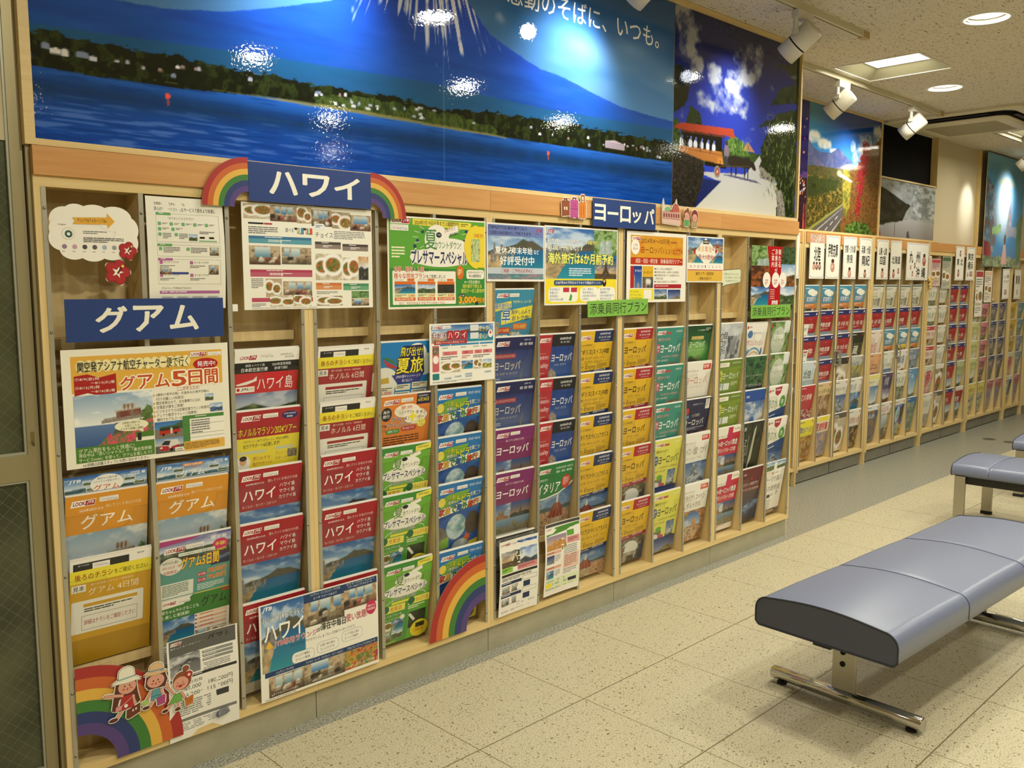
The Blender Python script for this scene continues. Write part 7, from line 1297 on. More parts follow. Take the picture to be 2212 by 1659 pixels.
def f_grey(a):
    a.r(6, 2, 198, 46, '#5c5c58'); look(a, 10, 8, 34); a.t(10, 22, 96, 9, '赤ちゃんや小さなこども', '#e8e8e4', .02); a.t(10, 34, 70, 9, 'と楽しむ家族旅!', '#e8e8e4', .02); a.t(120, 10, 70, 26, 'グアム', '#1c1c1a', .02); a.pic(6, 48, 90, 60, p_coast, 34, 24, seed=3)
    a.pr[-1] = (a.pr[-1][0], a.pr[-1][1], np.repeat(a.pr[-1][2].mean(1, keepdims=True), 3, 1), True, a.pr[-1][4])
    for i in range(3): a.r(102, 54 + i * 11, 92, 8, '#8c8c88'); a.lines(106, 56 + i * 11, 80, 4, 1, '#ddd')
    a.lines(104, 90, 90, 24, 5, '#888'); a.r(6, 112, 198, 8, '#2c2c2a'); a.lines(30, 114, 150, 4, 1, '#eee'); a.t(10, 128, 90, 10, '～7月11日出発', '#333', .01); a.t(40, 142, 150, 15, '149,000～180,200円', '#222', .01); a.t(40, 162, 150, 15, '86,200～115,100円', '#222', .01); a.r(140, 182, 38, 18, '#3c3c3a'); a.lines(30, 186, 104, 44, 7, '#888'); a.r(8, 236, 194, 9, '#7c7c78'); a.lines(10, 250, 180, 26, 5, '#999')
def f_family(a):
    a.r(0, 0, 210, 62, '#3c7c34'); a.p([(0, 0), (96, 0), (70, 22), (0, 26)], '#efece0'); look(a, 6, 6, 44); mys(a, 54, 8, 36); a.t(8, 30, 108, 11, '赤ちゃんや小さなこども', '#f0f4e0', .02); a.t(8, 45, 80, 11, 'と楽しむ家族旅!', '#f0f4e0', .02); a.t(124, 14, 76, 30, 'グアム', '#1c2418', .02); a.r(186, 2, 22, 8, '#b83c34'); a.pic(4, 62, 100, 76, p_coast, 36, 26, seed=5)
    for i in range(4): a.r(112, 64 + i * 12, 90, 8, '#e8b898' if i % 2 else '#f0d0b0'); a.lines(120, 66 + i * 12, 76, 4, 1, '#a84c3c'); a.e(108, 68 + i * 12, 3, 3, '#a82c34', 8)
    a.pic(106, 114, 46, 24, p_room, 14, 10); a.pic(156, 114, 46, 24, p_food, 14, 10); a.lines(8, 144, 180, 140, 20, '#999')
flyer('paris_flyer', f_paris, 1.531, 0.424, 'curled white flyer with night tower photo below the purple brochures', y=-.002)
flyer('malta_flyer', f_malta, 1.778, 0.440, 'curled white flyer with green heading below the green dome brochure', y=-.002)
flyer('grey_flyer', f_grey, 0.268, 0.397, 'curled grey photocopy flyer beside the waving cartoon girl', curl=.7, y=.004)
of = f_fam = Art(210, 297, '#efece0', th=.0006); f_family(of); o = tag(of.obj('family_flyer', 'paper', (0.268, 0.029, 0.502)), 'white flyer with dark green heading above the grey photocopy flyer', 'flyer'); o.rotation_euler = (.12, 0, 0)
def teal5():
    a = Art(210, 297, '#5c9c94', th=.003, edge='#e8e4d8'); a.pic(0, 0, 210, 70, p_land, 40, 16, seed=8, a='#4c4c8c', b='#6c7c74'); a.p([(0, 0), (120, 0), (90, 8), (0, 16)], '#b0407c'); look(a, 12, 24, 62); mys(a, 76, 22, 52); a.t(150, 10, 46, 12, '関空発', '#fff', .02); a.e(178, 40, 24, 18, '#c83868'); a.t(162, 32, 32, 12, '半額!', '#f4e44c', .02); a.t(156, 52, 40, 11, '10,000円', '#f4e44c', .02); a.rr(54, 44, 108, 10, 3, '#e8ecdc'); a.t(58, 46, 100, 7, 'アシアナ航空チャーター直行便で行く!', '#2c4c4c', .01)
    a.e(34, 78, 34, 26, '#efece0'); a.t(10, 62, 44, 10, '8月9日(金)', '#444', .01); a.t(10, 76, 52, 10, '8月12日(月・祝)', '#b03838', .01); a.t(12, 90, 40, 10, '出発限定!', '#c83848', .02); a.pic(150, 60, 58, 40, p_wave, 18, 12); a.t(62, 60, 112, 34, 'グアム5日間', '#f0d844', .04, ol='#b8442c', ow=.05); a.rr(112, 116, 26, 11, 3, '#c83848'); a.t(114, 118, 22, 7, '8/9発', '#fff', .01); a.t(142, 108, 56, 16, '178,000円', '#d84c2c', .04, ol='#f4e87c'); a.rr(112, 134, 26, 11, 3, '#c83848'); a.t(114, 136, 22, 7, '8/12発', '#fff', .01); a.t(142, 128, 56, 16, '194,600円', '#d84c2c', .04, ol='#f4e87c')
    a.r(4, 130, 96, 44, '#e8ece0'); a.lines(10, 134, 84, 36, 7, '#7c8c84'); a.r(0, 176, 100, 50, '#e0e4d8'); a.lines(6, 180, 88, 40, 8, '#7c8c84'); a.r(104, 176, 106, 44, '#e4d84c'); a.lines(110, 182, 94, 32, 5, '#5c5c28'); a.lines(112, 152, 90, 20, 4, '#dcece4'); return a
def card(white):
    a = Art(210, 70, '#2c64a8', th=.001, edge='#2c64a8'); a.pic(0, 0, 210, 70, p_land, 50, 18, seed=12 + white, a='#1c58a4', b='#2c6c94', hz=.25); jtb(a, 10, 12, 28)
    for x, y, q in ((46, 20, 3), (150, 22, 5), (176, 40, 7), (54, 44, 9)): a.r(x - 1, y - 1, 30, 20, '#f0f0ec'); a.pic(x, y, 28, 18, p_land, 12, 8, seed=q)
    if white: a.e(106, 40, 42, 36, '#f0eee4'); a.t(82, 14, 50, 8, '関空から直行便', '#3c5c8c', .01); a.t(72, 26, 66, 8, 'ユナイテッド航空で行く!', '#3c5c8c', .01); a.t(72, 42, 66, 24, 'グアム', '#d0583c', .02)
    else: a.rr(72, 8, 60, 12, 5, '#e08c3c'); a.t(78, 10, 48, 8, '関空から直行便', '#fff', .01); a.t(66, 24, 70, 8, 'ユナイテッド航空で行く!', '#d88c4c', .01); a.t(66, 36, 70, 28, 'グアム', '#f4f4f0', .02)
    a.t(166, 8, 26, 6, 'UNITED', '#fff', .02); a.t(160, 16, 32, 6, 'AIRLINES', '#fff', .02); a.r(196, 9, 9, 11, '#dce4f0'); a.r(0, 64, 210, 6, '#a8b0b8')
    a.pr = [(np.concatenate([p[0][:, :1], p[0][:, 1:2] * .68, p[0][:, 2:]], 1), *p[1:]) for p in a.pr]; a.h = 58; return a
for i, x in enumerate((0.0315, 0.268)):
    o = tag(card(1 - i).obj('airline_card', 'laminate', (x, 0.0025, 0.893)), 'blue airline card with ' + ('a white oval' if i == 0 else 'an orange pill') + (' above the first' if i == 0 else ' above the second') + ' orange Guam brochure', 'card', 'blue airline cards'); o.rotation_euler = (.1, 0, 0)
b5 = teal5(); COVM['teal5'] = b5.mesh('cover', 'paper')
brochure('teal5', None, 0.267, 0.0, 0.678, 'teal five day brochure with yellow prices in the second column', 'brochures in the front racks', .004)

# ------------------------------------------------------------------ cardboard figures and little cut-outs
SK, BR, OUT = '#dca088', '#5c2c20', '#f4efdf'
def figure(name, w, h, polys, x, z, lv, label, y=0.0, dots=()):
    a = Art(w, h, None, th=.002, edge=OUT)
    for p, c in polys: a.halo(p, 3.4, OUT)
    for p, c in polys:
        a.ln(list(p) + [p[0]], 1.3, '#4a2018'); a.p(p, c)
    for q in dots:
        if q[0] == 'e': a.e(*q[1:5], q[5], 14)
        elif q[0] == 'l': a.ln(q[1], q[2], q[3])
        else: a.p(q[1], q[2])
    sol = []
    for p, c in polys:
        cx = sum(q[0] for q in p) / len(p); cy = sum(q[1] for q in p) / len(p); sol.append([(q[0], q[1]) for q in p])
    return hang(name, a, x, z, lv, label, 'cut-out', 'vinyl', 'cartoon girl cut-outs' if 'girl' in name else None, sol, y)
def EL(x, y, rx, ry, n=20, a0=0, a1=360): return [(x + rx * math.cos(math.radians(a0 + (a1 - a0) * i / (n - (a1 - a0 < 360)))), y + ry * math.sin(math.radians(a0 + (a1 - a0) * i / (n - (a1 - a0 < 360))))) for i in range(n)]
def face(x, y, s, happy=0):
    d = [('e', x - 9 * s, y + 5 * s, 3 * s, 2 * s, '#c8504c'), ('e', x + 9 * s, y + 5 * s, 3 * s, 2 * s, '#c8504c'), ('e', x, y + 2 * s, .8 * s, .6 * s, '#3c1c14')]
    if happy: d += [('l', [(x - 8 * s, y - 4 * s), (x - 5 * s, y - 2 * s), (x - 8 * s, y)], .9 * s, '#3c1c14'), ('l', [(x + 8 * s, y - 4 * s), (x + 5 * s, y - 2 * s), (x + 8 * s, y)], .9 * s, '#3c1c14'), ('p', [(x - 6 * s, y + 4 * s), (x + 6 * s, y + 4 * s), (x + 4 * s, y + 9 * s), (x, y + 11 * s), (x - 4 * s, y + 9 * s)], '#b02824')]
    else: d += [('e', x - 6 * s, y - 2 * s, 1.5 * s, 2.4 * s, '#2c1410'), ('e', x + 6 * s, y - 2 * s, 1.5 * s, 2.4 * s, '#2c1410'), ('p', [(x - 2.6 * s, y + 5 * s), (x + 2.6 * s, y + 5 * s), (x, y + 10 * s)], '#b02824')]
    return d
# origin of each figure: its own upper left corner, millimetres
ga = [([(38, 44), (30, 80), (24, 112), (34, 116), (44, 84), (84, 84), (90, 110), (98, 104), (92, 76), (90, 44)], BR), (EL(66, 56, 24, 20), SK), ([(52, 80), (80, 80), (82, 116), (40, 118)], '#b02c2c'), ([(54, 82), (4, 68), (6, 63), (26, 66), (56, 74)], SK), ([(78, 82), (84, 84), (86, 110), (80, 110)], SK), ([(46, 118), (54, 118), (36, 140), (30, 136)], SK), (EL(26, 138, 11, 4.5), BR), ([(62, 122), (98, 112), (96, 136), (68, 146), (60, 144)], '#6c3420'), ([(34, 104), (50, 104), (48, 116), (32, 116)], '#d89494'), ([(24, 42), (44, 32), (46, 12), (54, 4), (72, 2), (84, 10), (86, 32), (104, 44), (64, 46)], '#efe9d4')]
figure('cartoon_girl_cutout', 110, 150, ga, 0.090, 0.366, 5, 'cartoon girl cut-out in a white hat and red dress, pointing', dots=face(66, 56, 1.1) + [('p', [(44, 31), (86, 29), (86, 33), (44, 35)], '#8cb0b4'), ('l', [(84, 84), (48, 106)], 1.2, '#e8d8c0'), ('e', 60, 108, 5, 5, '#f0ece0'), ('p', [(76, 124), (80, 123), (80, 129), (76, 130)], '#e8e0d0'), ('p', [(84, 122), (88, 121), (88, 127), (84, 128)], '#e8e0d0')])
gb = [([(22, 36), (18, 60), (26, 72), (70, 74), (78, 56), (72, 34)], BR), (EL(46, 52, 24, 19), SK), ([(36, 76), (58, 76), (60, 102), (30, 104)], '#5c9ca4'), ([(36, 78), (30, 78), (14, 102), (20, 106)], SK), ([(56, 78), (62, 78), (66, 102), (60, 102)], SK), ([(32, 106), (40, 106), (26, 122), (20, 118)], SK), (EL(16, 120, 9, 4), BR), ([(46, 102), (70, 98), (68, 122), (48, 124)], '#b04c84'), ([(2, 104), (22, 96), (24, 108), (12, 112)], '#a8c860'), ([(14, 30), (30, 22), (32, 8), (42, 2), (56, 2), (66, 10), (68, 24), (80, 34), (44, 36)], '#e0b888')]
figure('cartoon_girl_cutout', 90, 132, gb, 0.186, 0.354, 6, 'cartoon girl cut-out in a straw hat and turquoise dress, in the middle', dots=face(46, 53, 1.1) + [('p', [(31, 20), (67, 22), (67, 26), (31, 24)], '#7c9cac'), ('e', 64, 25, 5, 4, '#7c9cac'), ('l', [(30, 92), (38, 96), (46, 92), (54, 96), (60, 92)], 1, '#2c5c68'), ('l', [(52, 104), (52, 118)], 1, '#7c2c58'), ('l', [(58, 103), (58, 117)], 1, '#7c2c58'), ('l', [(64, 102), (64, 116)], 1, '#7c2c58')])
gc = [(EL(66, 8, 9, 8), '#8c4c2c'), (EL(54, 40, 26, 26), '#8c4c2c'), (EL(50, 46, 22, 19), SK), ([(30, 74), (50, 72), (52, 98), (12, 98)], '#6ca84c'), ([(34, 74), (28, 72), (8, 46), (14, 42)], SK), (EL(10, 40, 6, 6), SK), ([(46, 72), (52, 70), (64, 92), (58, 96)], SK), ([(18, 98), (26, 98), (10, 114), (4, 110)], SK), (EL(2, 112, 8, 4), BR), ([(36, 98), (44, 98), (42, 116), (36, 116)], SK), (EL(38, 118, 8, 4), BR), ([(60, 96), (84, 90), (82, 114), (62, 118)], '#c8742c'), (EL(74, 28, 10, 10), '#b02c2c')]
figure('cartoon_girl_cutout', 96, 126, gc, 0.252, 0.318, 5, 'cartoon girl cut-out in a green dress waving, with hair bun', dots=face(48, 46, 1.1, 1) + [('e', 74, 28, 4, 4, '#f0e0c0'), ('l', [(67, 98), (68, 112)], 1, '#6c3410'), ('l', [(73, 97), (74, 110)], 1, '#6c3410'), ('l', [(79, 95), (79, 108)], 1, '#6c3410'), ('l', [(62, 90), (64, 97)], 1.4, '#4a2018')])
figure('suitcase_cutout', 172, 96, [([(16, 32), (62, 30), (62, 86), (18, 90)], '#8c4a28'), ([(66, 26), (112, 26), (112, 92), (66, 92)], '#b84c8c'), ([(116, 34), (158, 30), (158, 92), (118, 94)], '#d07c2c'), ([(28, 32), (28, 22), (48, 22), (48, 32), (44, 32), (44, 26), (32, 26), (32, 32)], '#6c3420'), ([(78, 26), (78, 16), (100, 16), (100, 26), (96, 26), (96, 20), (82, 20), (82, 26)], '#8c3468'), ([(128, 32), (128, 2), (150, 2), (150, 30), (145, 30), (145, 7), (133, 7), (133, 32)], '#a85c1c')], 1.852, 1.734, 1, 'cut-out of brown, pink and orange suitcases left of the Europe sign', y=-.009, dots=[('p', [(30, 54), (36, 54), (36, 66), (30, 66)], '#f0e8d8'), ('p', [(42, 54), (48, 54), (48, 66), (42, 66)], '#f0e8d8'), ('l', [(66, 60), (112, 60)], 2, '#7c2c58'), ('l', [(82, 34), (82, 54)], 2, '#7c2c58'), ('l', [(96, 34), (96, 54)], 2, '#7c2c58'), ('l', [(130, 44), (130, 82)], 2, '#8c4c14'), ('l', [(144, 42), (144, 80)], 2, '#8c4c14'), ('e', 76, 94, 5, 4, '#8c3468'), ('e', 104, 94, 5, 4, '#8c3468')])
figure('cathedral_cutout', 150, 118, [([(10, 30), (16, 2), (22, 30), (24, 60), (8, 62)], '#d8cfc0'), ([(28, 44), (50, 36), (80, 50), (84, 70), (28, 70)], '#7cb080'), (EL(108, 58, 28, 38, 20, 180, 360), '#b04434'), ([(104, 22), (112, 0), (116, 22)], '#d8cfc0'), ([(8, 58), (140, 56), (142, 112), (8, 108)], '#c8988c'), ([(8, 88), (142, 90), (142, 114), (8, 108)], '#d8b8a8')], 2.508, 1.757, 1, 'cut-out of a domed cathedral right of the Europe sign', y=-.009, dots=[('p', [(16 + i * 18, 66), (26 + i * 18, 66), (26 + i * 18, 82), (16 + i * 18, 82)], '#7c3830') for i in range(7)] + [('p', [(60, 58), (104, 58), (96, 50), (68, 50)], '#b04434'), ('l', [(108, 24), (108, 58)], 1.4, '#e8d8c0'), ('l', [(96, 30), (92, 58)], 1.4, '#e8d8c0'), ('l', [(120, 30), (124, 58)], 1.4, '#e8d8c0'), ('l', [(8, 88), (142, 90)], 1.6, '#7c3830')])
figure('tourist_cutout', 128, 84, [(EL(42, 10, 10, 9), '#8c4c2c'), (EL(34, 32, 26, 24), '#8c4c2c'), (EL(34, 38, 20, 18), SK), ([(16, 54), (52, 54), (54, 80), (14, 80)], '#5c9c5c'), (EL(98, 36, 26, 30), '#7c2c24'), (EL(98, 42, 20, 18), SK), ([(78, 58), (118, 58), (120, 82), (76, 82)], '#a89468'), ([(8, 36), (18, 32), (18, 42), (8, 46)], '#3c3834')], 2.664, 1.723, 2, 'cut-out of two cartoon tourists, one holding a camera', y=-.009, dots=face(34, 38, .9) + face(98, 42, .9))

# ------------------------------------------------------------------ small odds and ends
def tagp(x, z, lb):
    a = Art(16, 20, '#efeee4', th=.001); hang('white_tab', a, x, z, 0, lb, 'tab', 'paper', 'white plastic tabs')
tagp(0.5015, 1.325, 'small white plastic tab beside the lower left corner of the restaurant poster')
b = MB(); q = random.Random(4); V = [(0.425 + q.uniform(-.022, .022), -.004 + q.uniform(-.008, .006), 0.126 + q.uniform(0, .03)) for i in range(26)]
bm = bmesh.new(); [bm.verts.new(v) for v in V]; bmesh.ops.convex_hull(bm, input=bm.verts); me = bpy.data.meshes.new('crumpled_film'); bm.to_mesh(me); bm.free(); me.materials.append(acrylic('crumpled_film', 2.5, (.6, .62, .7))); o = bpy.data.objects.new('crumpled_film', me); COL.objects.link(o); tag(o, 'crumpled clear film on the bottom rail below the grey flyer', 'film')

# ------------------------------------------------------------------ place signs of the alcove
def place(lines_, x, z, lb, pic=None, w=210, h=300, tilt=0.0, seed=1, y=YD - .004, top=None):
    a = Art(w, h, '#eeeadb', th=.0008)
    for (rx, c) in ((6, '#3c5c84'), (8.4, '#eeeadb')): a.rr(rx, rx + 2, w - 2 * rx, h - 2 * rx - 4, 24, c)
    for bx, st, vv in lines_: a.t(*bx, st, '#1a1a1a', .045)
    for fx, fy, s in (pic or []):
        cc = ['#a8584c', '#c88c74', '#8c5c48'][int(fx) % 3]; a.e(fx, fy + s * .9, s * .9, s, cc, 16); a.e(fx, fy, s * .6, s * .6, '#c8907c', 14); a.e(fx, fy - s * .3, s * .62, s * .4, '#4c2c24', 14); a.lines(fx - s * .5, fy + s * .6, s, s * .6, 2, '#eee')
    if top: a.pic(0, 0, w, 58, p_blot, 24, 8, seed=5, cols=('#e0c8b8', '#c88c7c', '#d8d4c0', '#8c6c5c'))
    hang('place_sign', a, x, z, 0, lb, 'sign', 'paper', 'white place name signs of the alcove', y=y, tilt=tilt)
place([((62, 84, 92, 94), '北陸', 0)], 4.985, 1.722, 'white Hokuriku sign with three small dolls', [(64, 200, 22), (104, 200, 22), (146, 200, 22)], top=1)
place([((32, 56, 146, 92), '伊勢志摩', 0)], 5.218, 1.722, 'white Ise Shima sign with a cartoon diver', [(106, 186, 36)])
place([((24, 58, 164, 54), '京都・びわ湖', 0), ((56, 124, 96, 62), '奈良', 0)], 5.484, 1.722, 'white Kyoto, Lake Biwa and Nara sign', [(106, 236, 30)])
place([((36, 56, 150, 58), '兵庫・大阪', 0), ((44, 126, 132, 74), '南紀', 0)], 5.742, 1.722, 'white Hyogo, Osaka and Nanki sign', [(104, 246, 24)])
place([((36, 60, 140, 56), '山陽・山陰', 0), ((56, 128, 100, 62), '四国', 0)], 6.045, 1.722, 'white Sanyo, Sanin and Shikoku sign', [(106, 236, 30)])
place([((28, 120, 156, 60), '北海道', 0)], 6.29, 1.722, 'white Hokkaido sign with a green hill and dancer', [(66, 240, 26), (156, 226, 18)], tilt=-.01)
place([((60, 70, 72, 90), '九', 0), ((196, 70, 76, 90), '州', 0), ((202, 196, 70, 84), '沖', 0), ((316, 196, 76, 84), '縄', 0)], 6.6, 1.718, 'large white Kyushu and Okinawa sign', [(360, 110, 40), (80, 110, 14), (90, 190, 14), (170, 172, 18), (130, 240, 18)], w=452)
place([((34, 108, 56, 60), '東', 0), ((120, 108, 60, 60), '北', 0)], 7.672, 1.72, 'white Tohoku sign with a red doll at its top', [(110, 50, 22), (80, 222, 26)])
place([((36, 54, 140, 64), '東京', 0), ((40, 130, 132, 72), '横浜', 0)], 7.94, 1.72, 'white Tokyo and Yokohama sign', [(50, 240, 16), (110, 230, 20), (150, 230, 20)])
place([((34, 60, 150, 34), 'ニュー北陸', 0), ((34, 110, 150, 34), 'ラインナップ', 0)], 8.96, 1.535, 'tilted tall white card with two small figures, far in the alcove', [(80, 220, 20), (120, 220, 20)], tilt=-.03)
place([((40, 60, 130, 90), '東海', 0)], 9.33, 1.535, 'white sign at the far right end of the alcove', [(100, 220, 20)])
place([((50, 110, 44, 50), '川', 0), ((50, 170, 44, 60), '草', 0)], X0[0] + .51 + .254, 1.722, 'white sign half hidden behind the end of the front racks')
def note(x, z, lb, cc):
    a = Art(66, 100, '#eae6d8', th=.0006); a.r(6, 8, 54, 12, cc); a.lines(8, 26, 50, 24, 4, '#777'); a.r(10, 76, 12, 14, '#444'); a.r(34, 76, 12, 14, '#444'); o = hang('note_card', a, x, z, 0, lb, 'card', 'paper', 'white cards on the red brochures', y=YD + .004); o.rotation_euler = (.12, 0, 0)
note(4.957, 1.112, 'small white card on the upper red Hokuriku brochure', '#e0dccc'); note(4.957, .935, 'small white card with red heading on the lower red Hokuriku brochure', '#b84c44')
def leaflet(x, z, w, h, bg, lb, seed, hd):
    a = Art(w, h, bg, th=.001); a.r(8, 8, w - 16, h * .12, hd); a.lines(14, h * .18, w - 28, h * .2, 4, '#777'); a.pic(14, h * .42, w - 28, h * .34, p_food, 20, 16, seed=seed); a.lines(14, h * .8, w - 28, h * .14, 3, '#888'); hang('alcove_leaflet', a, x, z, 0, lb, 'leaflet', 'laminate', y=YD - .003)
leaflet(8.215, 1.512, 200, 430, '#e8e4d4', 'tall white leaflet with red heading, left of the pair by the banner', 3, '#a83c3c')
leaflet(8.455, 1.512, 200, 300, '#e8dcc8', 'cream leaflet with a dark food photo, right of the pair by the banner', 5, '#d8b89c')
leaflet(7.135, 1.60, 200, 230, '#d8b4ac', 'pink leaflet beside the large Kyushu sign', 7, '#b84c54')
leaflet(7.372, 1.625, 200, 280, '#b8b8a4', 'grey green leaflet with food photo left of the Tohoku sign', 9, '#4c6c4c')
def garland():
    t = thing('flower_pendant', 'pale strip with yellow paper blossoms hanging by the Kyushu sign', 'decoration', (7.085, YD - .012, 1.62))
    a = Art(60, 190, '#e8dcc8', th=.001); a.lines(10, 20, 40, 150, 12, '#b89080'); a.obj('strip', 'paper', (-.03, 0, 0), t)
    for i, (x, z) in enumerate(((-.02, -.2), (.016, -.215), (-.008, -.24), (.02, -.185), (.0, -.265))):
        b = MB(); b.lathe([(0, .012), (.012, .010), (.022, .002), (.014, -.006), (0, -.008)], (x, -.008, z), 10, axis=(0, -1, 0)); b.build('blossom', MAT['blossom'], t)
MAT['blossom'] = mat('yellow_paper', '#d8b868', .7); garland()
# ------------------------------------------------------------------ ceiling fixtures
def area(name, parent, size, power, loc, shape='DISK', col=LAMP):
    l = bpy.data.lights.new(name, 'AREA'); l.shape = shape; l.size = size; l.energy = power; l.color = col
    o = bpy.data.objects.new(name, l); COL.objects.link(o); o.parent = parent; o.location = loc; return o
MAT['diffuser'] = mat('lit_diffuser', '#fff', .6, emit='#fff6e0', es=2.2)
MAT['reflector'] = mat('white_reflector', '#8f8b70', 0.5)
def downlight(x, y, label):
    t = thing('downlight', label, 'ceiling light', (x, y, H), group='round recessed downlights')
    MB().lathe([(0.086, 0.004), (0.090, -0.004), (0.118, -0.003), (0.121, 0.0005), (0.119, 0.003), (0.086, 0.004)], n=40).build('trim_ring', MAT['white_enamel'], t)
    MB().lathe([(0.087, 0.002), (0.082, 0.03), (0.07, 0.08), (0.0, 0.081)], n=40).build('reflector', MAT['reflector'], t)
    MB().lathe([(0, .016), (.078, .016)], n=24).build('diffuser', MAT['diffuser'], t)
    area('lamp', t, 0.14, DOWN_W, (0, 0, 0.012)); return t
dl = None
for i, (x, y) in enumerate(DOWN):
    lb = {0: 'large round downlight nearest the top right corner', 1: 'smaller looking round downlight beside the air conditioner'}.get(i, 'round downlight of the waiting area ceiling, %s in the grid' % ordn[i])
    if dl is None: dl = downlight(x, y, lb)
    else: dup(dl, (x, y, H), lb)
def square(x, y, label):
    t = thing('square_ceiling_light', label, 'ceiling light', (x, y, H), group='square recessed lights'); b = MB(); a, c, h = HS, 0.165, 0.055
    o = [(-a, -a), (a, -a), (a, a), (-a, a)]; i = [(-c, -c), (c, -c), (c, c), (-c, c)]
    for k in range(4):
        p, q, r, s = o[k], o[(k + 1) % 4], i[(k + 1) % 4], i[k]; b.add([(*p, 0), (*q, 0), (*r, h), (*s, h)], [(0, 1, 2, 3)])
    b.add([(*v, h) for v in i], [(0, 1, 2, 3)]); b.build('reflector', MAT['reflector'], t)
    b = MB(); e = a + .014
    for q in ((-e, e, -e, -a), (-e, e, a, e), (-e, -a, -a, a), (a, e, -a, a)): b.box(*q, -.003, .002)
    b.build('trim_frame', MAT['white_enamel'], t); MB().box(-c + .002, c - .002, -c + .002, c - .002, h - .0025, h - .0015).build('diffuser', MAT['diffuser'], t); area('lamp', t, 0.315, SQUARE_W, (0, 0, h - .004), 'SQUARE'); return t
sq = square(*SQUARE[0], 'square recessed ceiling light above the front racks end')
for i, q in enumerate(SQUARE[1:]): dup(sq, (*q, H), ['square recessed ceiling light cut by the frame edge on the right', 'square recessed ceiling light over the benches', 'square recessed ceiling light over the entrance side'][i])
def track(x0, x1, y, label):
    t = thing('lighting_track', label, 'track', ((x0 + x1) / 2, y, H), group='ceiling lighting tracks'); L = (x1 - x0) / 2
    MB().box(-L, L, -.018, -.006, -.03, 0).box(-L, L, .006, .018, -.03, 0).box(-L, L, -.006, .006, -.012, 0).build('channel', MAT['cream'], t)
    MB().box(-L, L, -.0055, .0055, -.0125, -.012).build('conductor', MAT['dark'], t); MB().box(L, L + .06, -.019, .019, -.032, 0).build('end_cap', MAT['wood_cap'], t); return t
MAT['wood_cap'] = mat('tan_plastic_cap', '#b89c6c', .5)
track(0.2, 3.70, -0.325, 'lighting track along the front wall ending above the cart poster'); track(3.9, 6.07, 0.175, 'lighting track running from the square light to the air conditioner'); track(7.15, 9.4, 0.155, 'lighting track far right beyond the air conditioner')
def spot(x, y, d, label, power=SPOT_W, size=105):
    t = thing('track_spotlight', label, 'spotlight', (x, y, H - .03), group='white track spotlights'); d = Vector(d).normalized()
    MB().box(-.065, .075, -.018, .018, -.038, 0).build('adapter', MAT['white_enamel'], t, bevel=.002)
    MB().cyl((-.055, 0, -.035), (-.055, 0, -.085), .011, 14).box(-.062, -.05, -.014, .014, -.105, -.08).build('arm', MAT['white_enamel'], t)
    c = Vector((-.005, 0, -.125))
    b = MB(); b.lathe([(0, -.078), (.044, -.078), (.05, -.072), (.05, .018)], c, 32, axis=d); b.build('body', MAT['white_enamel'], t)
    b = MB(); b.lathe([(.044, .016), (.044, .026)], c, 32, axis=d); b.build('gap_ring', MAT['dark'], t)
    b = MB(); b.lathe([(.05, .024), (.05, .09), (.046, .09), (.045, .07), (0, .07)], c, 32, axis=d); b.build('front_ring', MAT['white_enamel'], t)
    MB().lathe([(0, -.0795), (.034, -.0795), (.036, -.078)], c, 24, axis=d).build('rear_cap', MAT['cream'], t)
    l = bpy.data.lights.new('lamp', 'SPOT'); l.energy = power; l.color = SPOTC; l.spot_size = math.radians(size); l.spot_blend = 1.0; l.shadow_soft_size = 0.028
    o = bpy.data.objects.new('lamp', l); COL.objects.link(o); o.parent = t; o.location = c + d * .1; o.rotation_euler = d.to_track_quat('-Z', 'Y').to_euler(); return t
DS_ = (-.08, .72, -.55)
spot(3.11, -.325, DS_, 'white spotlight over the cart poster, largest of the track lights', 12)
spot(1.99, -.325, DS_, 'white spotlight at the top edge over the mural lettering')
spot(0.82, -.325, DS_, 'white spotlight over the left slope of the mural')
spot(4.56, .175, DS_, 'white spotlight just left of the square recessed light'); spot(5.65, .175, DS_, 'white spotlight in front of the air conditioner', 20)
spot(6.72, -.29, (0, .86, -.5), 'white spotlight lighting the winter poster from behind the air conditioner', 14, 50); spot(8.12, .155, DS_, 'white spotlight lighting the cream wall beside the banner', 16, 50); spot(8.95, .155, DS_, 'white spotlight lighting the blue banner, rightmost in the view', 16)
# ceiling cassette air conditioner
def rsq(a, q, n=6): return [(sx * (a - q) + q * math.cos(math.radians(a0 + t * 90 / n)), sy * (a - q) + q * math.sin(math.radians(a0 + t * 90 / n))) for sx, sy, a0 in ((1, 1, 0), (-1, 1, 90), (-1, -1, 180), (1, -1, 270)) for t in range(n + 1)]
def slab(b, rings, mi=0):
    n = len(rings[0][0]); vs = []
    for pts, z in rings: vs += [(x, y, z) for x, y in pts]
    b.add(vs, [(k * n + i, k * n + (i + 1) % n, (k + 1) * n + (i + 1) % n, (k + 1) * n + i) for k in range(len(rings) - 1) for i in range(n)], mi, False); return vs
ac = thing('ceiling_air_conditioner', 'beige ceiling cassette air conditioner with dark louvre slots', 'air conditioner', (6.64, .14, H))
b = MB(); slab(b, [(rsq(.475, .06), 0), (rsq(.475, .06), -.018), (rsq(.46, .07), -.026), (rsq(.40, .10), -.024), (rsq(.392, .1), -.02), (rsq(.39, .1), -.012)]); b.build('panel', MAT['cream'], ac)
b = MB(); b.add([(x, y, -.016) for x, y in rsq(.398, .1)], [tuple(range(28))]); b.build('slot', MAT['dark'], ac)
b = MB(); slab(b, [(rsq(.346, .08), -.012), (rsq(.346, .08), -.046)]); b.build('outlet', MAT['dark'], ac)
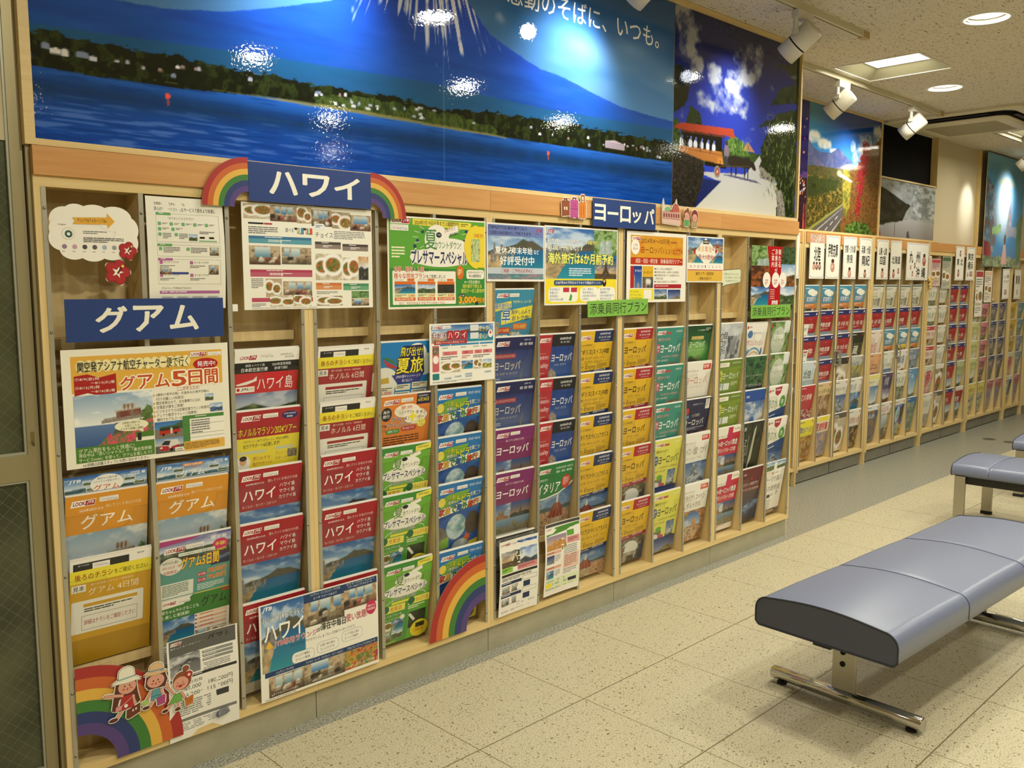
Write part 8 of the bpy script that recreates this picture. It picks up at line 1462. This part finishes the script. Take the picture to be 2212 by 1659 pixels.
b = MB(); slab(b, [(rsq(.346, .08), -.046), (rsq(.345, .08), -.052), (rsq(.32, .07), -.062), (rsq(.25, .02), -.064)]); b.build('face_panel', MAT['cream'], ac)
gm = mat('intake_grille', '#a79d7c', .6); tc = N(gm, 'ShaderNodeTexCoord'); wv = N(gm, 'ShaderNodeTexWave', Scale=30.0); LK(gm, tc, 'Object', wv, 'Vector'); r = ramp(gm, [(.3, '#7c7454'), (.7, '#b3a985')]); LK(gm, wv, 'Fac', r, 'Fac'); LK(gm, r, 'Color', PB(gm), 'Base Color')
b = MB(); b.add([(x, y, -.0635) for x, y in rsq(.25, .02)], [tuple(range(28))]); b.build('grille', gm, ac)
for k in range(4):
    b = MB().box(-.24, .24, .352, .385, -.034, -.03); o = b.build('louvre', MAT['black'], ac); o.rotation_euler = (0, 0, k * math.pi / 2)

# ------------------------------------------------------------------ benches
vm = mat('blue_grey_vinyl', '#707890', 0.34, spec=0.5); tc = N(vm, 'ShaderNodeTexCoord'); n = N(vm, 'ShaderNodeTexNoise', Scale=420.0, Detail=2.0); LK(vm, tc, 'Object', n, 'Vector'); bump(vm, n, 'Fac', .25, .0006)
vs = mat('dark_vinyl_end', '#484b59', 0.5); n2 = N(vs, 'ShaderNodeTexNoise', Scale=420.0); bump(vs, n2, 'Fac', .2, .0006)
pipm = mat('dark_piping', '#2c303c', .5); seamm = mat('seam_thread', '#4c526a', .6)
def profile(Wd, z0, z1, crown, q):
    """cross section of the pad: flat base, upright sides, rounded shoulders, crowned top"""
    w = Wd / 2; P = [(-w + .012, z0), (-w, z0 + .012)]
    for i in range(9): a = math.pi - i * math.pi / 16; P.append((-w + q + q * math.cos(a), z1 - q + q * math.sin(a)))
    for i in range(1, 12): t = i / 12; P.append((-w + q + (Wd - 2 * q) * t, z1 + crown * math.sin(math.pi * t)))
    for i in range(9): a = math.pi / 2 - i * math.pi / 16; P.append((w - q + q * math.cos(a), z1 - q + q * math.sin(a)))
    return P + [(w, z0 + .012), (w - .012, z0)]
def bench(label, loc, rz, L, Wd, z0, z1, crown, seams, legs, q=.05):
    t = thing('bench', label, 'bench', loc, rz, 'blue grey waiting benches'); P = profile(Wd, z0, z1, crown, q); n = len(P)
    xs = []
    edges = [0] + seams + [L]
    for s0, s1 in zip(edges, edges[1:]):
        for u in (0, .02, .06, .2, .4, .6, .8, .94, .98): xs.append((s0 + (s1 - s0) * u, u))
    xs.append((L, 0)); vs_ = []
    for x, u in xs:
        d = .0022 if u == 0 and 0 < x < L else (.0006 if u in (.02, .98) and 0 < x < L else 0); puff = .003 * math.sin(math.pi * u)
        for y, z in P: k = (z - z0) / (z1 - z0); vs_.append((x, y * (1 - d * 2) + 0, z - (d - puff) * max(0, k)))
    b = MB(); m = len(xs)
    b.add(vs_, [(i * n + j, i * n + (j + 1) % n, (i + 1) * n + (j + 1) % n, (i + 1) * n + j) for i in range(m - 1) for j in range(n)], 0, True)
    seat = b.build('seat_cushion', vm, t)
    for x, sgn in ((0, -1), (L, 1)):
        b = MB(); b.add([(x + sgn * .0005, y, z) for y, z in P], [tuple(range(n))]); b.build('end_panel', vs, seat)
        b = MB(); b.tube([(x + sgn * .001, y, z) for y, z in P + [P[0]]], .0028, 6); b.build('piping', pipm, seat)
    for s in seams:
        b = MB(); b.tube([(s, y * 1.0, z - .0018 * (z - z0) / (z1 - z0) + .0006) for y, z in P[1:-1]], .0011, 5); b.build('seam', seamm, seat)
    legs(t, L, Wd, z0); return t
def t_legs(t, L, Wd, z0):
    O = .055; MB().box(.1, L - .1, O - .03, O + .03, z0 - .055, z0).build('beam', MAT['black'], t)
    for x in (.255, L - .16):
        b = MB().box(x - .006, x + .006, O - .04, O + .04, .045, z0 - .001); lg = b.build('leg', MAT['brushed'], t, bevel=.0015)
        for z in (z0 - .115, z0 - .155): MB().lathe([(0, .001), (.006, .001), (.0062, .003), (.009, .003), (.0095, 0)], (x - .006, O + .004, z), 16, axis=(-1, 0, 0)).build('bolt', MAT['rubber'], lg)
        b = MB().lathe([(0, -.262), (.019, -.262), (.0225, -.258), (.0225, .258), (.019, .262), (0, .262)], (x, O, .033), 28, axis=(0, 1, 0)); ft = b.build('foot_tube', MAT['chrome'], t)
        for y in (O - .225, O + .225): MB().cyl((x, y, 0), (x, y, .006), .017, 18).cyl((x, y, .006), (x, y, .013), .007, 12).build('glide', MAT['rubber'], ft)
def four_legs(t, L, Wd, z0):
    b = MB().box(.05, L - .05, -Wd / 2 + .03, -Wd / 2 + .05, z0 - .045, z0).box(.05, L - .05, Wd / 2 - .05, Wd / 2 - .03, z0 - .045, z0).box(.05, .07, -Wd / 2 + .03, Wd / 2 - .03, z0 - .045, z0).box(L - .07, L - .05, -Wd / 2 + .03, Wd / 2 - .03, z0 - .045, z0); b.build('frame', MAT['black'], t)
    for x in (.018, L - .075):
        for y in (-Wd / 2 + .004, Wd / 2 - .024):
            lg = MB().box(x, x + .057, y, y + .02, .018, z0).build('leg', MAT['brushed'], t, bevel=.0015); MB().box(x - .002, x + .059, y - .002, y + .022, 0, .018).build('foot_cap', MAT['rubber'], lg)
bench('long blue grey vinyl bench in front, on chrome tube feet', (1.776, -1.172, 0), math.radians(-2.6), 1.51, .462, .298, .393, .016, [.5, 1.0], t_legs, .042)
bench('second blue grey bench, turned across, behind the front bench', (4.80, -.565, 0), math.radians(-90), 1.7, .50, .305, .372, .016, [.195, .95], four_legs, .045)
bench('farthest blue grey bench, only its corner in the frame', (5.90, -.560, 0), math.radians(-90), 1.7, .50, .305, .372, .016, [.195, .95], four_legs, .045)
def cover_plate(x, y, lb):
    t = MB().cyl((0, 0, 0), (0, 0, .0016), .055, 32).build('floor_cover', mat('floor_cover_steel', '#5c5a4e', .5, .3)); t.location = (x, y, 0); tag(t, lb, 'floor cover', 'round floor covers'); MB().lathe([(.042, .0017), (.046, .0022), (.05, .0017)], n=32).build('rim', MAT['brushed'], t)
cover_plate(7.886, .269, 'dark round floor cover in the grey floor near the alcove'); cover_plate(7.849, .086, 'dark round floor cover by the corner of the farthest bench')
bpy.data.scenes.remove(_ts)
bpy.context.view_layer.update()
